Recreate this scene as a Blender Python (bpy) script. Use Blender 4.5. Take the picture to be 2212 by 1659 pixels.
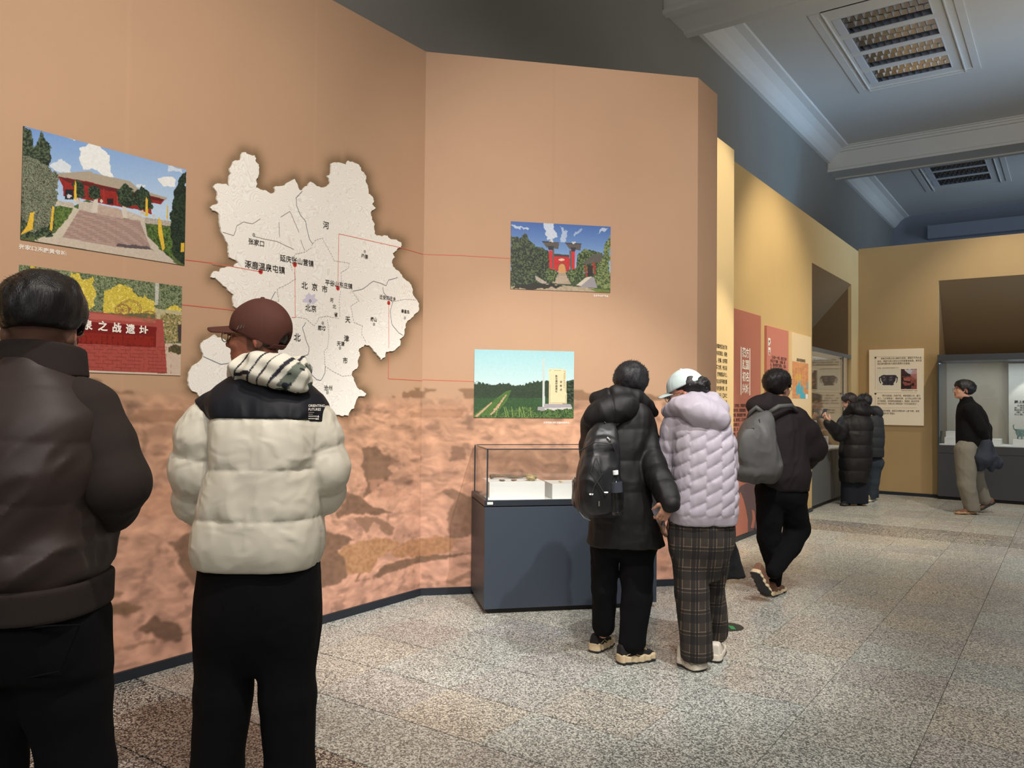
import bpy, bmesh, math
import numpy as np
from mathutils import Vector, Matrix

# ------------------------------------------------------------------ camera
W, H = 2212, 1659
F, YAW, PITCH, ROLL, EYE = 1715.67, .6142754, .0225571, .00913387, 1.45
fwd = np.array([-math.sin(YAW)*math.cos(PITCH), math.cos(YAW)*math.cos(PITCH), math.sin(PITCH)])
_rt = np.array([math.cos(YAW), math.sin(YAW), 0.0]); _up = np.cross(_rt, fwd)
RT = math.cos(ROLL)*_rt + math.sin(ROLL)*_up
UP = -math.sin(ROLL)*_rt + math.cos(ROLL)*_up
CAM = np.array([0, 0, EYE])
HF = np.array([-math.sin(YAW), math.cos(YAW), 0.0])      # horizontal forward
HR = np.array([math.cos(YAW), math.sin(YAW), 0.0])
S = bpy.context.scene
for _o in list(bpy.data.objects): bpy.data.objects.remove(_o)
COL = S.collection
cd = bpy.data.cameras.new('camera'); cam = bpy.data.objects.new('camera', cd); COL.objects.link(cam)
cd.sensor_fit = 'HORIZONTAL'; cd.sensor_width = 36; cd.lens = F/W*36; cd.clip_start = .05; cd.clip_end = 200
cam.matrix_world = Matrix(((RT[0], UP[0], -fwd[0], CAM[0]), (RT[1], UP[1], -fwd[1], CAM[1]), (RT[2], UP[2], -fwd[2], CAM[2]), (0, 0, 0, 1)))
S.camera = cam

# ------------------------------------------------------------------ world, exposure, area lights
S.view_settings.view_transform = 'Standard'; S.view_settings.look = 'None'
S.view_settings.exposure = 0.0; S.view_settings.gamma = 1.0; S.view_settings.use_curve_mapping = False
wd = bpy.data.worlds.new('hall'); S.world = wd; wd.use_nodes = True
wb = wd.node_tree.nodes['Background']; wb.inputs[0].default_value = (.74, .78, .80, 1); wb.inputs[1].default_value = .35

def look(o, target):
    d = Vector(target) - o.location
    o.rotation_euler = d.to_track_quat('-Z', 'Y').to_euler()
def spot(loc, target, power, size_deg, blend=.5, col=(1, .86, .70), rad=.04):
    l = bpy.data.lights.new('spot_light', 'SPOT'); l.energy = power; l.spot_size = math.radians(size_deg); l.spot_blend = blend
    l.color = col; l.shadow_soft_size = rad
    o = bpy.data.objects.new('spot_light', l); COL.objects.link(o); o.location = loc; look(o, target); return o
def area(loc, target, power, sx, sy, col=(1, 1, 1), spread=180):
    l = bpy.data.lights.new('area_light', 'AREA'); l.shape = 'RECTANGLE'; l.size = sx; l.size_y = sy; l.energy = power; l.color = col; l.spread = math.radians(spread)
    o = bpy.data.objects.new('area_light', l); COL.objects.link(o); o.location = loc; look(o, target); return o
WARM = (1, .84, .66); NEUT = (1, .93, .84); COOL = (.55, .76, 1.0)
# track spots of the hall: key lights on the map wall, the table case, the yellow wall and the floor
spot((.2, 2.6, 4.9), (-2.9, 4.7, .3), 640, 46, .5, (1, .98, .94), .035)
spot((-.2, .9, 4.9), (-3.9, 3.0, .5), 440, 84, .9, (1, .92, .82), .10)
spot((.3, .2, 4.9), (-4.0, 2.3, 2.5), 310, 80, .9, (1, .92, .82), .10)
spot((-.6, 3.0, 5.0), (-2.9, 5.7, 2.6), 300, 70, .9, (1, .90, .80), .10)
spot((-1.0, 8.8, 5.2), (-2.9, 9.9, 1.4), 430, 74, .75, (1, .88, .66), .05)
spot((-.9, 7.1, 5.2), (-2.76, 7.42, 3.4), 230, 30, .8, (1, .90, .72), .05)
spot((-.4, 7.0, 5.2), (-2.76, 7.42, 1.3), 620, 24, .6, (1, .90, .72), .05)
spot((-.2, 12.7, 5.6), (-1.3, 14.1, 1.6), 290, 60, .8, (1, .88, .70), .06)
spot((1.2, 4.8, 5.2), (-1.2, 6.0, 0), 310, 95, .8, (1, .98, .94), .08)
spot((.6, 9.2, 5.2), (-1.4, 10.8, 0), 560, 80, .8, (1, .93, .84), .08)
spot((-1.2, 2.4, 5.2), (-3.3, 3.9, 0), 480, 30, .9, (1, .99, .95), .06)
area((5.5, 20.5, 3.8), (-1.5, 21, 6.7), 62, 1.0, 5, (.60, .78, 1.0), 70)  # added cool light, no fitting: lifts the dark far ceiling bay
area((4.5, 8, 3.4), (.8, 11, 6.7), 135, 2.5, 7, (1, .96, .90), 110)  # added neutral uplight, no fitting: brightens ceiling and upper grey wall
area((1.6, -1.6, 4.2), (-2.4, 2.2, 1.0), 100, 1.5, 1.5, (1, .95, .90))  # added soft fill behind the camera for the backs of the near figures
# daylight from high windows on the right of the hall: brushes the ceiling
area((5.5, 13, 3.6), (-3.0, 14.0, 6.7), 60, 1.0, 8, (.36, .64, 1.0), 44)

# ------------------------------------------------------------------ geometry helpers
def ray(x, y): return fwd + RT*((x-W/2)/F) - UP*((y-H/2)/F)
def on_plane(x, y, p0, n):
    d = ray(x, y); n = np.asarray(n, float); return CAM + d*(((np.asarray(p0, float)-CAM)@n)/(d@n))
def project(P):
    Q = np.asarray(P, float) - CAM; d = Q@fwd
    return W/2 + F*(Q@RT)/d, H/2 - F*(Q@UP)/d
def lin(c):
    c = np.asarray(c, float)/255.0
    return np.where(c <= .04045, c/12.92, ((c+.055)/1.055)**2.4)

def new_mesh(name, verts, faces, mats=None, smooth=False, attr=None):
    me = bpy.data.meshes.new(name)
    verts = np.asarray(verts, dtype=np.float32)
    if isinstance(faces, np.ndarray):
        n, k = faces.shape
        me.vertices.add(len(verts)); me.vertices.foreach_set('co', verts.ravel())
        me.loops.add(n*k); me.loops.foreach_set('vertex_index', faces.astype(np.int32).ravel())
        me.polygons.add(n); me.polygons.foreach_set('loop_start', np.arange(0, n*k, k, dtype=np.int32))
        me.polygons.foreach_set('loop_total', np.full(n, k, dtype=np.int32))
        me.update(calc_edges=True)
    else:
        me.from_pydata([tuple(map(float, v)) for v in verts], [], faces)
    if attr is not None:
        ca = me.color_attributes.new('Col', 'FLOAT_COLOR', 'POINT')
        a = np.ones((len(verts), 4), np.float32); a[:, :3] = attr; ca.data.foreach_set('color', a.ravel())
    if smooth: me.polygons.foreach_set('use_smooth', np.ones(len(me.polygons), bool))
    if mats is not None: me.materials.append(mats)
    return me
def link(name, me, parent=None, loc=None, label=None, cat=None, group=None, kind=None):
    o = bpy.data.objects.new(name, me); COL.objects.link(o)
    if parent is not None: o.parent = parent
    if loc is not None: o.location = loc
    if label: o['label'] = label
    if cat: o['category'] = cat
    if group: o['group'] = group
    if kind: o['kind'] = kind
    return o
def thing(name, label, cat, loc=(0, 0, 0), rz=0, group=None, kind=None):
    o = link(name, None, loc=loc, label=label, cat=cat, group=group, kind=kind); o.rotation_euler = (0, 0, rz); return o

class Bm:
    """collects shapes for ONE mesh object"""
    def __init__(s): s.v = []; s.f = []
    def add(s, v, f):
        b = len(s.v); s.v += [tuple(p) for p in v]; s.f += [tuple(b+i for i in q) for q in f]; return s
    def box(s, x0, x1, y0, y1, z0, z1):
        v = [(x, y, z) for z in (z0, z1) for y in (y0, y1) for x in (x0, x1)]
        return s.add(v, [(0, 2, 3, 1), (4, 5, 7, 6), (0, 1, 5, 4), (2, 6, 7, 3), (0, 4, 6, 2), (1, 3, 7, 5)])
    def quad(s, a, b, c, d): return s.add([a, b, c, d], [(0, 1, 2, 3)])
    def prism(s, base, off):
        """polygon 'base' (3-D points) swept by vector off"""
        n = len(base); off = np.asarray(off, float)
        v = [tuple(p) for p in base] + [tuple(np.asarray(p)+off) for p in base]
        f = [tuple(range(n-1, -1, -1)), tuple(range(n, 2*n))] + [(i, (i+1) % n, n+(i+1) % n, n+i) for i in range(n)]
        return s.add(v, f)
    def tube(s, pts, r, n=8, closed=False, cap=True):
        pts = [np.asarray(p, float) for p in pts]; m = len(pts); rr = r if hasattr(r, '__len__') else [r]*m
        v = []; f = []; prev = None
        for i, p in enumerate(pts):
            a = pts[(i-1) % m] if (closed or i > 0) else p; b = pts[(i+1) % m] if (closed or i < m-1) else p
            t = b-a; t = t/(np.linalg.norm(t)+1e-9)
            u = np.cross(t, [0, 0, 1.]) if prev is None else prev - t*(prev@t)
            if np.linalg.norm(u) < 1e-4: u = np.cross(t, [1., 0, 0])
            u /= np.linalg.norm(u); prev = u; w = np.cross(t, u)
            for k in range(n):
                an = 2*math.pi*k/n; v.append(p + rr[i]*(math.cos(an)*u + math.sin(an)*w))
        for i in range(m if closed else m-1):
            j = (i+1) % m
            for k in range(n): f.append((i*n+k, i*n+(k+1) % n, j*n+(k+1) % n, j*n+k))
        if cap and not closed: f += [tuple(range(n-1, -1, -1)), tuple((m-1)*n+k for k in range(n))]
        return s.add(v, f)
    def lathe(s, c, prof, n=24):
        v = []; f = []
        for r, z in prof:
            for k in range(n): an = 2*math.pi*k/n; v.append((c[0]+r*math.cos(an), c[1]+r*math.sin(an), c[2]+z))
        for i in range(len(prof)-1):
            for k in range(n): f.append((i*n+k, i*n+(k+1) % n, (i+1)*n+(k+1) % n, (i+1)*n+k))
        f += [tuple(range(n-1, -1, -1)), tuple((len(prof)-1)*n+k for k in range(n))]
        return s.add(v, f)
    def obj(s, name, m, parent=None, bevel=0, smooth=False, **k):
        me = new_mesh(name, np.array(s.v, float), s.f, m, smooth)
        if bevel:
            b = bmesh.new(); b.from_mesh(me)
            bmesh.ops.bevel(b, geom=b.edges[:], offset=bevel, segments=2, affect='EDGES', clamp_overlap=True, profile=.6)
            b.to_mesh(me); b.free()
        return link(name, me, parent, **k)

# ------------------------------------------------------------------ materials
def mat(name, col, rough=.6, spec=.4, metal=0, bump=0, bscale=40, vary=0, vscale=6, attr=False, sheen=0, obj=False, wr=0, wrs=7, stretch=None, coat=0, emit=0, trans=0):
    m = bpy.data.materials.new(name); m.use_nodes = True; nt = m.node_tree; b = nt.nodes['Principled BSDF']
    b.inputs['Roughness'].default_value = rough; b.inputs['Specular IOR Level'].default_value = spec
    b.inputs['Metallic'].default_value = metal; b.inputs['Sheen Weight'].default_value = sheen; b.inputs['Coat Weight'].default_value = coat
    b.inputs['Transmission Weight'].default_value = trans
    c = tuple(lin(col)) + (1,); b.inputs['Base Color'].default_value = c
    tc = nt.nodes.new('ShaderNodeTexCoord'); co = tc.outputs['Object']
    if stretch:
        mp = nt.nodes.new('ShaderNodeMapping'); mp.inputs['Scale'].default_value = stretch; nt.links.new(co, mp.inputs[0]); co = mp.outputs[0]
    src = None
    if attr:
        at = nt.nodes.new('ShaderNodeAttribute'); at.attribute_name = 'Col'; src = at.outputs['Color']; nt.links.new(src, b.inputs['Base Color'])
    if vary:
        n = nt.nodes.new('ShaderNodeTexNoise'); n.inputs['Scale'].default_value = vscale; n.inputs['Detail'].default_value = 5
        nt.links.new(co, n.inputs['Vector'])
        r = nt.nodes.new('ShaderNodeMapRange'); r.inputs['To Min'].default_value = 1-vary; r.inputs['To Max'].default_value = 1+vary
        r.inputs['From Min'].default_value = .3; r.inputs['From Max'].default_value = .7
        nt.links.new(n.outputs['Fac'], r.inputs['Value'])
        mx = nt.nodes.new('ShaderNodeMix'); mx.data_type = 'RGBA'; mx.blend_type = 'MULTIPLY'; mx.inputs['Factor'].default_value = 1
        if src is not None: nt.links.new(src, mx.inputs['A'])
        else: mx.inputs['A'].default_value = c
        nt.links.new(r.outputs[0], mx.inputs['B']); nt.links.new(mx.outputs['Result'], b.inputs['Base Color'])
    if bump:
        n = nt.nodes.new('ShaderNodeTexNoise'); n.inputs['Scale'].default_value = bscale; n.inputs['Detail'].default_value = 4
        nt.links.new(co, n.inputs['Vector'])
        bp = nt.nodes.new('ShaderNodeBump'); bp.inputs['Strength'].default_value = bump; bp.inputs['Distance'].default_value = .004
        nt.links.new(n.outputs['Fac'], bp.inputs['Height']); nt.links.new(bp.outputs[0], b.inputs['Normal'])
    if wr:
        n = nt.nodes.new('ShaderNodeTexNoise'); n.noise_type = 'RIDGED_MULTIFRACTAL'; n.inputs['Scale'].default_value = wrs; n.inputs['Detail'].default_value = 2.5; n.inputs['Distortion'].default_value = .9
        mp2 = nt.nodes.new('ShaderNodeMapping'); mp2.inputs['Scale'].default_value = (1, 1, 1.5); mp2.inputs['Rotation'].default_value = (.3, .5, 0); nt.links.new(tc.outputs['Object'], mp2.inputs[0]); nt.links.new(mp2.outputs[0], n.inputs['Vector'])
        b2 = nt.nodes.new('ShaderNodeBump'); b2.inputs['Strength'].default_value = wr; b2.inputs['Distance'].default_value = .006
        nt.links.new(n.outputs['Fac'], b2.inputs['Height'])
        if bump: nt.links.new(b2.outputs[0], bp.inputs['Normal'])
        else: nt.links.new(b2.outputs[0], b.inputs['Normal'])
    if emit:
        b.inputs['Emission Color'].default_value = c; b.inputs['Emission Strength'].default_value = emit
    return m
def glass_mat(name, tint=(.93, .97, .96), k=1.0):
    m = bpy.data.materials.new(name); m.use_nodes = True; nt = m.node_tree; nt.nodes.remove(nt.nodes['Principled BSDF'])
    out = nt.nodes['Material Output']; t = nt.nodes.new('ShaderNodeBsdfTransparent'); t.inputs[0].default_value = tint+(1,)
    g = nt.nodes.new('ShaderNodeBsdfGlossy'); g.inputs['Roughness'].default_value = 0.0; g.inputs['Color'].default_value = (k, k, k, 1)
    geo = nt.nodes.new('ShaderNodeNewGeometry'); dt = nt.nodes.new('ShaderNodeVectorMath'); dt.operation = 'DOT_PRODUCT'
    nt.links.new(geo.outputs['Normal'], dt.inputs[0]); nt.links.new(geo.outputs['Incoming'], dt.inputs[1])
    ab = nt.nodes.new('ShaderNodeMath'); ab.operation = 'ABSOLUTE'; nt.links.new(dt.outputs['Value'], ab.inputs[0])
    om = nt.nodes.new('ShaderNodeMath'); om.operation = 'SUBTRACT'; om.inputs[0].default_value = 1; nt.links.new(ab.outputs[0], om.inputs[1])
    pw = nt.nodes.new('ShaderNodeMath'); pw.operation = 'POWER'; pw.inputs[1].default_value = 5; nt.links.new(om.outputs[0], pw.inputs[0])
    fr = nt.nodes.new('ShaderNodeMath'); fr.operation = 'MULTIPLY_ADD'; fr.inputs[1].default_value = .96; fr.inputs[2].default_value = .04; nt.links.new(pw.outputs[0], fr.inputs[0])
    mx = nt.nodes.new('ShaderNodeMixShader'); nt.links.new(fr.outputs[0], mx.inputs[0]); nt.links.new(t.outputs[0], mx.inputs[1])
    nt.links.new(g.outputs[0], mx.inputs[2]); nt.links.new(mx.outputs[0], out.inputs['Surface'])
    return m

# ------------------------------------------------------------------ noise
def _h(ix, iy, iz, seed):
    n = (ix*374761393 + iy*668265263 + iz*2147483647 + seed*144665) & 0x7fffffff
    n = ((n ^ (n >> 13))*1274126177) & 0x7fffffff
    return ((n ^ (n >> 16)) & 0xffff)/65535.0
def vnoise(p, f=1.0, seed=0):
    q = p*f; i = np.floor(q).astype(np.int64); t = q-i; t = t*t*(3-2*t); r = 0
    for dx in (0, 1):
        wx = t[..., 0] if dx else 1-t[..., 0]
        for dy in (0, 1):
            wy = t[..., 1] if dy else 1-t[..., 1]
            for dz in (0, 1):
                wz = t[..., 2] if dz else 1-t[..., 2]
                r = r + wx*wy*wz*_h(i[..., 0]+dx, i[..., 1]+dy, i[..., 2]+dz, seed)
    return r*2-1
def n2(x, y, f=1.0, seed=0, oct=3, sx=1, sy=1):
    r = 0; a = 1; tot = 0
    for o in range(oct):
        qx = x*f*sx; qy = y*f*sy; ix = np.floor(qx).astype(np.int64); iy = np.floor(qy).astype(np.int64)
        tx = qx-ix; ty = qy-iy; tx = tx*tx*(3-2*tx); ty = ty*ty*(3-2*ty)
        v = ((1-tx)*(1-ty)*_h(ix, iy, 0, seed+o)+tx*(1-ty)*_h(ix+1, iy, 0, seed+o)+(1-tx)*ty*_h(ix, iy+1, 0, seed+o)+tx*ty*_h(ix+1, iy+1, 0, seed+o))
        r = r + a*(v*2-1); tot += a; a *= .55; f *= 2.1
    return r/tot
# ================================================================== structure
M_floor_under = mat('grout', (70, 66, 60), .85)
def terrazzo(name, base, dark, chip, lo, hi, tint=.20, sc=165):
    m = bpy.data.materials.new(name); m.use_nodes = True; nt = m.node_tree; b = nt.nodes['Principled BSDF']
    N = nt.nodes.new; L = nt.links.new
    geo = N('ShaderNodeNewGeometry'); vor = N('ShaderNodeTexVoronoi'); vor.inputs['Scale'].default_value = sc
    mp = N('ShaderNodeMapping'); L(geo.outputs['Position'], mp.inputs[0]); wn = N('ShaderNodeTexNoise'); wn.inputs['Scale'].default_value = 60
    L(geo.outputs['Position'], wn.inputs['Vector'])
    ad = N('ShaderNodeVectorMath'); ad.operation = 'MULTIPLY_ADD'; ad.inputs[1].default_value = (.012, .012, .012)
    L(wn.outputs['Color'], ad.inputs[0]); L(mp.outputs[0], ad.inputs[2]); L(ad.outputs[0], vor.inputs['Vector'])
    sep = N('ShaderNodeSeparateColor'); L(vor.outputs['Color'], sep.inputs[0])
    rp = N('ShaderNodeValToRGB'); L(sep.outputs[0], rp.inputs[0]); rp.color_ramp.interpolation = 'CONSTANT'
    e = rp.color_ramp.elements; e[0].position = 0; e[0].color = tuple(lin(dark))+(1,); e[1].position = lo; e[1].color = tuple(lin(base))+(1,)
    e2 = e.new(hi); e2.color = tuple(lin(chip))+(1,)
    oi = N('ShaderNodeObjectInfo'); r2 = N('ShaderNodeValToRGB'); L(oi.outputs['Random'], r2.inputs[0])
    r2.color_ramp.elements[0].color = (1-tint, 1-tint, 1-tint*.8, 1); r2.color_ramp.elements[1].color = (1.0, .985, .955, 1)
    e3 = r2.color_ramp.elements.new(.45); e3.color = (.97, .90, .83, 1); e4 = r2.color_ramp.elements.new(.7); e4.color = (.86, .90, .92, 1)
    mx = N('ShaderNodeMix'); mx.data_type = 'RGBA'; mx.blend_type = 'MULTIPLY'; mx.inputs['Factor'].default_value = 1
    L(rp.outputs[0], mx.inputs['A']); L(r2.outputs[0], mx.inputs['B']); L(mx.outputs['Result'], b.inputs['Base Color'])
    sm = N('ShaderNodeTexNoise'); sm.inputs['Scale'].default_value = 3.2; sm.inputs['Detail'].default_value = 4; L(geo.outputs['Position'], sm.inputs['Vector'])
    mr = N('ShaderNodeMapRange'); mr.inputs['To Min'].default_value = .26; mr.inputs['To Max'].default_value = .42; L(sm.outputs['Fac'], mr.inputs['Value'])
    L(mr.outputs[0], b.inputs['Roughness']); b.inputs['Specular IOR Level'].default_value = .5
    return m
M_tile = terrazzo('terrazzo_light', (164, 166, 161), (112, 111, 106), (222, 221, 212), .34, .62)
M_dark = terrazzo('terrazzo_dark', (128, 126, 122), (36, 37, 40), (212, 208, 198), .42, .62)
floor = Bm().box(-4.2, 6, -4, 24.2, -.12, -.022).obj('floor', M_floor_under, kind='structure')
ys = [2.28-.475*i for i in range(6, 2, -1)] + [2.28-.95, 2.28-.475] + [2.28+.425*i for i in range(17)] + [9.62, 10.07, 10.52]
ys = sorted(set(round(y, 4) for y in ys)) + [round(10.52+.4225*i, 4) for i in range(1, 10)]
xs = [-1.05-.51*k for k in range(6, -4, -1)]
xs[0] = -4.05
def tile_mesh(w, d, m):
    g = .0014; gy = .0038; t = Bm().box(g, w-g, gy, d-gy, -.02, 0)
    me = new_mesh('tile', np.array(t.v), t.f, m); b = bmesh.new(); b.from_mesh(me)
    bmesh.ops.bevel(b, geom=[e for e in b.edges if all(v.co.z > -.001 for v in e.verts)], offset=.0015, segments=1, affect='EDGES'); b.to_mesh(me); b.free(); return me
_tm = {}; stuffb = Bm(); cnt = 0
def is_dark(y): return 1.32 < y < 2.27 or 9.60 < y < 10.50
def vis(x0, x1, y0, y1):
    for x in (x0, x1):
        for y in (y0, y1):
            if (np.array([x, y, -EYE])@fwd) > .6:
                px, py = project((x, y, 0))
                if -60 < px < W+60 and py < H+120: return True
    return False
for j in range(len(ys)-1):
    for i in range(len(xs)-1):
        x0, x1 = xs[i], xs[i+1]; y0, y1 = ys[j], ys[j+1]; dk = is_dark((y0+y1)/2)
        if x0 < -4.06: continue
        if (x0+x1)/2 < -2.95 and y0 > 8: continue
        if vis(x0, x1, y0, y1) and cnt < 299:
            key = (round(x1-x0, 3), round(y1-y0, 3), dk)
            if key not in _tm: _tm[key] = tile_mesh(x1-x0, y1-y0, M_dark if dk else M_tile)
            link('tile', _tm[key], floor, (x0, y0, 0)); cnt += 1
        else:
            stuffb.box(x0+.002, x1-.002, y0+.002, y1-.002, -.02, 0)
for x0 in (1.0+.02, 1.53, 2.04, 2.55, 3.06):
    for j in range(len(ys)-1): stuffb.box(x0+.002, x0+.508, ys[j]+.002, ys[j+1]-.002, -.02, 0)
stuffb.obj('tiling', M_tile, floor, kind='stuff')

M_base = mat('baseboard_black', (34, 40, 48), .45, bump=.1)
M_grey = mat('grey_paint', (124, 123, 118), .75, bump=.08, bscale=90, vary=.03, vscale=1.2)
M_ceil = mat('ceiling_paint', (200, 200, 196), .8, bump=.06, bscale=70, vary=.03, vscale=.8)
M_yel = mat('yellow_paint', (200, 170, 118), .7, bump=.06, bscale=120, vary=.03, vscale=1.5)
M_yel2 = mat('tan_paint', (178, 150, 106), .7, bump=.06, bscale=120, vary=.03, vscale=1.5)
M_niche = mat('niche_brown_shade', (122, 98, 68), .7, bump=.06, bscale=120)  # shade of the recesses put into the colour as a darker brown
M_ply = mat('board_edge', (214, 176, 128), .7, vary=.1, vscale=14)

# AB: map wall (A) parallel to the hall, angled wall (B), return (R)
AX = -3.99; AY1 = 4.487; BX1, BY1 = -2.471, 6.091; ZT = 4.10
bd = np.array([BX1-AX, BY1-AY1, 0]); BL = np.linalg.norm(bd); bd /= BL; bn = np.array([bd[1], -bd[0], 0])   # bn faces the room
# backing board volume behind the printed faces
back = Bm()
back.prism([(AX-.004, 1.0-2.5, 0), (AX-.004, AY1+.002, 0), (AX-.05, AY1+.002, 0), (AX-.05, 1.0-2.5, 0)][::-1], (0, 0, ZT-.002))
P1 = np.array([AX, AY1, 0]); P2 = np.array([BX1, BY1, 0])
o1 = -bn*.004; o2 = -bn*.06
back.prism([P1+o1, P2+o1, P2+o2, P1+o2], (0, 0, ZT-.002))
back.box(BX1-.06, BX1-.004, BY1, 6.52, 0, ZT)
back.obj('wall_backing', M_ply, kind='structure')
Bm().box(AX-.002, AX+.018, -1.5, AY1-.01, 0, .052).obj('baseboard_left', M_base, kind='structure')
bb = Bm(); bb.prism([P1-bn*.002, P2-bn*.002, P2+bn*.018, P1+bn*.018][::-1], (0, 0, .052)); bb.obj('baseboard_angled', M_base, kind='structure')

# yellow partition with introduction text, then wall C
pv = Bm().box(-3.2, -2.76, 6.75, 7.749, 0, 4.0); part_y = pv.obj('wall_partition', mat('partition_yellow', (248, 218, 162), .65, bump=.06, bscale=120), kind='structure')
CX = -2.91; DY = 14.15
NY0, NY1, NZ = 11.25, 13.63, 3.40     # niche in C
DX0, DX1, DZ = -1.72, 1.9, 3.435      # niche in D
c = Bm()
c.box(CX-.05, CX, 7.749, NY0, 0, 4.02).box(CX-.05, CX, NY0, NY1, NZ, 4.02).box(CX-.05, CX, NY1, DY+.05, 0, 4.02)
c.obj('wall_left', M_yel, kind='structure')
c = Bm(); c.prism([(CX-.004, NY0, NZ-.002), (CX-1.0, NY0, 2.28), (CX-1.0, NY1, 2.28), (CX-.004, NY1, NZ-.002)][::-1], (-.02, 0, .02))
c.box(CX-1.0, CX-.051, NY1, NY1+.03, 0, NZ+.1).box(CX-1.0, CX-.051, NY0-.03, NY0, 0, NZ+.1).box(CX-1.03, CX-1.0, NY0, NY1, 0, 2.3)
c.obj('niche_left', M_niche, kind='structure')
c = Bm()
c.box(CX-.0, DX0, DY, DY+.05, 0, 4.06).box(DX0, DX1, DY, DY+.05, DZ, 4.06).box(DX1, 4.5, DY, DY+.05, 0, 4.06)
c.obj('wall_back', M_yel2, kind='structure')
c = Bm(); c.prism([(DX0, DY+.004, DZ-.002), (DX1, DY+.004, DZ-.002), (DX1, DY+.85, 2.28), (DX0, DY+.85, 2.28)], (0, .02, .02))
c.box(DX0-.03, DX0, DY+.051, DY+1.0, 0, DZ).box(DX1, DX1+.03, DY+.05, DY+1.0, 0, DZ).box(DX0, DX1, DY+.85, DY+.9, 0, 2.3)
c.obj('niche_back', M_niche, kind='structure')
Bm().box(CX, CX+.018, 7.76, NY0-.005, 0, .05).obj('baseboard_hall', M_base, kind='structure')
Bm().box(CX, CX+.018, NY1+.02, DY, 0, .05).box(CX+.018, DX0-.005, DY-.018, DY, 0, .05).obj('baseboard_back', M_base, kind='structure')

# the building shell above the exhibition walls
UX = -4.06; UY = 24.1; CZ = 6.68; BZ = 6.2
Bm().box(UX-.1, UX, -4, UY+.1, 0, CZ).obj('wall_upper', M_grey, kind='structure')
M_navy = mat('far_wall_paint', (140, 148, 162), .8, bump=.06, bscale=80, vary=.04, vscale=.7)
Bm().box(UX, 6.0, UY, UY+.1, 0, CZ).box(UX+.9, 6, UY-.25, UY, 5.95, 6.3).obj('wall_far', M_navy, kind='structure')
# ceiling with openings for the recessed light fittings
LX0, LX1 = -2.535, -1.49
rows1 = [(11.22, 11.78), (11.92, 12.46), (12.59, 13.13), (13.27, 13.81)]
rows2 = [(19.36, 19.78), (19.91, 20.45), (20.60, 21.15)]
cuts = []
ce = Bm(); 
ce.box(UX, LX0, -4, UY, CZ, CZ+.05).box(LX1, 6, -4, UY, CZ, CZ+.05)
yy = -4
for a_, b_ in rows1+rows2: ce.box(LX0, LX1, yy, a_, CZ, CZ+.05); yy = b_
ce.box(LX0, LX1, yy, UY, CZ, CZ+.05)
ceiling = ce.obj('ceiling', M_ceil, kind='structure')
for n_, (y0, y1) in enumerate([(8.9, 9.62), (16.9, 17.62), (2.0, 2.6)]):
    b = Bm().box(UX, 6, y0, y1, BZ+.05, CZ-.001)
    b.box(UX, 6, y0-.03, y0+.10, BZ, BZ+.05).box(UX, 6, y1-.10, y1+.03, BZ, BZ+.05).box(UX, 6, y0+.10, y1-.10, BZ+.03, BZ+.05)
    b.obj('trim_%d' % (n_+1), M_ceil, kind='structure')
    b = Bm()
    for yb, sg in ((y0, -1), (y1, 1)):
        for k_, (dd, zz) in enumerate(((.05, .10), (.085, .055), (.13, .02))):
            ya, yc = sorted((yb, yb+sg*dd)); b.box(UX, 6, ya, yc, CZ-zz-.0, CZ-.001*k_)
    b.obj('trim_%d' % (n_+4), M_ceil, kind='structure')
# coving along the left wall and panel mouldings
b = Bm()
pr = [(UX, CZ-.30), (UX+.05, CZ-.29), (UX+.11, CZ-.24), (UX+.20, CZ-.13), (UX+.30, CZ-.05), (UX+.40, CZ-.02), (UX+.42, CZ), (UX, CZ)]
for y0, y1 in ((9.62, 16.9), (17.62, UY), (2.6, 8.9)):
    b.prism([(x, y0, z) for x, z in pr], (0, y1-y0, 0))
b.obj('trim_7', M_ceil, kind='structure')
b = Bm()
for y0, y1, r in ((10.9, 14.1, rows1), (18.9, 21.6, rows2)):
    for a0, a1, w, t in ((-2.88, -1.12, .10, .012), (-2.72, -1.32, .015, .02)):
        b.box(a0, a0+w, y0, y1, CZ-t, CZ).box(a1-w, a1, y0, y1, CZ-t, CZ).box(a0+w, a1-w, y0, y0+w, CZ-t, CZ).box(a0+w, a1-w, y1-w, y1, CZ-t, CZ)
b.obj('trim_8', M_ceil, kind='structure')
# enclosing right and rear of the hall (only seen in reflections)
Bm().box(6, 6.1, -4, UY, 0, 4.6).obj('wall_right', M_yel2, kind='structure')

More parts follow.
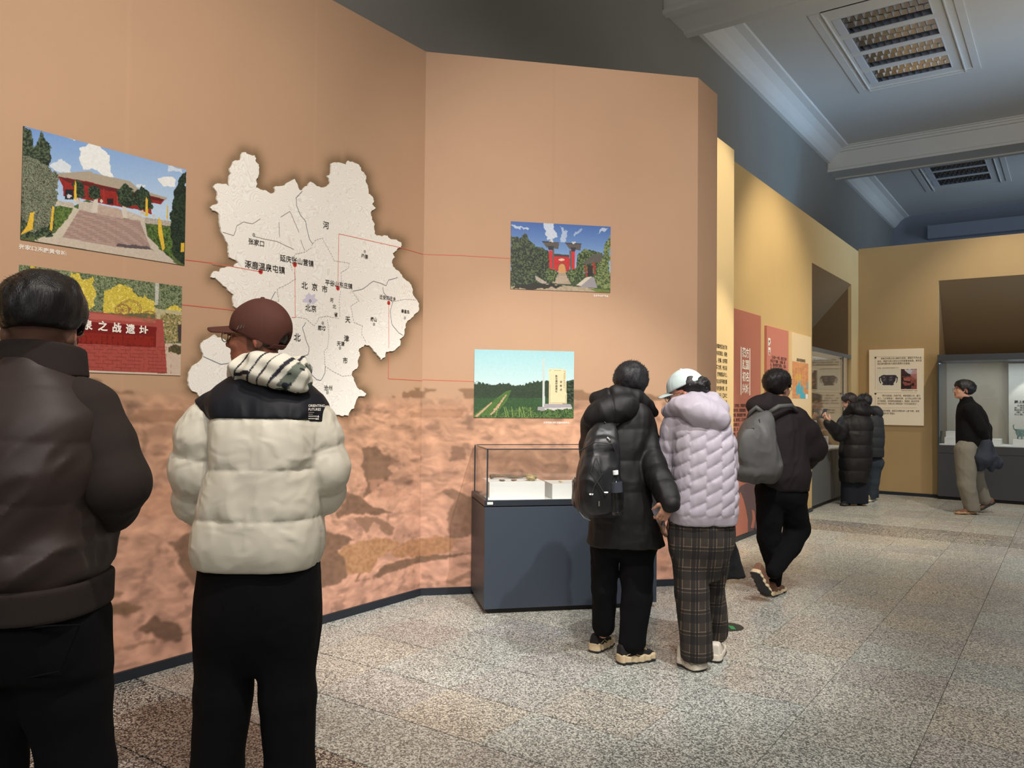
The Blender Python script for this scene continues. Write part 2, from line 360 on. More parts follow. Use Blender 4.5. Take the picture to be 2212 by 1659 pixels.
# recessed louvre light fittings
M_chrome = mat('louvre_chrome', (222, 224, 228), .22, metal=1)
M_fixwhite = mat('fitting_white', (196, 200, 206), .5)
M_box = mat('fitting_inside', (120, 126, 136), .4, metal=.5)
def fitting(y0, y1, nx, ny, label, group):
    w = LX1-LX0; d = y1-y0
    t = thing('ceiling_light', label, 'ceiling light', ((LX0+LX1)/2, (y0+y1)/2, CZ), group=group)
    hb = Bm(); hb.box(-w/2+.001, w/2-.001, -d/2+.001, d/2-.001, .09, .095)
    hb.box(-w/2+.001, -w/2+.005, -d/2, d/2, -.0, .16).box(w/2-.005, w/2-.001, -d/2, d/2, 0, .16).box(-w/2, w/2, -d/2+.001, -d/2+.005, 0, .16).box(-w/2, w/2, d/2-.005, d/2-.001, 0, .16)
    hb.obj('housing', M_box, t)
    Bm().box(-w/2-.115, -w/2-.008, -d/2+.01, d/2-.01, -.006, -.001).obj('blank_plate', M_fixwhite, t)
    fb = Bm(); fb.box(-w/2-.006, w/2+.006, -d/2-.012, -d/2, -.008, 0).box(-w/2-.006, w/2+.006, d/2, d/2+.012, -.008, 0).box(w/2, w/2+.012, -d/2, d/2, -.008, 0)
    fb.obj('frame', M_fixwhite, t)
    me = None
    for j in range(1, ny):
        y = -d/2+d*j/ny
        lb = Bm().add([(-w/2+.005, y-.003, .0), (w/2-.005, y-.003, 0), (w/2-.005, y+.003, 0), (-w/2+.005, y+.003, 0), (-w/2+.005, y-.034, .06), (w/2-.005, y-.034, .06), (w/2-.005, y+.034, .06), (-w/2+.005, y+.034, .06)],
                      [(0, 1, 2, 3), (0, 4, 5, 1), (2, 6, 7, 3), (4, 7, 6, 5)])
        if me is None: me = new_mesh('long_louvre', np.array(lb.v), lb.f, M_chrome)
        lb.obj('long_louvre', M_chrome, t)
    cm = None
    for j in range(ny):
        for i in range(1, nx):
            if cm is None:
                hy = d/ny/2-.003
                cb = Bm().add([(-.003, -hy, 0), (.003, -hy, 0), (.003, hy, 0), (-.003, hy, 0), (-.021, -hy, .06), (.021, -hy, .06), (.021, hy, .06), (-.021, hy, .06)],
                              [(0, 3, 2, 1), (0, 4, 7, 3), (1, 2, 6, 5), (4, 5, 6, 7)])
                cm = new_mesh('cross_louvre', np.array(cb.v), cb.f, M_chrome)
            x = -w/2 + w*(i+(.5 if j % 2 else 0)-.25)/nx
            link('cross_louvre', cm, t, (x, -d/2+d*(j+.5)/ny, 0))
ordn = ['nearest', 'second', 'third', 'farthest']
for k, (a_, b_) in enumerate(rows1): fitting(a_, b_, 11, 3, 'chrome louvred ceiling light in the near ceiling bay, %s of its four strips' % ordn[k], 'louvred lights of the near bay')
ordn = ['nearest', 'middle', 'farthest']
for k, (a_, b_) in enumerate(rows2): fitting(a_, b_, 11, 3, 'chrome louvred ceiling light in the far ceiling bay, %s of its three strips' % ordn[k], 'louvred lights of the far bay')
# ================================================================== printed faces
def in_poly(X, Y, pts):
    pts = np.asarray(pts, float); x0, y0 = pts.min(0); x1, y1 = pts.max(0)
    m = (X >= x0) & (X <= x1) & (Y >= y0) & (Y <= y1); out = np.zeros(X.shape, bool)
    xs_, ys_ = X[m], Y[m]; c = np.zeros(xs_.shape, bool); n = len(pts)
    for i in range(n):
        ax, ay = pts[i]; bx, by = pts[(i+1) % n]
        if ay == by: continue
        cr = (ay > ys_) != (by > ys_); c ^= cr & (xs_ < (bx-ax)*(ys_-ay)/(by-ay)+ax)
    out[m] = c; return out
class Art:
    """a printed surface: a fine grid of points, each given its ink colour; design drawn in print coordinates X, Y"""
    def __init__(s, P):
        s.P = P; s.X, s.Y = project(P); s.c = np.zeros(P.shape); s.fr = (0, 0, 1)
    def frame(s, ox, oy, sc): s.fr = (ox, oy, sc); return s
    def T(s, pts): ox, oy, sc = s.fr; return [(ox+x/sc, oy+y/sc) for x, y in pts]
    def fill(s, c): s.c[:] = c; return s
    def vgrad(s, y0, c0, y1, c1):
        ox, oy, sc = s.fr; t = np.clip((s.Y-(oy+y0/sc))/((y1-y0)/sc), 0, 1)[..., None]; s.c[:] = np.array(c0)*(1-t)+np.array(c1)*t; return s
    def poly(s, pts, col, warp=0, f=.1, noise=0, nf=.3, alpha=1, seed=0, soft=None):
        X, Y = s.X, s.Y
        if warp: X = X+warp*n2(s.X, s.Y, f, seed+5); Y = Y+warp*n2(s.X, s.Y, f, seed+9)
        m = in_poly(X, Y, s.T(pts)); s.mask(m, col, noise, nf, alpha, seed); return m
    def mask(s, m, col, noise=0, nf=.3, alpha=1, seed=0):
        col = np.array(col, float)
        cc = np.broadcast_to(col, s.c[m].shape)
        if noise: cc = cc*(1+noise*n2(s.X[m], s.Y[m], nf, seed+3)[:, None])
        s.c[m] = s.c[m]*(1-alpha)+cc*alpha
    def leaves(s, pts, cols, warp=3, f=.12, nf=.45, seed=0):
        """foliage: base colour with light and dark leaf clusters"""
        X = s.X+warp*n2(s.X, s.Y, f, seed+5); Y = s.Y+warp*n2(s.X, s.Y, f, seed+9)
        m = in_poly(X, Y, s.T(pts)); v = n2(s.X[m], s.Y[m], nf*.7, seed, 3); c = np.array(cols, float)
        t = np.clip((v*1.5+.5)*(len(c)-1), 0, len(c)-1.001); i = t.astype(int); t = (t-i)[:, None]; t = np.clip(t*2-.5, 0, 1); s.c[m] = c[i]*(1-t)+c[i+1]*t; return m
    def line(s, pts, w, col, alpha=1):
        P_ = s.T(pts)
        for (ax, ay), (bx, by) in zip(P_[:-1], P_[1:]):
            L2 = (bx-ax)**2+(by-ay)**2+1e-9
            m = (s.X > min(ax, bx)-w) & (s.X < max(ax, bx)+w) & (s.Y > min(ay, by)-w) & (s.Y < max(ay, by)+w)
            x, y = s.X[m], s.Y[m]; t = np.clip(((x-ax)*(bx-ax)+(y-ay)*(by-ay))/L2, 0, 1)
            d = np.hypot(x-ax-t*(bx-ax), y-ay-t*(by-ay)); mm = m.copy(); mm[m] = d < w/2; s.mask(mm, col, alpha=alpha)
    def rect(s, x0, y0, x1, y1, col, **k): return s.poly([(x0, y0), (x1, y0), (x1, y1), (x0, y1)], col, **k)
    def ell(s, cx, cy, rx, ry, col, **k):
        return s.poly([(cx+rx*math.cos(a), cy+ry*math.sin(a)) for a in np.linspace(0, 6.283, 24, endpoint=False)], col, **k)
    def mesh(s, name, m, parent=None, thick=0, nrm=None, **k):
        ny, nx = s.X.shape; V = s.P.reshape(-1, 3); A = lin(np.clip(s.c, 0, 255)).reshape(-1, 3)
        i = np.arange(ny*nx).reshape(ny, nx)
        Fq = np.stack([i[:-1, :-1], i[1:, :-1], i[1:, 1:], i[:-1, 1:]], -1).reshape(-1, 4)
        if thick:
            b = len(V); n = np.asarray(nrm, float)*-thick
            cor = [V[0], V[nx-1], V[-1], V[-nx]]; V = np.vstack([V]+[np.array(cor)]+[np.array(cor)+n]); A = np.vstack([A]+[A[:1]*.9+.05]*8)
            Fq = np.vstack([Fq, [[b+j, b+(j+1) % 4, b+4+(j+1) % 4, b+4+j] for j in range(4)]])
        return link(name, new_mesh(name, V, Fq, m, attr=A), parent, **k)
def grid(p00, p10, p01, nx, ny, ny_=0):
    """p00 top-left, p10 top-right, p01 bottom-left"""
    p00, p10, p01 = (np.asarray(p, float) for p in (p00, p10, p01))
    u = np.linspace(0, 1, nx+1)[None, :, None]; v = (np.linspace(0, 1, ny+1) if not np.ndim(ny_) else ny_)[:, None, None]
    return p00+(p10-p00)*u+(p01-p00)*v

M_print = mat('mural_print', (200, 160, 130), .62, spec=.35, attr=True, bump=.10, bscale=160, vary=.02, vscale=2)
M_photo = mat('photo_print', (200, 200, 200), .45, spec=.4, attr=True, vary=.03, vscale=60)
M_ink_d = mat('ink_dark', (52, 46, 44), .6)
M_ink_w = mat('ink_white', (246, 238, 228), .6)
M_ink_r = mat('ink_red', (206, 60, 52), .6)
M_ink_b = mat('ink_grey_blue', (120, 120, 140), .6)
M_ink_g = mat('ink_grey', (148, 140, 132), .6)

# ---- map outline (drawn in map print units)
MAP = [(345,52),(360,50),(372,62),(415,70),(425,90),(420,100),(440,125),(441,165),(436,200),(425,225),(432,240),(422,262),(450,275),(478,278),(500,292),(520,298),(540,285),(530,262),(560,255),(600,248),(630,225),(655,212),(670,240),(684,278),(702,282),(712,262),(735,252),(748,228),(770,240),(790,255),(820,262),(848,256),(868,235),(862,212),(848,192),(866,190),(872,150),(870,125),(895,112),(945,120),(965,130),(975,102),(1000,108),(1040,128),(1055,165),(1082,195),(1078,225),(1092,262),(1095,300),(1120,318),(1128,345),(1118,362),(1138,385),(1115,400),(1110,430),(1115,455),(1132,480),(1130,515),(1145,550),(1175,556),(1210,550),(1232,572),(1265,575),(1292,592),(1285,622),(1262,640),(1240,655),(1252,680),(1235,712),(1242,735),(1262,755),(1285,775),(1300,800),(1340,830),(1355,860),(1360,900),(1385,935),(1398,985),(1370,1020),(1345,1050),(1318,1075),(1310,1110),(1305,1150),(1280,1170),(1285,1205),(1240,1240),(1200,1245),(1195,1275),(1172,1292),(1150,1265),(1128,1240),(1100,1205),(1075,1200),(1050,1220),(1035,1240),(1045,1265),(1030,1300),(1025,1345),(1000,1360),(995,1385),(1010,1420),(1040,1470),(1065,1480),(1082,1495),(1070,1510),(1035,1510),(1020,1540),(1010,1580),(985,1600),(975,1625),(940,1628),(900,1620),(860,1650),(800,1640),(700,1640),(600,1640),(500,1640),(300,1600),(150,1560),(110,1530),(95,1530),(75,1490),(40,1475),(18,1420),(22,1370),(45,1330),(100,1290),(110,1260),(95,1220),(100,1190),(130,1170),(178,1140),(195,1160),(230,1168),(262,1180),(300,1150),(330,1060),(322,1005),(318,995),(290,970),(285,930),(290,900),(260,880),(230,850),(205,825),(180,800),(155,798),(175,762),(205,770),(215,745),(250,735),(290,740),(300,720),(320,708),(300,695),(265,680),(258,650),(260,610),(240,570),(215,520),(205,470),(195,410),(165,400),(150,380),(175,365),(200,355),(190,320),(180,275),(170,255),(195,238),(245,240),(265,255),(262,215),(275,180),(265,150),(285,120),(300,100),(330,98),(335,75)]
rng = np.random.RandomState(3)
def rough(pts, amp, it=2):
    pts = [np.array(p, float) for p in pts]
    for k in range(it):
        o = []
        for i, p in enumerate(pts):
            q = pts[(i+1) % len(pts)]; L = np.hypot(*(q-p)); o.append(p)
            if L > 9: o.append((p+q)/2+rng.uniform(-1, 1, 2)*amp*min(L, 40)/(1+k*.3))
        pts = o
    return [tuple(p) for p in pts]
MAPR = rough(MAP, .17)
mo = (400, 310, 2.765)
def tr(pts, fr=mo): return [(fr[0]+x/fr[2], fr[1]+y/fr[2]) for x, y in pts]
mappx = np.array(tr(MAPR))

# ---- the mural wall
def desert(a, streak_seed, U):
    z = a.P[..., 2]; X, Y = a.X, a.Y
    up = np.array((204, 167, 136.)); 
    a.c[:] = up
    big = n2(U, z, .5, 40, 3)[..., None]; a.c *= 1+.03*big
    hz = 1.515+.015*n2(U, z*0, 3, 3)
    t = np.clip((hz-z)/.10, 0, 1)[..., None]
    st = n2(U, z, 2.2, 7, 4, sx=.8, sy=7); st2 = n2(U, z, 6, 17, 4, sx=.9, sy=3.2)
    low = np.clip((1.25-z)/.9, 0, 1)[..., None]
    base = np.array((208, 162, 132.))*(1-low)+np.array((224, 172, 148.))*low
    f1 = n2(U+.3*z, z+.12*n2(U, z, 4, 91), 16, 93, 4, sx=.8, sy=1.8); base = base*(1+(.10*st*(1-low[..., 0])+.10*st2+.20*f1)[..., None])
    g = n2(U+.4*n2(U, z, 2, 50), z, 9, 27, 4, sx=1, sy=1.6); base = base*(1-.9*np.clip(g-.20, 0, .2)[..., None])
    g = n2(U+.2*z, z, 3.2, 61, 5, sx=1, sy=4); base = base*(1-.9*np.clip(g-.30, 0, .22)[..., None])
    a.c = a.c*(1-t)+base*t
    # scrub line on the horizon
    sc = (np.abs(z-1.51) < .035+.02*n2(U, z, 5, 5)) & (n2(U, z, 4.5, 11, 3, sx=1, sy=2) > .05); a.mask(sc, (140, 108, 80), .12, .4, .75)
    sc = (np.abs(z-1.36) < .03) & (n2(U, z, 3, 13, 3) > .2); a.mask(sc, (158, 118, 90), .1, .4, .5)
    DK = (134, 104, 84)
    def dk(pts, fr, col=DK, al=.88, w=5): a.frame(*fr); a.poly(pts, col, warp=w*1.7, f=.045, noise=.16, nf=.12, alpha=al)
    f4 = (700, 900, 3.606); f5 = (200, 900, 2.765)
    dk([(290,240),(420,222),(450,290),(600,330),(500,400),(540,440),(440,520),(350,625),(300,640),(330,520),(290,400),(310,300)], f4)
    dk([(80,690),(170,580),(330,660),(400,710),(560,755),(400,770),(200,745),(110,790)], f4, al=.95)
    dk([(230,780),(430,790),(545,880),(500,915),(380,830),(330,920)], f4, al=.7)
    dk([(-330,820),(0,890),(130,930),(230,960),(100,1050),(190,1110),(180,1240),(110,1310),(0,1320),(-200,1300),(-300,1100)], f4, al=.9)
    dk([(370,1250),(470,1150),(560,1120),(760,1078),(1185,1060),(900,1110),(740,1140),(560,1195),(430,1250)], f4, al=.95, w=3)
    dk([(1000,240),(1110,235),(1100,350),(980,350)], f4, al=.7)
    dk([(910,590),(1000,560),(1060,600),(1190,640),(1190,930),(980,930),(960,760),(1010,660)], f4, al=.75)
    dk([(930,1290),(1100,1230),(1180,1200),(1180,1260),(1000,1300)], f4, al=.5)
    a.frame(*f4)
    a.leaves([(110,1060),(180,1000),(300,960),(480,945),(600,985),(560,1030),(420,1100),(360,1210),(290,1225),(180,1222),(165,1120)], [(178,132,96),(192,146,108),(206,158,118)], 5, .1, .3, 4)
    a.leaves([(560,1010),(700,960),(900,930),(1040,960),(960,1060),(760,1085),(600,1100),(520,1080)], [(176,130,96),(190,142,106),(202,150,114)], 5, .1, .3, 6)
    a.line([(278,1225), (247,1282)], 2.2, (120, 86, 66)); a.line([(247,1282), (400,1258)], 1.5, (140, 100, 78))
    dk([(455,750),(640,680),(760,690),(760,890),(660,900),(640,1030),(600,1010),(560,930),(500,880),(520,830)], f5, w=6)
    dk([(40,1130),(200,1110),(310,1150),(180,1185),(60,1180)], f5, (126, 98, 72), .8)
    dk([(100,1040),(200,1040),(180,1070),(100,1075)], f5, al=.7)
    dk([(270,1280),(360,1195),(480,1230),(540,1260),(520,1340),(420,1340),(360,1290)], f5, (116, 88, 72), .85, 6)
    dk([(160,1380),(340,1330),(420,1340),(300,1360),(200,1395)], f5, al=.5)
    dk([(150,715),(215,720),(200,735),(160,735)], f5, al=.7); dk([(580,1210),(680,1200),(690,1330),(600,1330)], f5, al=.6, w=8)
    dk([(130,590),(-10,600),(-10,520),(240,470),(520,400),(560,590),(300,600)], f5, (196, 140, 110), .35, 6)
    # outline rims of the ravines, lighter lit side
    rim = (n2(U, z, 5, 71, 4) > .42) & (z < .9); a.mask(rim, (226, 168, 138), .05, .4, .5)
    a.c *= np.array((.935, .925, .920))
VR = np.concatenate([np.linspace(0, .60, 120)[:-1], np.linspace(.60, 1, 261)])
def soften(a):
    c = a.c.copy()
    for ax in (0, 1):
        q = c.copy(); sl = [slice(None)]*3; s0 = list(sl); s1 = list(sl); s2 = list(sl); s0[ax] = slice(0, -2); s1[ax] = slice(1, -1); s2[ax] = slice(2, None)
        q[tuple(s1)] = c[tuple(s0)]*.25+c[tuple(s1)]*.5+c[tuple(s2)]*.25; c = q
    a.c = c
P = grid((AX, 1.0, ZT), (AX, AY1, ZT), (AX, 1.0, 0), 430, len(VR)-1, VR)
aw = Art(P); desert(aw, 1, P[..., 1])
# printed halo round the map
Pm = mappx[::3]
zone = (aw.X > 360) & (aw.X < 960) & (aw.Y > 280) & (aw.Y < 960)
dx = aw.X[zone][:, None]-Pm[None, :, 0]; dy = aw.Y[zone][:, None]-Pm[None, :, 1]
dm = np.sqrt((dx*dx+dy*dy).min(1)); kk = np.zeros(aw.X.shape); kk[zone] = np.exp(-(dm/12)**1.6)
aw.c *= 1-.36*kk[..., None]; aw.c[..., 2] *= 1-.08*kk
for yy_ in (2.18, 3.42): aw.c[:, np.abs(P[0, :, 1]-yy_) < .006] *= 1.02
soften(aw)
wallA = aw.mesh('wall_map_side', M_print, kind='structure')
wallA.name = 'wall_front_left'
n0 = np.array([1., 0, 0])
pB0 = np.array([AX, AY1, ZT]); pB1 = np.array([BX1, BY1, ZT])
P = grid(pB0, pB1, pB0-[0, 0, ZT], 280, len(VR)-1, VR); aw = Art(P); U = AY1+np.linspace(0, 1, 281)[None, :]*BL+0*P[..., 2]
desert(aw, 1, U)
sm = np.abs(np.linspace(0, BL, 281)-1.00) < .004; aw.c[:, sm] *= .965
soften(aw)
wallB = aw.mesh('wall_angled', M_print, kind='structure')
P = grid(pB1, (BX1, 6.52, ZT), pB1-[0, 0, ZT], 44, 410); aw = Art(P); U = AY1+BL+np.linspace(0, .43, 45)[None, :]+0*P[..., 2]; desert(aw, 1, U)
aw.mesh('wall_return', M_print, kind='structure')
M_wire = mat('panel_joint', (176, 138, 112), .7)

# ---- text
_tc = {}
def glyphs(body, bold=0, res=2):
    k = (body, bold)
    if k not in _tc:
        c = bpy.data.curves.new('t', 'FONT'); c.body = body; c.resolution_u = res; c.offset = bold; c.align_x = 'LEFT'
        o = bpy.data.objects.new('t', c); COL.objects.link(o); dg = bpy.context.evaluated_depsgraph_get()
        me = bpy.data.meshes.new_from_object(o.evaluated_get(dg)); v = np.zeros(len(me.vertices)*3); me.vertices.foreach_get('co', v)
        f = [tuple(p.vertices) for p in me.polygons]; bpy.data.objects.remove(o); bpy.data.curves.remove(c); bpy.data.meshes.remove(me)
        _tc[k] = (v.reshape(-1, 3), f)
    return _tc[k]
class Text:
    """lettering laid on a wall plane: origin p, unit vectors ex (along), ez (up); one mesh"""
    def __init__(s, m): s.b = Bm(); s.m = m
    def put(s, body, p, ex, size, n, bold=0, vert=False, width=1.0, align='l'):
        """p = centre-left (or centre) point of the line, size = character height in metres"""
        ex = np.asarray(ex, float); ez = np.array([0, 0, 1.]); n = np.asarray(n, float)
        if vert:
            for i, ch in enumerate(body): s.put(ch, np.asarray(p)-ez*size*1.18*i*vert, ex, size, n, bold, False, width, align)
            return s
        v, f = glyphs(body, bold)
        if not len(v): return s
        sc = size/.92; w = v[:, 0].max()*sc*width
        x0 = 0 if align == 'l' else (-w/2 if align == 'c' else -w)
        V = np.asarray(p)[None]+ex[None]*(v[:, :1]*sc*width+x0)+ez[None]*(v[:, 1:2]*sc-size*.40)+n[None]*.0012
        s.b.add(V, f); return s
    def obj(s, name, parent, **k): return s.b.obj(name, s.m, parent, **k)
eA = np.array([0, 1., 0]); eB = bd; eC = eA; eD = np.array([1., 0, 0])
nA = n0; nB = bn; nC = n0; nD = np.array([0, -1., 0])
def pA(x, y): return on_plane(x, y, (AX+.004, 0, 0), nA)
def pB(x, y): return on_plane(x, y, P1+bn*.004, nB)

# ---- map of the region, a thin cut board on wall A
mp = thing('wall_map', 'large white relief map of a region with red markers, on the brown wall', 'map', tuple(pA(680, 620)))
org = np.array(mp.location)
TH = .012
out3 = np.array([on_plane(x, y, (AX+TH, 0, 0), nA) for x, y in mappx])-org
from mathutils.geometry import delaunay_2d_cdt
v2 = [Vector((float(p[1]), float(p[2]))) for p in out3]; nv_ = len(v2)
cv, ce_, cf, *_r = delaunay_2d_cdt(v2, [(i, (i+1) % nv_) for i in range(nv_)], [], 0, 1e-6)
cv = np.array([tuple(v) for v in cv]); cen = np.array([cv[list(f)].mean(0) for f in cf])
keep = in_poly(cen[:, 0], cen[:, 1], [tuple(v) for v in v2])
bmm = bmesh.new(); fr_ = [bmm.verts.new((out3[0][0], y, z)) for y, z in cv]
for f, k in zip(cf, keep):
    if k:
        try: bmm.faces.new([fr_[i] for i in f])
        except ValueError: pass
vs = [bmm.verts.new(p) for p in out3]; vb = [bmm.verts.new(p-np.array([TH-.001, 0, 0])) for p in out3]
for i in range(len(vs)):
    j = (i+1) % len(vs); bmm.faces.new((vs[i], vb[i], vb[j], vs[j]))
bmesh.ops.recalc_face_normals(bmm, faces=bmm.faces[:])
M_map = bpy.data.materials.new('map_paper'); M_map.use_nodes = True
nt = M_map.node_tree; b = nt.nodes['Principled BSDF']; b.inputs['Roughness'].default_value = .6
tc = nt.nodes.new('ShaderNodeTexCoord'); wv = nt.nodes.new('ShaderNodeTexNoise'); wv.inputs['Scale'].default_value = 4; wv.inputs['Detail'].default_value = 3; wv.inputs['Roughness'].default_value = .45; wv.inputs['Distortion'].default_value = .6
nt.links.new(tc.outputs['Object'], wv.inputs['Vector'])
ml = nt.nodes.new('ShaderNodeMath'); ml.operation = 'MULTIPLY'; ml.inputs[1].default_value = 58; nt.links.new(wv.outputs['Fac'], ml.inputs[0])
pp = nt.nodes.new('ShaderNodeMath'); pp.operation = 'PINGPONG'; pp.inputs[1].default_value = .5; nt.links.new(ml.outputs[0], pp.inputs[0])
rr = nt.nodes.new('ShaderNodeValToRGB'); nt.links.new(pp.outputs[0], rr.inputs[0]); e = rr.color_ramp.elements
e[0].color = tuple(lin((236, 226, 216)))+(1,); e[1].color = tuple(lin((252, 250, 243)))+(1,); e[1].position = .30
nt.links.new(rr.outputs[0], b.inputs['Base Color'])
me = bpy.data.meshes.new('map_board'); bmm.to_mesh(me); bmm.free(); me.materials.append(M_map); link('map_board', me, mp)
ZO = AX+TH+.0012
def pM(x, y, fr=mo): return on_plane(fr[0]+x/fr[2], fr[1]+y/fr[2], (ZO, 0, 0), nA)-org
def strip(B, pts, w, dash=None, on=None):
    on = on or pM; q = [on(*p) for p in pts]
    for a_, c_ in zip(q[:-1], q[1:]):
        d = c_-a_; L = np.linalg.norm(d)
        if L < 1e-5: continue
        d /= L; s_ = np.cross([1., 0, 0], d) if on is pM else np.cross(nB, d); s_ *= w/2
        segs = [(0, L)] if not dash else [(k*dash, min(k*dash+dash*.6, L)) for k in range(int(L/dash)+1)]
        for t0, t1 in segs:
            if t1 > t0: B.quad(a_+d*t0-s_, a_+d*t1-s_, a_+d*t1+s_, a_+d*t0+s_)
def wob(pts, amp=6): return rough(pts+[], .10, 2)[:-0 or None]
def openrough(pts, amp=.12):
    o = []
    pts = [np.array(p, float) for p in pts]
    for p, q in zip(pts[:-1], pts[1:]):
        L = np.hypot(*(q-p)); n = max(1, int(L/14)); off = 0
        for k in range(n): off = off*.5+rng.uniform(-1, 1)*amp*14; o.append(tuple(p+(q-p)*k/n+np.array([off, off*.6])*(k > 0)))
    o.append(tuple(pts[-1])); return o
R = Bm()
for l in ([(700,285),(662,325),(665,370),(690,430),(720,465),(730,520),(745,575),(762,600)], [(510,945),(525,910),(540,885)], [(1000,882),(1060,870),(1125,822),(1170,835),(1200,850),(1215,815),(1270,800)],
          [(1180,860),(1185,890),(1240,950),(1225,1000),(1235,1080),(1275,1130),(1300,1145)], [(720,1068),(700,1100),(715,1150),(740,1220),(735,1260),(700,1275),(680,1300)], [(712,1265),(730,1300),(760,1340),(755,1380),(785,1410),(810,1415),(835,1370),(838,1330)],
          [(108,1272),(170,1300),(215,1320),(265,1310)]): strip(R, openrough(l), .004)
R.obj('river_line', M_ink_b, mp, label='grey blue river lines', kind='stuff')
R = Bm()
for l in ([(225,530),(290,550),(310,490),(350,468),(400,480),(450,450)], [(410,555),(470,570),(550,585),(600,610),(650,632)], [(570,440),(625,405),(650,460),(680,530)], [(560,470),(565,560)], [(690,575),(715,640)]): strip(R, openrough(l), .0035)
for l in ([(755,610),(775,580),(820,565),(860,640),(890,700),(980,715),(975,745),(930,770),(935,830)], [(640,760),(625,700),(660,660),(710,650),(760,620)], [(650,770),(660,810),(600,845),(550,870),(560,940),(515,950)], [(660,1035),(720,1045),(770,1090),(800,1040),(850,1030),(880,1040),(920,1045)],
          [(1000,890),(1040,940),(990,970),(1000,1030),(1010,1070),(1060,1090),(1055,1140),(1080,1190)], [(850,1050),(860,1150),(850,1220),(830,1240),(835,1330),(880,1360),(940,1390),(990,1385)], [(930,880),(920,960),(925,1040)], [(1240,945),(1320,930),(1380,935)]): strip(R, openrough(l), .003, .018)
R.obj('border_line', M_ink_g, mp, kind='stuff')
def ring(B, c, r0, r1, n=16, ex=eA):
    v = []; 
    for k in range(n):
        an = 6.2832*k/n; d = ex*math.cos(an)+np.array([0, 0, 1.])*math.sin(an); v += [c+d*r0, c+d*r1]
    B.add(v, [(2*k, 2*k+1, (2*k+3) % (2*n), (2*k+2) % (2*n)) for k in range(n)])
for x, y in ((410,546),(747,940),(1073,645),(822,1073),(1128,1080),(925,1222),(850,1488),(1312,1042)):
    R = Bm(); c = pM(x, y); ring(R, c, .0085, .0105); ring(R, c, .003, .0055); R.obj('city_symbol', M_ink_d, mp)
for x, y in ((451,765),(655,723),(912,864),(1216,952)):
    c = pM(x, y); R = Bm(); n = 40
    v = [c]+[c+(eA*math.cos(6.2832*k/n)+np.array([0, 0, 1.])*math.sin(6.2832*k/n))*(.0165 if k % 2 else .0148) for k in range(n)]
    R.add(v, [(0, 1+k, 1+(k+1) % n) for k in range(n)]); mk = R.obj('red_marker', M_ink_r, mp)
    t = Text(M_ink_d); t.put('▲', c+np.array([.001, 0, 0]), eA, .010, nA, .02, align='c'); t.obj('marker_symbol', mk)
t = Text(M_ink_d)
def mt(s_, x, y, h, **k): t.put(s_, pM(x, y), eA, h, nA, **k)
for s_, x, y, h in (('张家口',376,582,.036),('延庆张山营镇',565,682,.041),('涿鹿温泉屯镇',355,718,.045),('平谷山东庄镇',835,828,.037),('承德',1050,670,.030),('迁安扣庄乡',1160,915,.031),('秦皇岛',1290,1000,.027),('唐山',1106,1048,.030),('北京',716,980,.043),('廊坊',791,1100,.032),('天津',905,1194,.032),('沧州',828,1460,.034),
                    ('河',823,484,.047),('北',694,845,.046),('京',755,855,.046),('市',815,868,.046),('河',864,934,.028),('北',880,972,.028),('省',889,1020,.030),('天',955,1050,.044),('津',947,1164,.044),('市',940,1296,.042),('北',648,1156,.050)):
    t = Text(M_ink_d); mt(s_, x, y, h, bold=.012); t.obj('place_name', mp)

R = Bm(); R.add([pM(747+38*math.cos(a)*(1+.3*math.sin(5*a)), 930+32*math.sin(a)*(1+.25*math.cos(7*a)))-np.array([.0006, 0, 0]) for a in np.linspace(0, 6.283, 28, endpoint=False)], [tuple(range(28))])
R.obj('city_area', mat('map_city_tint', (214, 208, 226), .6), mp)
# red connector lines, printed on wall and map
M_line = mat('ink_line_red', (226, 104, 88), .6)
def pWA(x, y): return on_plane(x, y, (AX+.0025, 0, 0), nA)-org
def sA(pts, name='connector_line', on=None):
    B = Bm(); q = [(on or (lambda x, y: on_plane(x, y, (ZO, 0, 0), nA)-org))(x, y) for x, y in pts]
    for a_, c_ in zip(q[:-1], q[1:]):
        d = c_-a_; d /= np.linalg.norm(d); s_ = np.cross([1., 0, 0], d)*.0018; B.quad(a_-s_, c_-s_, c_+s_, a_+s_)
    B.obj(name, M_line, mp)
sA([(458,568), (563,587)]); sA([(400,561), (458,568)], on=pWA)
sA([(393,658), (515,671)], on=pWA)
sA([(637,577), (638,686), (630,686)])
sA([(730,618), (732,505), (866,535)]); sA([(866,535), (914,549)], on=pWA)
sA([(840,661), (840,752)]); sA([(840,752), (839,818), (912,822)], on=pWA)
def sB(pts, name):
    pts = [pB(x, y) for x, y in pts]; o = thing('connector_line', name, 'printed line', tuple(pts[0])); B = Bm()
    q = [p-pts[0]-bn*.002 for p in pts]
    for a_, c_ in zip(q[:-1], q[1:]):
        d = c_-a_; d /= np.linalg.norm(d); s_ = np.cross(bn, d)*.0018; B.quad(a_-s_, c_-s_, c_+s_, a_+s_)
    B.obj('line', M_line, o)
sB([(915,549), (1000,552), (1103,558)], 'thin red line on angled wall running to the red temple gate photo')
sB([(909,820), (1024,824)], 'thin red line on angled wall running to the stone stele photo')

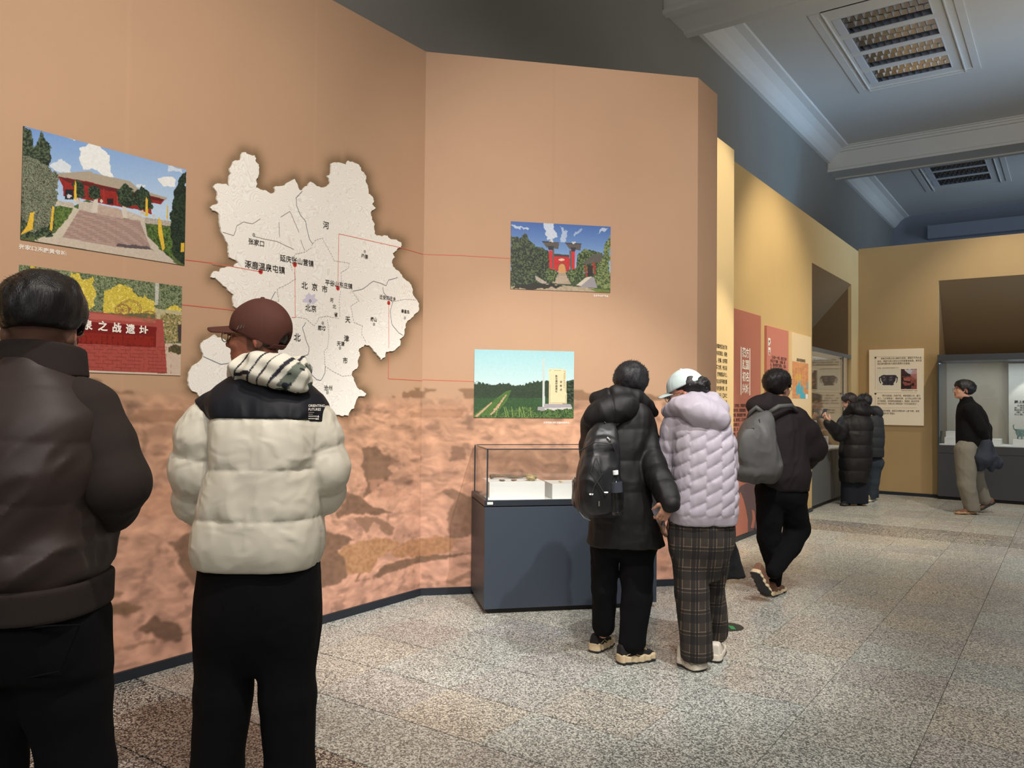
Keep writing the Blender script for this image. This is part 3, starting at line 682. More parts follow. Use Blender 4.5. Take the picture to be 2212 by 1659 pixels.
# ---- photographs mounted on the walls
def photo(tl, tr_, bl, on, n, nx, ny, label, name='photo_print'):
    a, b_, c_ = on(*tl), on(*tr_), on(*bl)
    a = a.copy(); b_[2] = a[2] = (a[2]+b_[2])/2; c_[:2] = a[:2]
    a, b_, c_ = a+n*.002, b_+n*.002, c_+n*.002
    art = Art(grid(a, b_, c_, nx, ny)); t_ = thing(name, label, 'photo', tuple((b_+c_)/2))
    return art, t_
def finish(art, t_, n, m=None):
    art.P = art.P-np.array(t_.location); return art.mesh('print', m or M_photo, t_, thick=.006, nrm=n)
GR = [(38,54,34),(58,78,44),(84,102,60),(122,136,92)]
DG = [(26,36,30),(36,50,38),(50,66,46),(72,88,62)]
YG = [(74,88,44),(130,130,50),(196,176,64),(224,200,90)]
# 1 temple with stairway
a, t_ = photo((50,273), (402,366), (45,517), pA, nA, 330, 200, 'photo of a temple above a wide stone stairway, upper left wall photo')
a.frame(0, 250, 2.765)
a.vgrad(60, (112, 150, 206), 560, (186, 208, 232)); a.poly([(90, 545), (1130, 640), (1130, 930), (80, 780)], (86, 100, 60), noise=.2, nf=.4)
cl = lambda pts, al=.9: a.poly(pts, (240, 238, 232), warp=6, f=.07, noise=.04, alpha=al)
cl([(470,190),(520,165),(600,180),(655,240),(665,330),(675,370),(600,350),(560,320),(500,310),(480,260)]); cl([(300,300),(370,260),(420,300),(420,345),(330,340)], .7)
cl([(940,370),(990,360),(1050,385),(1050,425),(970,415)]); cl([(1000,300),(1090,320),(1090,345),(1010,330)], .6); cl([(400,135),(450,145),(440,160)], .7); cl([(820,410),(870,410),(860,440),(820,430)], .6)
a.poly([(325,345),(540,330),(560,345),(775,390),(830,440),(998,490),(990,505),(900,480),(700,440),(520,395),(330,360)], (170, 158, 140), noise=.08, nf=1.2)
for k in range(26):
    x = 345+k*25; a.line([(x, 352+k*6.2), (x+8, 385+k*5)], .5, (120, 108, 96), .6)
a.poly([(345,362),(520,392),(700,436),(900,478),(985,500),(960,530),(905,520),(905,590),(820,560),(620,528),(470,490),(380,480),(375,420)], (146, 40, 36), noise=.2, nf=.4)
a.poly([(345,362),(700,436),(985,500),(960,512),(700,458),(400,395)], (96, 34, 32)); a.rect(640, 495, 678, 528, (40, 30, 30)); a.rect(388, 440, 438, 500, (32, 34, 40)); a.ell(412, 480, 14, 14, (210, 200, 200), warp=4, f=.3)
for x in (470, 560, 620, 700, 750): a.line([(x, 420+(x-470)*.1), (x, 510+(x-470)*.1)], 1.6, (178, 60, 50))
a.poly([(330,540),(440,540),(520,500),(560,520),(330,620)], (70, 96, 52), noise=.3, nf=.5)
a.poly([(335,505),(440,520),(440,552),(330,535)], (190, 180, 165), noise=.25, nf=1.0); a.poly([(470,510),(560,520),(550,580),(470,560)], (196, 186, 172), noise=.12, nf=.5)
a.poly([(740,560),(845,600),(845,632),(745,612)], (196, 186, 172), noise=.12, nf=.5); a.poly([(850,605),(1020,630),(1020,660),(850,640)], (176, 166, 154), noise=.3, nf=1.0)
a.poly([(590,528),(725,560),(740,615),(560,580)], (186, 164, 150), noise=.08)
a.poly([(470,560),(560,580),(740,615),(835,625),(905,800),(690,785),(370,728)], (172, 146, 136), noise=.06)
for k in range(16):
    t0 = k/16; a.line([(465-95*t0, 570+158*t0), (838+68*t0, 640+160*t0)], .7, (126, 100, 94), .75)
for x0, x1 in ((590, 570), (640, 630), (690, 692)): a.line([(x0, 590), (x1, 775)], 1.0, (150, 126, 116), .6)
a.poly([(700,762),(880,780),(905,805),(830,800),(700,780)], (92, 82, 86), warp=3)
a.poly([(205,742),(370,726),(690,785),(905,800),(1060,888),(800,850),(400,780),(205,750)], (198, 184, 168), noise=.05)
a.poly([(440,545),(475,560),(370,728),(205,742),(330,700)], (200, 190, 172), noise=.06)
a.leaves([(330,540),(435,555),(400,620),(330,690)], [(60,84,40),(84,108,50),(110,130,66)], 4, .1, .6)
a.poly([(835,600),(862,610),(880,720),(1040,870),(990,870),(900,790),(840,640)], (196, 186, 172), noise=.06)
a.leaves([(870,650),(1020,665),(1040,860),(960,800),(885,720)], [(48,68,38),(78,102,48),(104,128,62)], 4, .1, .6)
for c_, pts in ((1, [(550,575),(560,500),(572,488),(585,500),(582,580)]), (1, [(735,610),(730,540),(740,520),(752,540),(760,615)])): a.poly(pts, (208, 198, 184))
for x, y, r in ((456, 505, 14), (577, 495, 9), (606, 510, 8), (738, 525, 9), (850, 580, 12), (918, 600, 8)): a.ell(x, y, r, r*1.3, (206, 196, 180), noise=.15)
for tr_ in ([(430,400),(470,385),(505,420),(510,480),(440,490)], [(530,440),(565,408),(600,450),(600,500),(520,490)], [(700,440),(750,410),(800,450),(810,540),(720,540),(695,490)], [(805,460),(850,420),(900,460),(915,560),(830,560),(805,520)]): a.leaves(tr_, DG, 5, .15, .6, 8)
a.leaves([(100,50),(190,80),(200,200),(250,90),(300,200),(300,300),(320,500),(330,600),(310,720),(120,740)], DG+[(96,106,80)], 8, .1, .5, 3)
a.leaves([(130,230),(220,260),(340,350),(350,480),(300,640),(200,700),(120,600)], [(70,80,62),(110,118,96),(150,152,130),(60,66,50)], 8, .1, .7, 13)
a.leaves([(1110,320),(1080,360),(1040,450),(1015,600),(1025,800),(1050,850),(1120,890)], DG[:3], 6, .1, .5, 5)
a.poly([(100,735),(200,735),(210,750),(100,745)], (90, 100, 60))
for pts in ([(180,580),(205,575),(195,680),(120,712),(160,660)], [(312,540),(325,545),(312,690),(296,680)], [(447,385),(455,400),(458,500),(441,500)], [(872,480),(882,500),(885,605),(866,600)], [(945,600),(960,620),(985,790),(970,808),(945,700)], [(1000,515),(1006,560),(1003,625),(994,610)], [(1082,760),(1100,760),(1100,812),(1078,815)]): a.poly(pts, (222, 182, 60), noise=.12, nf=.5)
finish(a, t_, nA)
cap = Text(M_ink_w); cap.put('张家口涿鹿黄帝城', on_plane(40, 532, (AX+.001, 0, 0), nA)-np.array(t_.location), eA, .022, nA, .02, width=1.12); cap.obj('caption', t_, label='white caption below the photo')
# 2 red brick monument
a, t_ = photo((41,571), (393,619), (41,799), pA, nA, 320, 180, 'photo of a red brick monument with carved characters, lower left wall photo')
a.frame(0, 250, 2.765)
a.fill((92, 104, 72)); a.leaves([(90,860),(1100,1000),(1100,1180),(90,1180)], [(66,82,58),(96,112,76),(128,140,104),(160,164,130),(84,98,70)], 6, .1, .5, 2)
for pts in ([(420,930),(460,940),(500,980),(550,960),(580,1060),(550,1150),(450,1180),(440,1000)], [(620,1050),(700,1010),(790,1030),(830,1080),(800,1180),(620,1180)], [(800,1100),(860,1070),(930,1120),(930,1190),(800,1180)], [(960,1180),(1020,1130),(1085,1140),(1085,1200),(960,1200)], [(180,900),(330,930),(330,1000),(200,960)]): a.leaves(pts, [(200,178,60),(224,202,84),(176,158,56),(236,214,110)], 7, .1, .5, 4)
a.poly([(930,940),(950,1000),(945,1130),(925,1130)], (190, 190, 180), noise=.2, nf=.6); a.poly([(925,1150),(1090,1168),(1090,1230),(930,1230)], (186, 178, 140), noise=.1)
a.leaves([(960,1180),(1090,1190),(1090,1350),(980,1350)], [(200,176,130),(120,120,90),(170,150,80),(90,96,70)], 5, .1, .5)
a.poly([(985,1360),(1095,1360),(1095,1600),(985,1600)], (206, 184, 164), noise=.04); a.leaves([(1005,1380),(1040,1365),(1090,1380),(1090,1430),(1010,1410)], [(70,66,44),(96,90,58)], 4, .2)
a.poly([(300,1160),(470,1160),(935,1215),(972,1216),(998,1540),(300,1510)], (168, 78, 70), noise=.06)
a.poly([(300,1165),(700,1190),(930,1220),(930,1238),(300,1200)], (186, 100, 90)); a.poly([(300,1210),(935,1262),(932,1385),(300,1350)], (122, 30, 28), noise=.06)
a.poly([(300,1285),(925,1318),(922,1380),(300,1345)], (140, 38, 28), noise=.12, nf=.6)
for k in range(20): a.line([(330+k*31, 1288+k*1.6), (330+k*31, 1350+k*1.7)], .7, (92, 22, 20))
for k in range(18): a.ell(345+k*33, 1308+k*1.7, 3, 3, (60, 20, 18)); a.ell(345+k*33, 1345+k*1.7, 3, 3, (60, 20, 18))
for r_ in range(8):
    y = 1370+r_*21; a.line([(380, y), (990, y+12+r_*.7)], .8, (122, 48, 44), .8)
    for k in range(12): x = 400+k*54+(r_ % 2)*27; a.line([(x, y+x*.01), (x, y+20+x*.01)], .8, (122, 48, 44), .7)
a.poly([(380,1515),(990,1540),(1095,1545),(1095,1620),(380,1600)], (214, 192, 174), noise=.03)
a.poly([(1060,1250),(1085,1245),(1085,1350),(1065,1350)], (70, 60, 58))
for cx, cy, r in ((775, 1155, 70), (730, 1160, 45), (890, 1200, 44)):
    for rr_ in (1, .86): a.line([(cx+r*rr_*math.cos(k/24*6.283), cy+r*rr_*.78*math.sin(k/24*6.283)) for k in range(25)], 1.3, (140, 98, 66))
    for k in range(8): a.line([(cx, cy), (cx+r*math.cos(k*.785+.3), cy+r*.78*math.sin(k*.785+.3))], .8, (150, 108, 72))
    a.ell(cx, cy, 9, 9, (160, 112, 76))
a.line([(700, 1200), (935, 1218)], 1.6, (150, 106, 76))
finish(a, t_, nA)
tx = Text(M_ink_w); cc = np.array(t_.location)
for ch, x, y in (('阪', 425, 1240), ('泉', 523, 1249), ('之', 614, 1257), ('战', 697, 1266), ('遗', 779, 1274), ('址', 858, 1283)):
    tx.put(ch, on_plane(x/2.765, 250+y/2.765, (AX+.0075, 0, 0), nA)-cc, eA, .047, nA, .035, width=.95, align='c')
tx.obj('lettering', t_, label='cream carved characters printed in the photo', kind='stuff')
# 3 red gate temple
a, t_ = photo((1104,479), (1319,489), (1103,624), pB, nB, 230, 150, 'photo of a red temple gate with twin towers, upper photo on angled wall')
a.frame(1000, 460, 3.5294)
a.vgrad(60, (56, 96, 168), 420, (150, 184, 222)); a.poly([(355, 440), (1135, 460), (1135, 620), (355, 600)], (66, 78, 54), noise=.2, nf=.4)
cl2 = lambda pts, al=.8: a.poly(pts, (226, 230, 236), warp=6, f=.12, noise=.05, alpha=al)
cl2([(615,85),(690,85),(690,130),(715,180),(650,210),(620,150)]); cl2([(740,95),(780,130),(800,180),(780,230),(735,210),(760,150)], .6); cl2([(370,95),(500,120),(500,130),(380,115)], .7); cl2([(1025,150),(1050,110),(1110,110),(1090,135)], .7); cl2([(830,170),(900,110),(880,150),(840,180)], .5)
a.leaves([(365,175),(400,180),(430,190),(480,160),(525,210),(560,250),(620,270),(670,300),(680,430),(720,450),(700,520),(600,545),(365,580)], DG+[(90,104,70)], 6, .12, .6, 3)
a.leaves([(870,330),(930,280),(1000,285),(1050,300),(1050,450),(860,450)], GR, 5, .12, .6, 4)
a.poly([(690,325),(812,330),(815,450),(690,440)], (196, 42, 48), noise=.06); a.poly([(695,312),(812,318),(812,335),(695,330)], (70, 66, 64), noise=.3, nf=1)
a.ell(755, 420, 33, 40, (120, 78, 70)); a.ell(755, 425, 27, 38, (206, 150, 92), noise=.08); a.rect(728, 425, 783, 460, (206, 150, 92)); a.ell(752, 357, 24, 9, (220, 200, 170))
for x0, x1 in ((655, 695), (812, 855)):
    a.poly([(x0,285),(x1,290),(x1-2,435),(x0+4,420)], (206, 46, 50), noise=.04)
a.poly([(682,270),(695,270),(692,425),(680,420)], (96, 92, 92)); a.poly([(812,285),(828,290),(830,438),(816,438)], (96, 92, 92))
for x0, x1 in ((602, 735), (777, 903)):
    y = 215 if x0 < 700 else 226
    a.poly([(x0,y),(x1,y+8),(x1-8,y+60),(x0+35,y+48)], (92, 86, 82), noise=.12, nf=.6); a.poly([(x0,y),(x1,y+8),(x1,y+14),(x0+4,y+8)], (60, 56, 54)); a.ell((x0+x1)/2+5, y-2, 16, 7, (210, 212, 214), warp=3, f=.4)
    a.poly([(x0+45,y+35),(x1-40,y+38),(x1-50,y+70),(x0+50,y+66)], (48, 50, 58), noise=.4, nf=.8)
a.poly([(730,455),(780,455),(825,545),(680,535)], (176, 158, 138), noise=.1, nf=.6)
for k in range(8): a.line([(725-k*5, 462+k*10), (785+k*5, 465+k*10)], .6, (126, 110, 96), .7)
a.leaves([(640,430),(700,425),(725,460),(700,520),(640,500)], GR, 4, .15, .6, 5); a.leaves([(790,440),(860,430),(930,460),(920,510),(840,530),(800,500)], GR, 4, .15, .6, 6)
a.poly([(875,550),(970,485),(1000,490),(1025,570),(900,565)], (150, 146, 150)); a.poly([(865,550),(940,490),(985,485),(900,555)], (206, 196, 180))
a.poly([(550,475),(640,530),(620,548),(555,510)], (170, 160, 148), noise=.2, nf=.5)
a.poly([(900,390),(960,345),(1000,310),(1065,315),(1065,370),(960,390)], (92, 90, 82), noise=.15, nf=.8); a.poly([(930,400),(940,400),(948,485),(938,485)], (176, 40, 44)); a.poly([(988,380),(1005,380),(1015,470),(1000,470)], (176, 40, 44)); a.rect(950, 400, 990, 480, (50, 44, 44)); a.rect(1040, 370, 1062, 400, (150, 40, 40))
a.leaves([(1125,170),(1090,210),(1070,300),(1060,360),(1015,420),(1000,500),(1040,570),(1120,605)], GR[1:]+[(140,150,90)], 5, .12, .6, 7)
a.poly([(365,560),(640,540),(1000,575),(1120,600),(1120,612),(365,585)], (168, 152, 128), noise=.15, nf=.4); a.poly([(400,545),(700,540),(760,560),(560,585),(380,580)], (44, 42, 36), warp=5, noise=.2); a.poly([(960,575),(1120,585),(1120,610),(1020,605)], (110, 124, 60), noise=.15)
finish(a, t_, nB)
cap = Text(M_ink_w); cap.put('北京平谷轩辕庙', pB(1282, 638.5)-np.array(t_.location)-bn*.002, eB, .016, nB, .02); cap.obj('caption', t_, label='white caption below the photo')
# 4 stele in a field
a, t_ = photo((1025,755), (1240,759), (1024,902), pB, nB, 230, 155, 'photo of a pale stone stele in a green field, lower photo on angled wall')
a.frame(1000, 460, 3.5294)
a.vgrad(1040, (158, 206, 214), 1300, (196, 224, 224))
a.poly([(80,1300),(130,1290),(200,1310),(350,1300),(400,1320),(540,1290),(640,1275),(800,1285),(850,1290),(850,1420),(80,1430)], (50, 66, 48), warp=5, f=.3, noise=.3, nf=.6)
a.rect(80, 1410, 850, 1570, (54, 84, 52), noise=.2, nf=.5); a.poly([(80,1540),(330,1360),(370,1350),(330,1440),(230,1560),(80,1560)], (78, 112, 56), noise=.2, nf=.5)
a.poly([(325,1385),(335,1390),(260,1500),(215,1550),(200,1540),(270,1460)], (196, 160, 130), warp=2, f=.3); a.poly([(90,1550),(220,1440),(222,1450),(110,1556)], (190, 160, 128))
a.poly([(610,1110),(622,1110),(625,1480),(604,1480)], (198, 206, 200)); a.poly([(568,1480),(640,1476),(640,1510),(570,1505)], (160, 156, 158))
a.leaves([(790,1280),(848,1270),(848,1450),(790,1450)], DG, 4, .2, .5)
a.poly([(655,1190),(765,1192),(785,1200),(793,1455),(655,1455)], (226, 212, 172), noise=.02); a.line([(663,1200), (663,1448), (784,1448), (778,1205), (663,1198)], .7, (170, 150, 110))
a.poly([(618,1455),(820,1458),(832,1482),(620,1490)], (166, 160, 166)); a.poly([(620,1488),(832,1482),(830,1505),(640,1520)], (206, 202, 198), noise=.05)
a.leaves([(80,1560),(300,1520),(500,1470),(560,1520),(640,1500),(850,1500),(850,1570),(80,1570)], [(40,66,36),(64,96,48),(110,136,80),(54,80,44)], 5, .2, .6)
for x in (250, 330, 350, 380, 430, 455, 470, 520): a.line([(x, 1555), (x+(x % 7-3)*8, 1480-(x % 5)*8)], 1.6, (130, 156, 84), .9)
finish(a, t_, nB)
tx = Text(M_ink_d); cc = np.array(t_.location)
tx.put('新石器时期遗址', on_plane(1000+713/3.5294, 460+1244/3.5294, P1+bn*.0075, nB)-cc, eB, .0165, nB, .01, vert=1.0, align='c')
tx.put('安新庄', on_plane(1000+748/3.5294, 460+1288/3.5294, P1+bn*.0075, nB)-cc, eB, .0165, nB, .01, vert=1.55, align='c')
tx.put('河北省文物保护单位', on_plane(1000+772/3.5294, 460+1225/3.5294, P1+bn*.0075, nB)-cc, eB, .008, nB, 0, vert=1.4, align='c')
tx.obj('lettering', t_, label='characters carved on the stele in the photo', kind='stuff')
cap = Text(M_ink_w); cap.put('迁安安新庄新石器时期遗址', pB(1174, 913)-cc-bn*.002, eB, .016, nB, .02); cap.obj('caption', t_, label='white caption below the photo')

# ---- printing on the yellow partition
tx = Text(M_ink_d)
for i, ln in enumerate(['京津冀地区始终地', '域共同演进、相融', '，抚顺、赵等国', '燕荷文明、修五径', '魏等郡县并立，', '东北和平朝的重', '辽东党通中原、初', '大标记｜辽金之', '明期的都城承', '历代王都京师']):
    p = on_plane(1570.5, 751+i*14.8, (-2.76, 0, 0), nC); tx.put(ln, p, eC, .043, nC, .012, width=.88, align='r')
tx.obj('lettering', part_y, label='dark printed text lines', kind='stuff')
# panels on wall C
M_red = mat('panel_red', (178, 112, 94), .6, bump=.05, vary=.02); M_red2 = mat('panel_pink', (196, 124, 108), .6); M_cream = mat('panel_cream', (226, 202, 162), .6)
M_edge = mat('panel_edge_dark', (96, 70, 52), .7)
def panel(name, y0, y1, z0, z1, m, label, th=.03):
    t_ = thing(name, label, 'panel', (CX, (y0+y1)/2, z0)); 
    Bm().box(0, th, -(y1-y0)/2, (y1-y0)/2, 0, z1-z0).obj('board', m, t_, bevel=.002)
    return t_
def onC(x, y, th=.0305): return on_plane(x, y, (CX+th, 0, 0), nC)
t_ = panel('text_panel', 7.76, 9.03, .052, 2.457, M_red, 'tall terracotta text panel with white vertical title beside the yellow partition', .012)
cc = np.array(t_.location); fr = (1570, 660, 6.91)
tx = Text(M_ink_w)
tx.put('燕赵初兴', onC(fr[0]+256/6.91, fr[1]+700/6.91, .0125)-cc, eC, .104, nC, .02, vert=1.06, align='c', width=1.0)
tx.put('方国名城', onC(fr[0]+305/6.91, fr[1]+710/6.91, .0125)-cc, eC, .104, nC, .02, vert=1.06, align='c', width=1.0)
for x, y0, y1 in ((214, 615, 1335), (345, 640, 1340)):
    q0 = onC(fr[0]+x/6.91, fr[1]+y0/6.91, .0132)-cc; q1 = onC(fr[0]+x/6.91, fr[1]+y1/6.91, .0132)-cc; q1[:2] = q0[:2]; e_ = eC*.012; tx.b.quad(q1-e_, q1+e_, q0+e_, q0-e_)
tx.obj('title_lettering', t_, label='white vertical title between two white rules')
tx = Text(M_ink_d)
for i, ln in enumerate(['　北京地区，早期国家诞生', '世同卡西，燕国燕都蓟城', '物语，黄钺战国时个春秋', '域，昌老晋辽，召公封燕', '济的霸公召，', '燃放，召', '莫城，夏', '莫等周']):
    tx.put(ln, onC(1584, 876+i*10.4-.0, .0125)-cc, eC, .036, nC, .01, width=.92)
tx.obj('lettering', t_, kind='stuff')
# printed horse figure at the foot of the panel
hp = [(1592,1063),(1600,1050),(1612,1044),(1640,1046),(1641,1140),(1634,1146),(1628,1142),(1632,1120),(1630,1104),(1624,1100),(1626,1120),(1622,1140),(1632,1142),(1622,1152),(1616,1148),(1616,1124),(1612,1100),(1607,1080),(1600,1062),(1594,1074)]
R = Bm(); R.add([onC(x, y, .0134)-cc for x, y in hp], [tuple(range(len(hp)))]); R.obj('horse_print', mat('horse_print', (98, 78, 82), .6), t_, label='dark printed horse figure')
t_ = panel('text_panel', 9.187, 10.044, .75, 2.362, M_red2, 'pinkish red text panel headed with two white characters, right of the tall panel')
cc = np.array(t_.location); tx = Text(M_ink_w); tx.put('燕国', onC(fr[0]+634/6.91, fr[1]+545/6.91)-cc, eC, .086, nC, .05, vert=1.06, align='c', width=1.0); tx.obj('title_lettering', t_)
tx = Text(M_ink_d)
for i, ln in enumerate(['　公元前十一世纪，周武王灭商', '封召公于“燕国”，为燕侯，都', '城，遗址即琉璃河遗址，立国八', '百，春秋时，燕山，南，北，']):
    tx.put(ln, onC(fr[0]+650/6.91, fr[1]+(765+i*58)/6.91)-cc, eC, .040, nC, .01, width=1.05)
tx.obj('lettering', t_, kind='stuff')
t_ = panel('map_panel', 10.203, 11.088, .75, 2.362, M_cream, 'cream panel with an orange and blue map, beside the left display case')
cc = np.array(t_.location); tx = Text(M_ink_d); tx.put('战国时期燕国疆域图', onC(fr[0]+1040/6.91, fr[1]+808/6.91)-cc, eC, .042, nC, .01); tx.obj('lettering', t_, kind='stuff')
q0 = onC(fr[0]+978/6.91, fr[1]+830/6.91, .0315); q1 = onC(fr[0]+1218/6.91, fr[1]+860/6.91, .0315); q2 = onC(fr[0]+978/6.91, fr[1]+1385/6.91, .0315); q1[2] = q0[2]; q2[1] = q0[1]; q2[0] = q1[0] = q0[0]
a = Art(grid(q0, q1, q2, 70, 80)); a.frame(*fr); a.fill((214, 150, 100)); a.c *= 1+.12*n2(a.X, a.Y, .25, 4)[..., None]; a.ell(1070, 1080, 60, 60, (222, 176, 84), warp=3, f=.3, alpha=.7)
a.poly([(1035,1200),(1070,1180),(1090,1110),(1100,1130),(1095,1230),(1120,1190),(1145,1210),(1140,1300),(1170,1310),(1170,1410),(1090,1410),(1095,1330),(1070,1320),(1050,1355),(1035,1280)], (74, 178, 200), warp=1.0, f=.5)
a.poly([(1205,1150),(1220,1120),(1220,1260),(1195,1230)], (74, 178, 200), warp=1, f=.5); a.rect(1178, 1325, 1214, 1408, (238, 234, 226))
for k in range(9): a.line([(985+k*27, 850), (1000+k*25+20*math.sin(k*2), 1100), (990+k*26, 1300)], .6, (170, 100, 66), .5)
a.P = a.P-cc; a.mesh('printed_map', M_photo, t_)
# panel on the back wall
t_ = thing('text_panel', 'cream text panel with a bronze vessel picture on the back wall', 'panel', (-2.335, DY, 1.13)); cc = np.array(t_.location)
M_cream2 = mat('panel_beige', (250, 234, 208), .6)
Bm().box(-.405, .405, -.035, 0, 0, 1.235).obj('board', M_cream2, t_, bevel=.003)
f2 = (1870, 740, 8.7286)
def onD(x, y, th=.0355): return on_plane(f2[0]+x/f2[2], f2[1]+y/f2[2], (0, DY-th, 0), nD)-cc
tx = Text(M_ink_d)
for x, y, s_ in ((285,302,'周成王时周公召公被封为燕侯，都城在今河北易'), (218,355,'县东，燕国为周王室在北方的重要诸侯国，是东亚'), (218,403,'地区周时期的两大城邑和重要文化遗迹。'), (300,1000,'“燕外迫蛮貉，内措齐晋，崎岖强国之间，最为'), (220,1052,'弱小，几灭者数矣”，春秋时期，北方的山戎势力强'), (220,1102,'大不断南侵，对燕国构成威胁最大，燕桓侯（前697年至'), (220,1150,'前691年在位）为避山戎之患徙临易（今河北雄县西北）。'), (290,1285,'战国中晚期，燕昭王时期形成“上都”外制，武阳'), (300,1335,'都城即今燕下都遗址。')):
    w_ = (965 if y not in (403, 1335) else (795 if y == 403 else 545))-x; n_c = len(s_); h_ = .033
    tx.put(s_, onD(x, y), eD, h_, nD, 0, width=(w_/f2[2]/F*13.5)/(n_c*h_)*.90)
tx.put('燕侯簋，西周早期燕国青铜器铭文拓片', onD(218, 482), eD, .016, nD, 0, width=1.1); tx.put('琉璃河遗址发掘现场（局部）', onD(672, 908), eD, .016, nD, 0, width=1.1)
for y0 in (285, 965): q = onD(184, y0); tx.b.quad(q+[-.014, 0, -.014], q+[.014, 0, -.014], q+[.014, 0, .014], q+[-.014, 0, .014])
for (x0, y0), (x1, y1) in (((200,265),(965,265)), ((200,948),(965,948)), ((200,1235),(965,1232)), ((180,310),(180,880)), ((180,985),(180,1400))):
    q0, q1 = onD(x0, y0), onD(x1, y1); d = (q1-q0)/np.linalg.norm(q1-q0); s_ = np.cross(nD, d)*.0012; tx.b.quad(q0-s_, q1-s_, q1+s_, q0+s_)
tx.obj('lettering', t_, kind='stuff')
q0, q1, q2 = onD(218, 500, .037)+cc, onD(645, 500, .037)+cc, onD(218, 888, .037)+cc; q1[2] = q0[2]; q2[0] = q0[0]
a = Art(grid(q0, q1, q2, 100, 90)); a.frame(*f2); a.fill((236, 228, 206))
BK = (58, 52, 62)
a.poly([(295,625),(330,610),(560,612),(590,630),(570,660),(560,720),(520,780),(540,790),(510,805),(330,805),(305,785),(330,770),(295,720),(285,650)], BK, noise=.35, nf=1.2)
a.poly([(250,655),(300,625),(305,650),(275,670),(275,720),(295,765),(275,770),(252,715)], BK); a.poly([(550,620),(605,650),(600,715),(582,765),(570,760),(582,715),(580,665),(550,655)], BK)
for x, y in ((340, 650), (480, 655), (350, 700), (470, 705)): a.ell(x, y, 30, 18, (128, 122, 136), warp=3, f=.6, alpha=.7)
a.rect(412, 620, 424, 800, (30, 26, 32)); a.P = a.P-cc; a.mesh('vessel_picture', M_photo, t_)
q0, q1, q2 = onD(665, 500, .037)+cc, onD(965, 500, .037)+cc, onD(665, 878, .037)+cc; q1[2] = q0[2]; q2[0] = q0[0]
a = Art(grid(q0, q1, q2, 80, 90)); a.frame(*f2); a.fill((150, 84, 74)); a.c *= 1+.3*n2(a.X, a.Y, .3, 4)[..., None]
a.poly([(720,500),(965,500),(965,600),(820,600),(760,540)], (206, 208, 220), warp=3, f=.3, noise=.1); a.poly([(660,500),(720,505),(770,570),(850,600),(840,640),(660,640)], (66, 44, 48), warp=2, f=.3, noise=.3)
a.poly([(660,640),(860,690),(850,760),(760,760),(700,730),(700,780),(860,800),(850,878),(660,878)], (44, 30, 30), warp=3, f=.3, noise=.3); a.poly([(710,665),(850,680),(840,730),(720,715)], (176, 100, 86)); a.poly([(720,770),(840,760),(840,800),(730,815)], (156, 84, 74)); a.ell(890, 790, 25, 30, (40, 24, 26))
a.poly([(870,520),(960,520),(965,700),(860,640)], (196, 140, 140), warp=4, f=.4, alpha=.7); a.P = a.P-cc; a.mesh('site_picture', M_photo, t_)

# green floor marker
t_ = thing('floor_sticker', 'round black and green sticker on the terrazzo floor behind the plaid trousers', 'sticker', (-1.843, 5.066, .0005))
Bm().lathe((0, 0, 0), [(.001, .0006), (.105, .0006), (.105, 0)], 32).obj('disc', mat('sticker_black', (40, 52, 50), .5), t_)
B = Bm(); 
for sx in (-1, 1): B.prism([(sx*.012+.0, -.06, .001), (sx*.012+sx*.03, -.06, .001), (sx*.012+sx*.03, .01, .001), (sx*.012, .03, .001)][::sx], (0, 0, .0004))
B.obj('footprint_symbol', mat('sticker_green', (40, 150, 92), .5), t_)
t_.rotation_euler = (0, 0, .6)
# ================================================================== display cases
M_case = mat('case_grey_metal', (58, 66, 78), .45, spec=.4, bump=.05, bscale=200)
M_case_d = mat('case_dark_frame', (44, 50, 58), .35)
M_black = mat('black_plinth', (16, 17, 19), .5)
M_white = mat('plinth_white', (226, 226, 224), .7, bump=.03)
M_glass = glass_mat('case_glass', (.985, .99, .988))
M_glassD = glass_mat('display_glass', (.98, .99, .985))
M_edge = mat('glass_edge', (48, 62, 70), .15, spec=.8)
# --- free-standing table case (local x along the angled wall, y towards the wall)
th = math.atan2(bd[1], bd[0])
c0 = np.array([-3.281, 4.343, 0]); ex = bd; ey = -bn
tc_ = thing('display_case', 'dark grey table display case with glass top against the angled wall', 'display case', tuple(c0), th)
Lc, Dc = 1.245, .60
Bm().box(.03, Lc-.03, .03, Dc-.02, 0, .035).obj('plinth', M_black, tc_)
Bm().box(0, Lc, 0, Dc, .035, .728).obj('body', M_case, tc_, bevel=.002)
Bm().box(.008, Lc-.008, .008, Dc-.008, .728, .736).obj('shadow_gap', M_black, tc_)
b = Bm(); w_ = .022
b.box(-.002, Lc+.002, -.002, w_, .736, .775).box(-.002, Lc+.002, Dc-w_, Dc+.002, .736, .775).box(-.002, w_, w_, Dc-w_, .736, .775).box(Lc-w_, Lc+.002, w_, Dc-w_, .736, .775)
b.obj('top_frame', M_case_d, tc_, bevel=.0015)
Bm().box(w_, Lc-w_, w_, Dc-w_, .736, .757).obj('base_board', M_white, tc_)
g0, g1 = .018, .75; zt = 1.124; gt = .008
for nm, bx in (('glass_pane', (g0, Lc-g0, g0, g0+gt, .757, zt-gt)), ('glass_pane', (g0, Lc-g0, Dc-g0-gt, Dc-g0, .757, zt-gt)), ('glass_pane', (g0, g0+gt, g0+gt, Dc-g0-gt, .757, zt-gt)),
               ('glass_pane', (Lc-g0-gt, Lc-g0, g0+gt, Dc-g0-gt, .757, zt-gt)), ('glass_pane', (g0, Lc-g0, g0, Dc-g0, zt-gt, zt))):
    Bm().box(*bx).obj(nm, M_glass, tc_)
b = Bm(); e_ = .0045
for x in (g0, Lc-g0):
    for y in (g0, Dc-g0): b.box(x-e_, x+e_, y-e_, y+e_, .757, zt+.001)
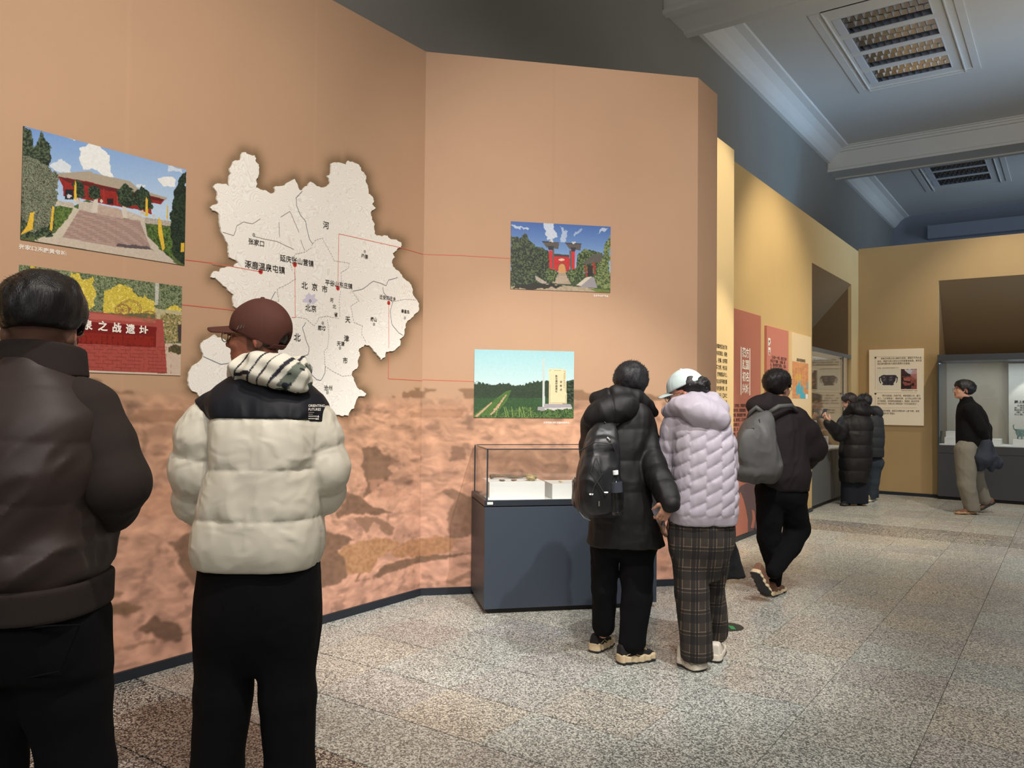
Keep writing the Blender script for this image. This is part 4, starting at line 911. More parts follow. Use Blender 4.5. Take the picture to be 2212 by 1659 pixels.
for y in (g0, Dc-g0): b.box(g0, Lc-g0, y-e_, y+e_, zt-.004, zt+.003)
for x in (g0, Lc-g0): b.box(x-e_, x+e_, g0, Dc-g0, zt-.004, zt+.003)
b.obj('edge_seal', M_edge, tc_)
Bm().box(.016, .056, -.0035, -.002, .747, .765).obj('number_sticker', mat('sticker_white', (230, 230, 226), .5), tc_)
def in_case(x, y, z): return tuple(c0+ex*x+ey*y+np.array([0, 0, z]))
def slab(name, label, x0, x1, y0, y1, z0, z1, group=None):
    t = thing(name, label, 'display block', in_case((x0+x1)/2, (y0+y1)/2, z0), th, group=group)
    me = Bm().box(-(x1-x0)/2, (x1-x0)/2, -(y1-y0)/2, (y1-y0)/2, 0, z1-z0).obj('block', M_white, t, bevel=.0015); return t
slab('display_plinth', 'larger white block on the left inside the table case', .055, .455, .14, .46, .757, .885)
slab('display_plinth', 'smaller white block beside the backpack inside the table case', .515, .95, .16, .44, .757, .865)
slab('display_plinth', 'thin white card lying left in the table case', .03, .06, .10, .30, .757, .775)
def stone(name, label, cat, loc, sx, sy, sz, col, seed=0, rz=0, n=14, rough_=.35):
    v = []; f = []
    for i in range(n//2+1):
        a_ = math.pi*i/(n//2)
        for k in range(n):
            ph = 2*math.pi*k/n; p = np.array([math.sin(a_)*math.cos(ph), math.sin(a_)*math.sin(ph), math.cos(a_)])
            r = 1+rough_*float(vnoise(p[None], 2.2, seed)[0])+.12*float(vnoise(p[None], 6, seed+1)[0]); v.append(p*r*[sx, sy, sz])
    for i in range(n//2):
        for k in range(n): f.append((i*n+k, (i+1)*n+k, (i+1)*n+(k+1) % n, i*n+(k+1) % n))
    v = np.array(v); v[:, 2] -= v[:, 2].min()
    me = new_mesh(name, v, f, mat(name+'_surface', col, .8, bump=.5, bscale=60, vary=.35, vscale=40), smooth=False)
    o = link(name, me, None, loc, label, cat); o.rotation_euler = (0, 0, rz); return o
stone('stone_tool', 'yellowish grey stone artefact on the larger white block', 'artefact', in_case(.375, .22, .885), .045, .035, .022, (176, 160, 122), 3, .3, 18)
stone('bone_fragment', 'small dark fragment left of the other small fragment on white block', 'artefact', in_case(.155, .20, .885), .022, .010, .006, (120, 104, 92), 5, th, 12)
stone('bone_fragment', 'small brown fragment nearest the yellowish stone on white block', 'artefact', in_case(.245, .21, .885), .020, .009, .006, (136, 100, 80), 8, th, 12)
stone('shard', 'small pale shard on the smaller white block', 'artefact', in_case(.60, .25, .865), .016, .012, .007, (206, 190, 150), 9, .4, 12)
b = Bm(); rr_ = np.random.RandomState(5)
pts = [np.array([-.17+.34*t, .012*math.sin(t*5), .016+.006*math.sin(t*9)]) for t in np.linspace(0, 1, 16)]
b.tube(pts, [.017, .014, .011, .009, .009, .0095, .010, .010, .009, .009, .010, .010, .011, .012, .012, .009], 10)
b.tube([p+np.array([.02, .012, .004]) for p in pts[4:14]], .0045, 6)
o = b.obj('long_bone', mat('bone_surface', (120, 104, 88), .75, bump=.5, bscale=70, vary=.3, vscale=30), None, smooth=True, label='long dark bone artefact along the back of the larger white block', cat='artefact')
o.location = in_case(.27, .36, .887); o.rotation_euler = (0, 0, th)

# --- built-in display case in the left wall niche
M_disp = mat('display_grey', (88, 92, 92), .5); M_dispin = mat('display_lining', (196, 184, 164), .8)
t = thing('wall_display_case', 'tall built-in glass display case in the left wall niche', 'display case', (-2.95, 12.44, 0)); X0 = CX-.02+2.95
b = Bm().box(-.95, .04, -1.185, 1.185, .06, .78); b.obj('body', M_disp, t, bevel=.003)
Bm().box(-.95, .0, -1.185, 1.185, 0, .06).obj('plinth', M_black, t)
Bm().box(-.93, .03, -1.15, 1.15, .78, .80).obj('display_floor', M_white, t)
Bm().box(-.95, -.93, -1.185, 1.185, .78, 2.2).obj('back_panel', M_dispin, t)
Bm().box(.03, .04, -1.185, .60, .78, 2.19).obj('glass_door', M_glassD, t); Bm().box(.03, .04, .61, 1.185, .78, 2.19).obj('glass_door', M_glassD, t)
Bm().box(-.95, .04, -1.185, 1.185, 2.19, 2.25).obj('canopy', M_disp, t)
Bm().box(.041, .047, .592, .618, .06, 2.2).obj('door_seal', M_black, t)
bx = thing('display_plinth', 'white block in the left wall display case', 'display block', (-3.2, 11.9, .80)); Bm().box(-.14, .14, -.2, .2, 0, .42).obj('block', M_white, bx, bevel=.002)
bx = thing('display_plinth', 'low white block right of the taller one in the left wall display case', 'display block', (-3.3, 12.7, .80)); Bm().box(-.2, .2, -.25, .25, 0, .16).obj('block', M_white, bx, bevel=.002)
stone('clay_figure', 'small brown object on the left wall display case floor', 'artefact', (-3.02, 12.22, .80), .05, .06, .06, (120, 100, 82), 12)
area((-3.35, 12.4, 2.17), (-3.35, 12.4, 0), 7, .5, 1.9, (.86, .95, 1.0))

# --- built-in display case in the back wall niche
t = thing('wall_display_case', 'wide glass display case with dark grey base in the back wall niche', 'display case', ((DX0+DX1)/2, 14.1, 0)); hw = (DX1-DX0)/2-.006
M_dgrey = mat('display_dark_base', (66, 68, 72), .35)
Bm().box(-hw, hw, -.16, .8, .05, .72).obj('body', M_dgrey, t, bevel=.003)
Bm().box(-hw, hw, -.165, .8, .722, .842).obj('upper_band', M_dgrey, t, bevel=.002)
Bm().box(-hw, hw, -.12, .8, 0, .05).obj('plinth', M_black, t)
Bm().box(-hw+.02, hw, -.14, .78, .842, .856).obj('display_floor', M_white, t)
Bm().box(-hw, hw, .78, .80, .85, 2.15).obj('back_panel', M_dispin, t)
Bm().box(-hw, hw, -.16, .8, 2.15, 2.245).obj('canopy', M_dgrey, t, bevel=.003)
Bm().box(-hw, -hw+.022, -.162, .78, .842, 2.15).obj('side_panel', M_edge, t)
for x0, x1 in ((-hw+.024, 0), (.004, hw)): Bm().box(x0, x1, -.160, -.150, .842, 2.15).obj('glass_door', M_glassD, t)
c_ = np.array([(DX0+DX1)/2, 14.1, 0])
def onE(x, y, Y): return on_plane(x, y, (0, Y, 0), nD)
pl = [('white lower step block at the left end of the back display case', 2040, 2068, 951, 966, 14.2), ('white upper block on the step at the left end of the back case', 2043, 2068, 935, 950, 14.32), ('white block behind the standing man in the back display case', 2134, 2162, 949, 967, 14.25), ('white block carrying the bronze vessel at the right picture edge', 2188, 2240, 951, 969, 14.2)]
for lb, xa, xb, ya, yb, Y in pl:
    a_ = onE(xa, yb, Y); d_ = onE(xb, ya, Y); z0 = .857
    if 'upper' in lb: z0 = .957
    zt_ = {'lower': .957}.get(lb.split()[1], max(d_[2], z0+.09))
    q = thing('display_plinth', lb, 'display block', ((a_[0]+d_[0])/2, Y+.17, z0)); w2 = (d_[0]-a_[0])/2
    Bm().box(-w2, w2, -.16, .16, 0, zt_-z0).obj('block', M_white, q, bevel=.002)
# lit information panel in the case
q0 = onE(2179, 930, 14.72); ip = thing('info_board', 'pale board with dark text lit from above in the back display case', 'panel', (q0[0]+.55, 14.74, .857))
Bm().box(-.55, .55, 0, .03, 0, 1.27).obj('board', mat('info_board_white', (220, 214, 202), .7), ip)
cc = np.array(ip.location); tx = Text(M_ink_d)
tx.put('燕上都', onE(2191, 868, 14.738)-cc, eD, .045, nD, .03, width=1.1)
for i, ln in enumerate(['　北燕国都城', '前，周武王灭', '陶拍板纹饰等', '（据）秋初，', '为三都。']): tx.put(ln, onE(2191, 876+i*4.8, 14.738)-cc, eD, .028, nD, .01, width=1.2)
tx.obj('lettering', ip, kind='stuff')
# bronze tripod vessel on the right block
v0 = onE(2206, 951, 14.36); vz = thing('bronze_vessel', 'green bronze square-sided vessel on the white block at the right picture edge', 'vessel', (v0[0]+.01, 14.36, .957))
M_bronze = mat('bronze_green', (120, 150, 142), .45, metal=.4, bump=.4, bscale=80, vary=.25, vscale=30)
Bm().lathe((0, 0, .04), [(.045, 0), (.07, .012), (.082, .05), (.086, .09), (.092, .105), (.088, .11), (.078, .09), (.01, .03)], 20).obj('bowl', M_bronze, vz, smooth=True)
for k in range(3):
    an = 2.1*k+.5; Bm().tube([(.05*math.cos(an), .05*math.sin(an), .06), (.062*math.cos(an), .062*math.sin(an), .03), (.068*math.cos(an), .068*math.sin(an), 0)], [.016, .011, .009], 8).obj('leg', M_bronze, vz, smooth=True)
for s_ in (-1, 1): Bm().tube([(s_*.088, 0, .13), (s_*.108, 0, .165), (s_*.112, 0, .20), (s_*.098, 0, .215)], .008, 8).obj('handle', M_bronze, vz, smooth=True)
spot((v0[0]+.08, 14.50, 2.12), (v0[0]+.06, 14.70, 1.0), 9, 62, .35, (.96, 1, .96), .015)
area((-.9, 14.3, 2.13), (-.9, 14.3, 0), 5, 1.5, .35, (.72, .88, 1.0))
# ================================================================== surfaces grown from distance fields (bodies, clothes, bags)
def smin(a, b, k):
    h = np.clip(.5+.5*(b-a)/k, 0, 1); return b*(1-h)+a*h-k*h*(1-h)
def smax(a, b, k): return -smin(-a, -b, k)
def A3(*p): return np.array(p, float)
def cone(p, a, b, ra, rb):
    a = np.asarray(a, float); b = np.asarray(b, float); ab = b-a; t = np.clip(((p-a)@ab)/(ab@ab+1e-9), 0, 1)
    return np.linalg.norm(p-a-t[:, None]*ab, axis=1)-(ra+(rb-ra)*t)
def cone_t(p, a, b):
    a = np.asarray(a, float); b = np.asarray(b, float); ab = b-a; return np.clip(((p-a)@ab)/(ab@ab+1e-9), 0, 1)
def ellip(p, c, r, R=None):
    q = p-np.asarray(c, float)
    if R is not None: q = q@R
    r = np.asarray(r, float); k0 = np.linalg.norm(q/r, axis=1); k1 = np.linalg.norm(q/(r*r), axis=1); return k0*(k0-1)/(k1+1e-9)
def rbox(p, c, h, r, R=None):
    q = p-np.asarray(c, float)
    if R is not None: q = q@R
    d = np.abs(q)-(np.asarray(h, float)-r); return np.linalg.norm(np.maximum(d, 0), axis=1)+np.minimum(d.max(1), 0)-r
def chain(p, pts, rad, k=.03, puff=0, npuff=0, ph=0, flat=None):
    """limb: joined tapering cones; puff = quilting bulge, npuff ridges along the whole limb"""
    L = [np.linalg.norm(np.subtract(pts[i+1], pts[i])) for i in range(len(pts)-1)]; T = sum(L); s = 0; d = None
    for i in range(len(pts)-1):
        e = cone(p, pts[i], pts[i+1], rad[i], rad[i+1])
        if puff:
            u = (s+cone_t(p, pts[i], pts[i+1])*L[i])/T*npuff+ph; e = e-puff*(np.sqrt(np.abs(np.sin(math.pi*u)))-.62)
        s += L[i]; d = e if d is None else smin(d, e, k*.35)
    return d
def cr(x, xp, fp):
    """smooth interpolation through section values"""
    xp = np.asarray(xp, float); fp = np.asarray(fp, float); n = len(xp); m = np.zeros(n)
    sl = np.diff(fp)/np.diff(xp); m[1:-1] = (sl[1:]+sl[:-1])/2; m[0] = sl[0]; m[-1] = sl[-1]
    x = np.clip(x, xp[0], xp[-1]); i = np.clip(np.searchsorted(xp, x)-1, 0, n-2); h = xp[i+1]-xp[i]; t = (x-xp[i])/h
    return (2*t**3-3*t**2+1)*fp[i]+(t**3-2*t**2+t)*h*m[i]+(-2*t**3+3*t**2)*fp[i+1]+(t**3-t**2)*h*m[i+1]
def loft(p, secs, n=2.4, cap=.02, rot=0):
    """stack of oval sections (z, cx, cy, rx, ry), z ascending"""
    s = np.array(sorted([tuple(q) for q in secs]), float); z = p[:, 2]
    cx, cy, rx, ry = (cr(z, s[:, 0], s[:, j]) for j in (1, 2, 3, 4))
    x = p[:, 0]-cx; y = p[:, 1]-cy
    if rot: c, s_ = math.cos(rot), math.sin(rot); x, y = c*x+s_*y, -s_*x+c*y
    g = (np.abs(x/rx)**n+np.abs(y/ry)**n)**(1/n)
    d = (g-1)*np.minimum(rx, ry)*np.where(g > 1, 1.1, 1)
    return smax(smax(d, s[0, 0]-z, cap), z-s[-1, 0], cap)
def puffz(z, seams, a, pw=.5):
    """quilting across: bulge between seams"""
    o = np.full(z.shape, -a*.6)
    for s0, s1 in zip(seams[:-1], seams[1:]):
        m = (z >= min(s0, s1)) & (z < max(s0, s1)); t = (z[m]-s0)/(s1-s0); o[m] = a*(np.sin(math.pi*t)**pw-.6)
    return o
def folds(p, f=9, a=.004, seed=0, st=(1, 1, .45)):
    q = p*np.array(st); w = vnoise(q, f*.5, seed+3); q = q+np.stack([w, w*.5, -w], 1)*.05
    n = 1-2*np.abs(vnoise(q, f, seed)); m = 1-2*np.abs(vnoise(q, f*2.3, seed+1)); return a*1.5*(n*.75+m*.35)
def surf(fn, lo, hi, h):
    lo = np.asarray(lo, float); hi = np.asarray(hi, float); n = np.maximum(((hi-lo)/h).astype(int)+2, 6)
    C = 4; nc = n//C+2
    gi = np.indices(nc).reshape(3, -1).T; pc = lo+(gi*C+C/2)*h
    d = fn(pc); act = np.abs(d) < h*C*1.9
    D = np.full(nc*C+1, 1.0, np.float32); Dc = d.reshape(nc); D[:-1, :-1, :-1] = np.repeat(np.repeat(np.repeat(Dc, C, 0), C, 1), C, 2)
    D[-1] = 1; D[:, -1] = 1; D[:, :, -1] = 1
    off = np.indices((C, C, C)).reshape(3, -1).T; idx = (gi[act][:, None, :]*C+off[None]).reshape(-1, 3)
    for s in range(0, len(idx), 250000):
        q = idx[s:s+250000]; D[q[:, 0], q[:, 1], q[:, 2]] = fn(lo+q*h)
    ins = D < 0; sx, sy, sz = ins.shape
    cnt = np.zeros((sx-1, sy-1, sz-1), np.int8)
    for a in (0, 1):
        for b in (0, 1):
            for c in (0, 1): cnt += ins[a:sx-1+a, b:sy-1+b, c:sz-1+c]
    cells = np.argwhere((cnt > 0) & (cnt < 8)); vid = np.full(cnt.shape, -1, np.int64); vid[cells[:, 0], cells[:, 1], cells[:, 2]] = np.arange(len(cells))
    acc = np.zeros((len(cells), 3)); w = np.zeros(len(cells)); cv = {}
    for a in (0, 1):
        for b in (0, 1):
            for c in (0, 1): cv[a, b, c] = D[cells[:, 0]+a, cells[:, 1]+b, cells[:, 2]+c].astype(float)
    for ax in range(3):
        for u in (0, 1):
            for v in (0, 1):
                k0 = [u, v]; k0.insert(ax, 0); k1 = list(k0); k1[ax] = 1; v0 = cv[tuple(k0)]; v1 = cv[tuple(k1)]
                m = (v0 < 0) != (v1 < 0); t = np.where(m, v0/(v0-v1+1e-12), 0); q = np.array(k0, float)[None]+t[:, None]*np.eye(3)[ax]
                acc[m] += q[m]; w[m] += 1
    V = lo+(cells+acc/w[:, None])*h; Fs = []
    for ax in range(3):
        sl0 = [slice(None)]*3; sl1 = [slice(None)]*3; sl0[ax] = slice(0, -1); sl1[ax] = slice(1, None)
        i0 = ins[tuple(sl0)]; i1 = ins[tuple(sl1)]; e = np.argwhere(i0 != i1); b, c = (ax+1) % 3, (ax+2) % 3
        e = e[(e[:, b] > 0) & (e[:, c] > 0) & (e[:, b] < ins.shape[b]-1) & (e[:, c] < ins.shape[c]-1)]
        fl = i0[e[:, 0], e[:, 1], e[:, 2]]; eb = np.eye(3, dtype=int)[b]; ec = np.eye(3, dtype=int)[c]
        g = lambda q: vid[q[:, 0], q[:, 1], q[:, 2]]
        Q = np.stack([g(e-eb-ec), g(e-ec), g(e), g(e-eb)], 1); Q[~fl] = Q[~fl][:, ::-1]; Fs.append(Q)
    Fq = np.vstack(Fs); Fq = Fq[(Fq >= 0).all(1)]; return V, Fq
def grow(name, fn, lo, hi, h, m, parent, col=None, extra=None, **k):
    V, Fq = surf(fn, lo, hi, h)
    a = lin(np.clip(col(V), 0, 255)) if col is not None else None
    me = new_mesh(name, V, Fq, m, smooth=True, attr=a)
    return link(name, me, parent, **k)

# ------------------------------------------------------------------ people
M_skin = mat('skin', (190, 140, 112), .5, spec=.35, attr=True, bump=.05, bscale=150)
M_hair = mat('hair_black', (20, 18, 19), .42, spec=.45, bump=.5, bscale=14, stretch=(26, 26, 3))
M_lens = glass_mat('spectacle_lens', (.97, .98, .98)); M_wire_d = mat('spectacle_frame', (40, 34, 30), .35, spec=.7)
def Rz(a): c, s = math.cos(a), math.sin(a); return np.array([[c, -s, 0], [s, c, 0], [0, 0, 1.]])
def Rx(a): c, s = math.cos(a), math.sin(a); return np.array([[1, 0, 0], [0, c, -s], [0, s, c.real]])
def Ry(a): c, s = math.cos(a), math.sin(a); return np.array([[c, 0, s], [0, 1, 0], [-s, 0, c]])
class Fig:
    """a person's local frame: X to the right, Y away from the viewer's side of the hall, Z up; origin on the floor"""
    def __init__(s, px, depth, label, name='person', cat='person'):
        d = ray(px, 870); P_ = CAM+d*depth; s.root = np.array([P_[0], P_[1], 0]); s.depth = depth
        s.px0 = px; s.e = thing(name, label, cat, tuple(s.root), YAW)
        s.M = np.array([HR, HF, [0, 0, 1.]])        # rows: local axes in world
    def J(s, x, y, dy=0.0):
        """local point seen at design position (x, y), dy metres deeper than the root"""
        d = ray(x, y); P_ = CAM+d*((s.depth+dy)/1.0); return s.M@(P_-s.root)
    def sec(s, y, xl, xr, ry, cy=0.0):
        a = s.J(xl, y, cy); b = s.J(xr, y, cy); return ((a[2]+b[2])/2, (a[0]+b[0])/2, cy, (b[0]-a[0])/2, ry)
    def m(s, px): return px*s.depth/F
def head_fn(q, k=1.0):
    q = q/k
    d = ellip(q, (0, -.014, .032), (.076, .096, .086))
    d = smin(d, ellip(q, (0, .026, -.03), (.063, .066, .082)), .03)
    d = smin(d, ellip(q, (0, .036, -.078), (.046, .05, .034)), .025)
    d = smin(d, ellip(q, (0, .070, -.098), (.020, .016, .014)), .018)
    d = smin(d, ellip(q, (0, .078, .022), (.046, .016, .012)), .016)
    for s in (-1, 1):
        d = smin(d, ellip(q, (s*.045, .058, -.028), (.02, .022, .02)), .02)
        d = smax(d, -ellip(q, (s*.032, .096, .002), (.017, .016, .012)), .012)
        d = smin(d, ellip(q, (s*.032, .0715, .002), (.0135, .0125, .0115)), .003)
        e = np.minimum(1e9, ellip(q@Rz(s*.35).T, (s*.078, -.014, -.012), (.011, .020, .031), None))
        e = smax(e, -ellip(q, (s*.094, .004, -.010), (.009, .010, .016)), .006); d = smin(d, e, .006)
    d = smin(d, cone(q, (0, .088, .012), (0, .110, -.028), .007, .0115), .012)
    for s in (-1, 1): d = smin(d, ellip(q, (s*.012, .098, -.034), (.009, .010, .008)), .006)
    d = smin(d, ellip(q, (0, .086, -.060), (.022, .011, .006)), .006); d = smin(d, ellip(q, (0, .084, -.072), (.019, .011, .007)), .006)
    d = smax(d, -ellip(q, (0, .099, -.066), (.024, .012, .0018)), .003)
    return d*k
def hand_fn(p, wrist, dirv, nrm, side, curl=.5, k=1.0, thumb=.6):
    """palm, four jointed fingers and a thumb; nrm = direction the palm faces, side = +1/-1 gives the thumb side"""
    u = np.asarray(dirv, float); u = u/np.linalg.norm(u); n = np.asarray(nrm, float); n = n-u*(n@u); n /= np.linalg.norm(n); v = np.cross(u, n)*side
    w = np.asarray(wrist, float); L = .09*k
    R = np.array([v, u, n]).T
    d = rbox(p, w+u*L*.52, (.040*k, .050*k, .014*k), .013*k, R); d = smin(d, cone(p, w-u*.012, w+u*.02, .021*k, .023*k), .015)
    for i, (o, l) in enumerate(((.031, .92), (.0105, 1.0), (-.0105, .95), (-.030, .76))):
        q = w+u*L+v*o*k; a = curl*.55; segs = [.040, .026, .021]; pr = q-u*.01
        for j, sl in enumerate(segs):
            dr = u*math.cos(a)+n*math.sin(a)+v*o*.8; dr /= np.linalg.norm(dr); nx = q+dr*sl*l*k
            d = smin(d, cone(p, pr, nx, (.0098-.0009*j)*k, (.0092-.0010*j)*k), .003); q = nx; pr = q; a += curl*.85
    q = w+u*.022*k+v*.030*k; a1 = v*.75+u*.62+n*.35; a1 /= np.linalg.norm(a1); q2 = q+a1*.036*k; a2 = v*(.45-.5*thumb)+u*.85+n*(.3+.5*thumb); a2 /= np.linalg.norm(a2); q3 = q2+a2*.030*k
    q4 = q3+(a2+n*.3*thumb)*.024*k
    d = smin(d, cone(p, q-u*.004, q2, .015*k, .0125*k), .012); d = smin(d, cone(p, q2, q3, .0115*k, .0102*k), .004); d = smin(d, cone(p, q3, q4, .0102*k, .008*k), .003)
    return d
def body(f, J, h=.008, skin=(188, 138, 112), hands=None, hk=1.0, brow=True, ear=(200, 140, 118)):
    """one continuous body grown round the joints in J; the head sits in its own frame"""
    hc, hR = J['head'], J['hR']
    def fn(p):
        d = head_fn((p-hc)@hR, hk)
        d = smin(d, chain(p, [J['neck'], hc+hR@A3(0, -.022, -.055)], [.060*hk, .054*hk], .02), .02)
        pel, ch = J['pelvis'], J['chest']
        d2 = smin(cone(p, pel, ch, .085, .085), cone(p, J['shL']*.7+J['shR']*.3, J['shR']*.7+J['shL']*.3, .050, .050), .05); d2 = smin(d2, cone(p, J['hipL'], J['hipR'], .072, .072), .04)
        d = smin(d, d2, .05)
        d = smin(d, cone(p, J['neck'], ch, .052, .07), .03)
        for s in 'LR':
            d = smin(d, chain(p, [J['sh'+s], J['el'+s], J['wr'+s]], [.042, .034, .025], .02), .02)
            d = smin(d, chain(p, [J['hip'+s], J['kn'+s], J['an'+s]], [.072, .050, .034], .03), .03)
            d = smin(d, cone(p, J['an'+s]+[0, 0, -.02], J['an'+s]*.5+J['toe'+s]*.5, .024, .014), .02)
            hd = (hands or {}).get(s)
            if hd is None:
                u = J['wr'+s]-J['el'+s]; hd = (u, np.cross(u, [1, 0, .2]), 1 if s == 'L' else -1, .6)
            d = smin(d, hand_fn(p, J['wr'+s], hd[0], hd[1], hd[2], hd[3], hk*(hd[4] if len(hd) > 4 else 1)), .012)
        return d
    allp = np.array([v for k, v in J.items() if k != 'hR']); lo = allp.min(0)-.24; hi = allp.max(0)+.24; lo[2] = max(lo[2], -.005) if lo[2] < .1 else lo[2]
    sk = np.array(skin, float)
    def col(V):
        q = ((V-hc)@hR)/hk; c = np.tile(sk, (len(V), 1))*(1+.05*vnoise(V, 30, 3)[:, None])
        me_ = (np.abs(q[:, 0]) > .072) & (np.abs(q[:, 1]+.01) < .03) & (np.abs(q[:, 2]+.01) < .04); c[me_] = ear; m = me_
        ml_ = (q[:, 1] > .07) & (np.abs(q[:, 0]) < .022) & (q[:, 2] > -.080) & (q[:, 2] < -.054); c[ml_] = sk*[.86, .62, .62]
        m = (q[:, 1] < .004) & (q[:, 2] > -.045+.02*vnoise(V, 20, 4)) & ~m; c[m] = c[m]*.55+A3(34, 28, 26)*.45
        for s in (-1, 1):
            e = np.hypot(q[:, 0]-s*.032, (q[:, 2]-.002)*1.5); m = (q[:, 1] > .06) & (e < .0125); c[m] = (222, 214, 206); m = (q[:, 1] > .06) & (e < .006); c[m] = (30, 22, 20)
            m = (q[:, 1] > .05) & (np.abs(q[:, 0]-s*.034) < .019) & (np.abs(q[:, 2]-.024-.1*(.034-np.abs(q[:, 0]))) < .0045)
            if brow: c[m] = (44, 34, 32)
        return c
    return grow('body', fn, lo, hi, h, M_skin, f.e, col)
def std(f, hip=.88, phi=0, **over):
    """plain standing joints in the figure frame, facing phi (0 = away)"""
    k = hip/.9; R = Rz(phi); c = over.pop('c', A3(0, 0, 0))
    J = dict(pelvis=A3(0, 0, .95*k), chest=A3(0, 0, 1.30*k), neck=A3(0, -.01, 1.45*k), head=A3(0, .02, 1.60*k),
             shL=A3(-.18, 0, 1.40*k), shR=A3(.18, 0, 1.40*k), elL=A3(-.22, -.02, 1.12*k), elR=A3(.22, -.02, 1.12*k), wrL=A3(-.22, .04, .88*k), wrR=A3(.22, .04, .88*k),
             hipL=A3(-.09, 0, .90*k), hipR=A3(.09, 0, .90*k), knL=A3(-.10, .02, .49*k), knR=A3(.10, .02, .49*k), anL=A3(-.11, -.02, .09), anR=A3(.11, -.02, .09), toeL=A3(-.12, .13, .035), toeR=A3(.12, .13, .035))
    J = {a: R@b+c for a, b in J.items()}; J['hR'] = R
    for a, b in over.items(): J[a] = np.asarray(b, float)
    return J
def hair(f, hc, hR, top=.018, nape=-.055, front=.06, side=.012, h=.006, spikes=0, hk=1.0, m=None, seed=0, vol=(0, 0, 0), spl=.03, name='hair', up_=.35, sw=.0014, back=.0, flow=(0, -.4, 1), low=None):
    def fn(p):
        q = ((p-hc)@hR)/hk; z = np.clip((q[:, 2]+.04)/.12, 0, 1)
        g = side+(top-side)*z
        d = ellip(q, (0+vol[0], -.016+vol[1]-back/2, .034+vol[2]), (.078, .099+back, .088))-g-.0035*vnoise(q*A3(1, 1, .35), 70, seed)-.004*vnoise(q, 24, seed+2)
        cut = q[:, 1]-front+np.clip(.055-q[:, 2], 0, .2)*.95            # hairline runs back towards the ear
        cut2 = nape-q[:, 2]-.12*np.clip(q[:, 1]+.03, 0, .1)
        d = smax(smax(d, cut, .008), cut2, .015)
        er = np.maximum(np.abs(q[:, 1]+.010)-.022, np.maximum(q[:, 2]-.022, -q[:, 2]-.06)); d = smax(d, -(np.maximum(er, .066-np.abs(q[:, 0]))), .004)
        if low is not None: d = smin(d, low(q), .02)
        return d*hk
    V, Fq = surf(fn, hc-.2*hk-np.array([0, 0, .04]), hc+.2*hk, h); q = ((V-hc)@hR)/hk
    if spikes:
        r = np.random.RandomState(seed+7); sel = np.where(q[:, 2] > .0)[0]; sel = r.choice(sel, min(spikes, len(sel)), replace=False); nv = []; nf = []; b = len(V)
        for i in sel:
            n = q[i]-A3(0, -.02, .02); n /= np.linalg.norm(n); tg = A3(*flow)-n*(n@A3(*flow)); dr = n*up_+tg*.9+r.normal(0, .2, 3); dr /= np.linalg.norm(dr); sd = np.cross(dr, r.normal(0, 1, 3)); sd /= np.linalg.norm(sd)
            L = spl*r.uniform(.5, 1.2); w = sw; base = q[i]-n*.004
            t = [base-sd*w, base+sd*w, base+np.cross(dr, sd)*w*1.6, base+dr*L]; t = [hR@(x*hk)+hc for x in t]; k = b+len(nv); nv += t; nf += [(k, k+1, k+3, k+3), (k+1, k+2, k+3, k+3), (k+2, k, k+3, k+3)]
        V2 = np.vstack([V, nv]); faces = [tuple(x) for x in Fq]+[(a, b_, c) for a, b_, c, _ in nf]
        me = new_mesh(name, V2, faces, m or M_hair, smooth=True)
    else: me = new_mesh(name, V, Fq, m or M_hair, smooth=True)
    return link(name, me, f.e)
def glasses(f, hc, hR, hk=1.0, round_=True, m=None):
    g = link('glasses', None, f.e); B = Bm(); T_ = lambda x: hR@(np.asarray(x)*hk)+hc
    for s in (-1, 1):
        B.tube([T_((s*.034+.024*math.cos(a), .108-.10*abs(s*.034+.024*math.cos(a))*.35, -.002+.019*math.sin(a))) for a in np.linspace(0, 6.283, 20, endpoint=False)], .0014, 6, closed=True)
        B.tube([T_((s*.058, .100, .006)), T_((s*.078, .06, .008)), T_((s*.083, .0, .006)), T_((s*.080, -.018, -.006))], .0014, 6)
    B.tube([T_((-.010, .106, .004)), T_((0, .110, .007)), T_((.010, .106, .004))], .0013, 6)
    B.obj('frame', m or M_wire_d, g, smooth=True)
    for s in (-1, 1):
        L = Bm(); L.add([T_((s*.034+.023*math.cos(a), .108-.10*abs(s*.034+.023*math.cos(a))*.35, -.002+.018*math.sin(a))) for a in np.linspace(0, 6.283, 20, endpoint=False)], [tuple(range(20))]); L.obj('lens', M_lens, g)
def cap_fn(q, gr=.010): return ellip(q, (0, -.014, .036), (.078+gr, .099+gr, .092+gr))
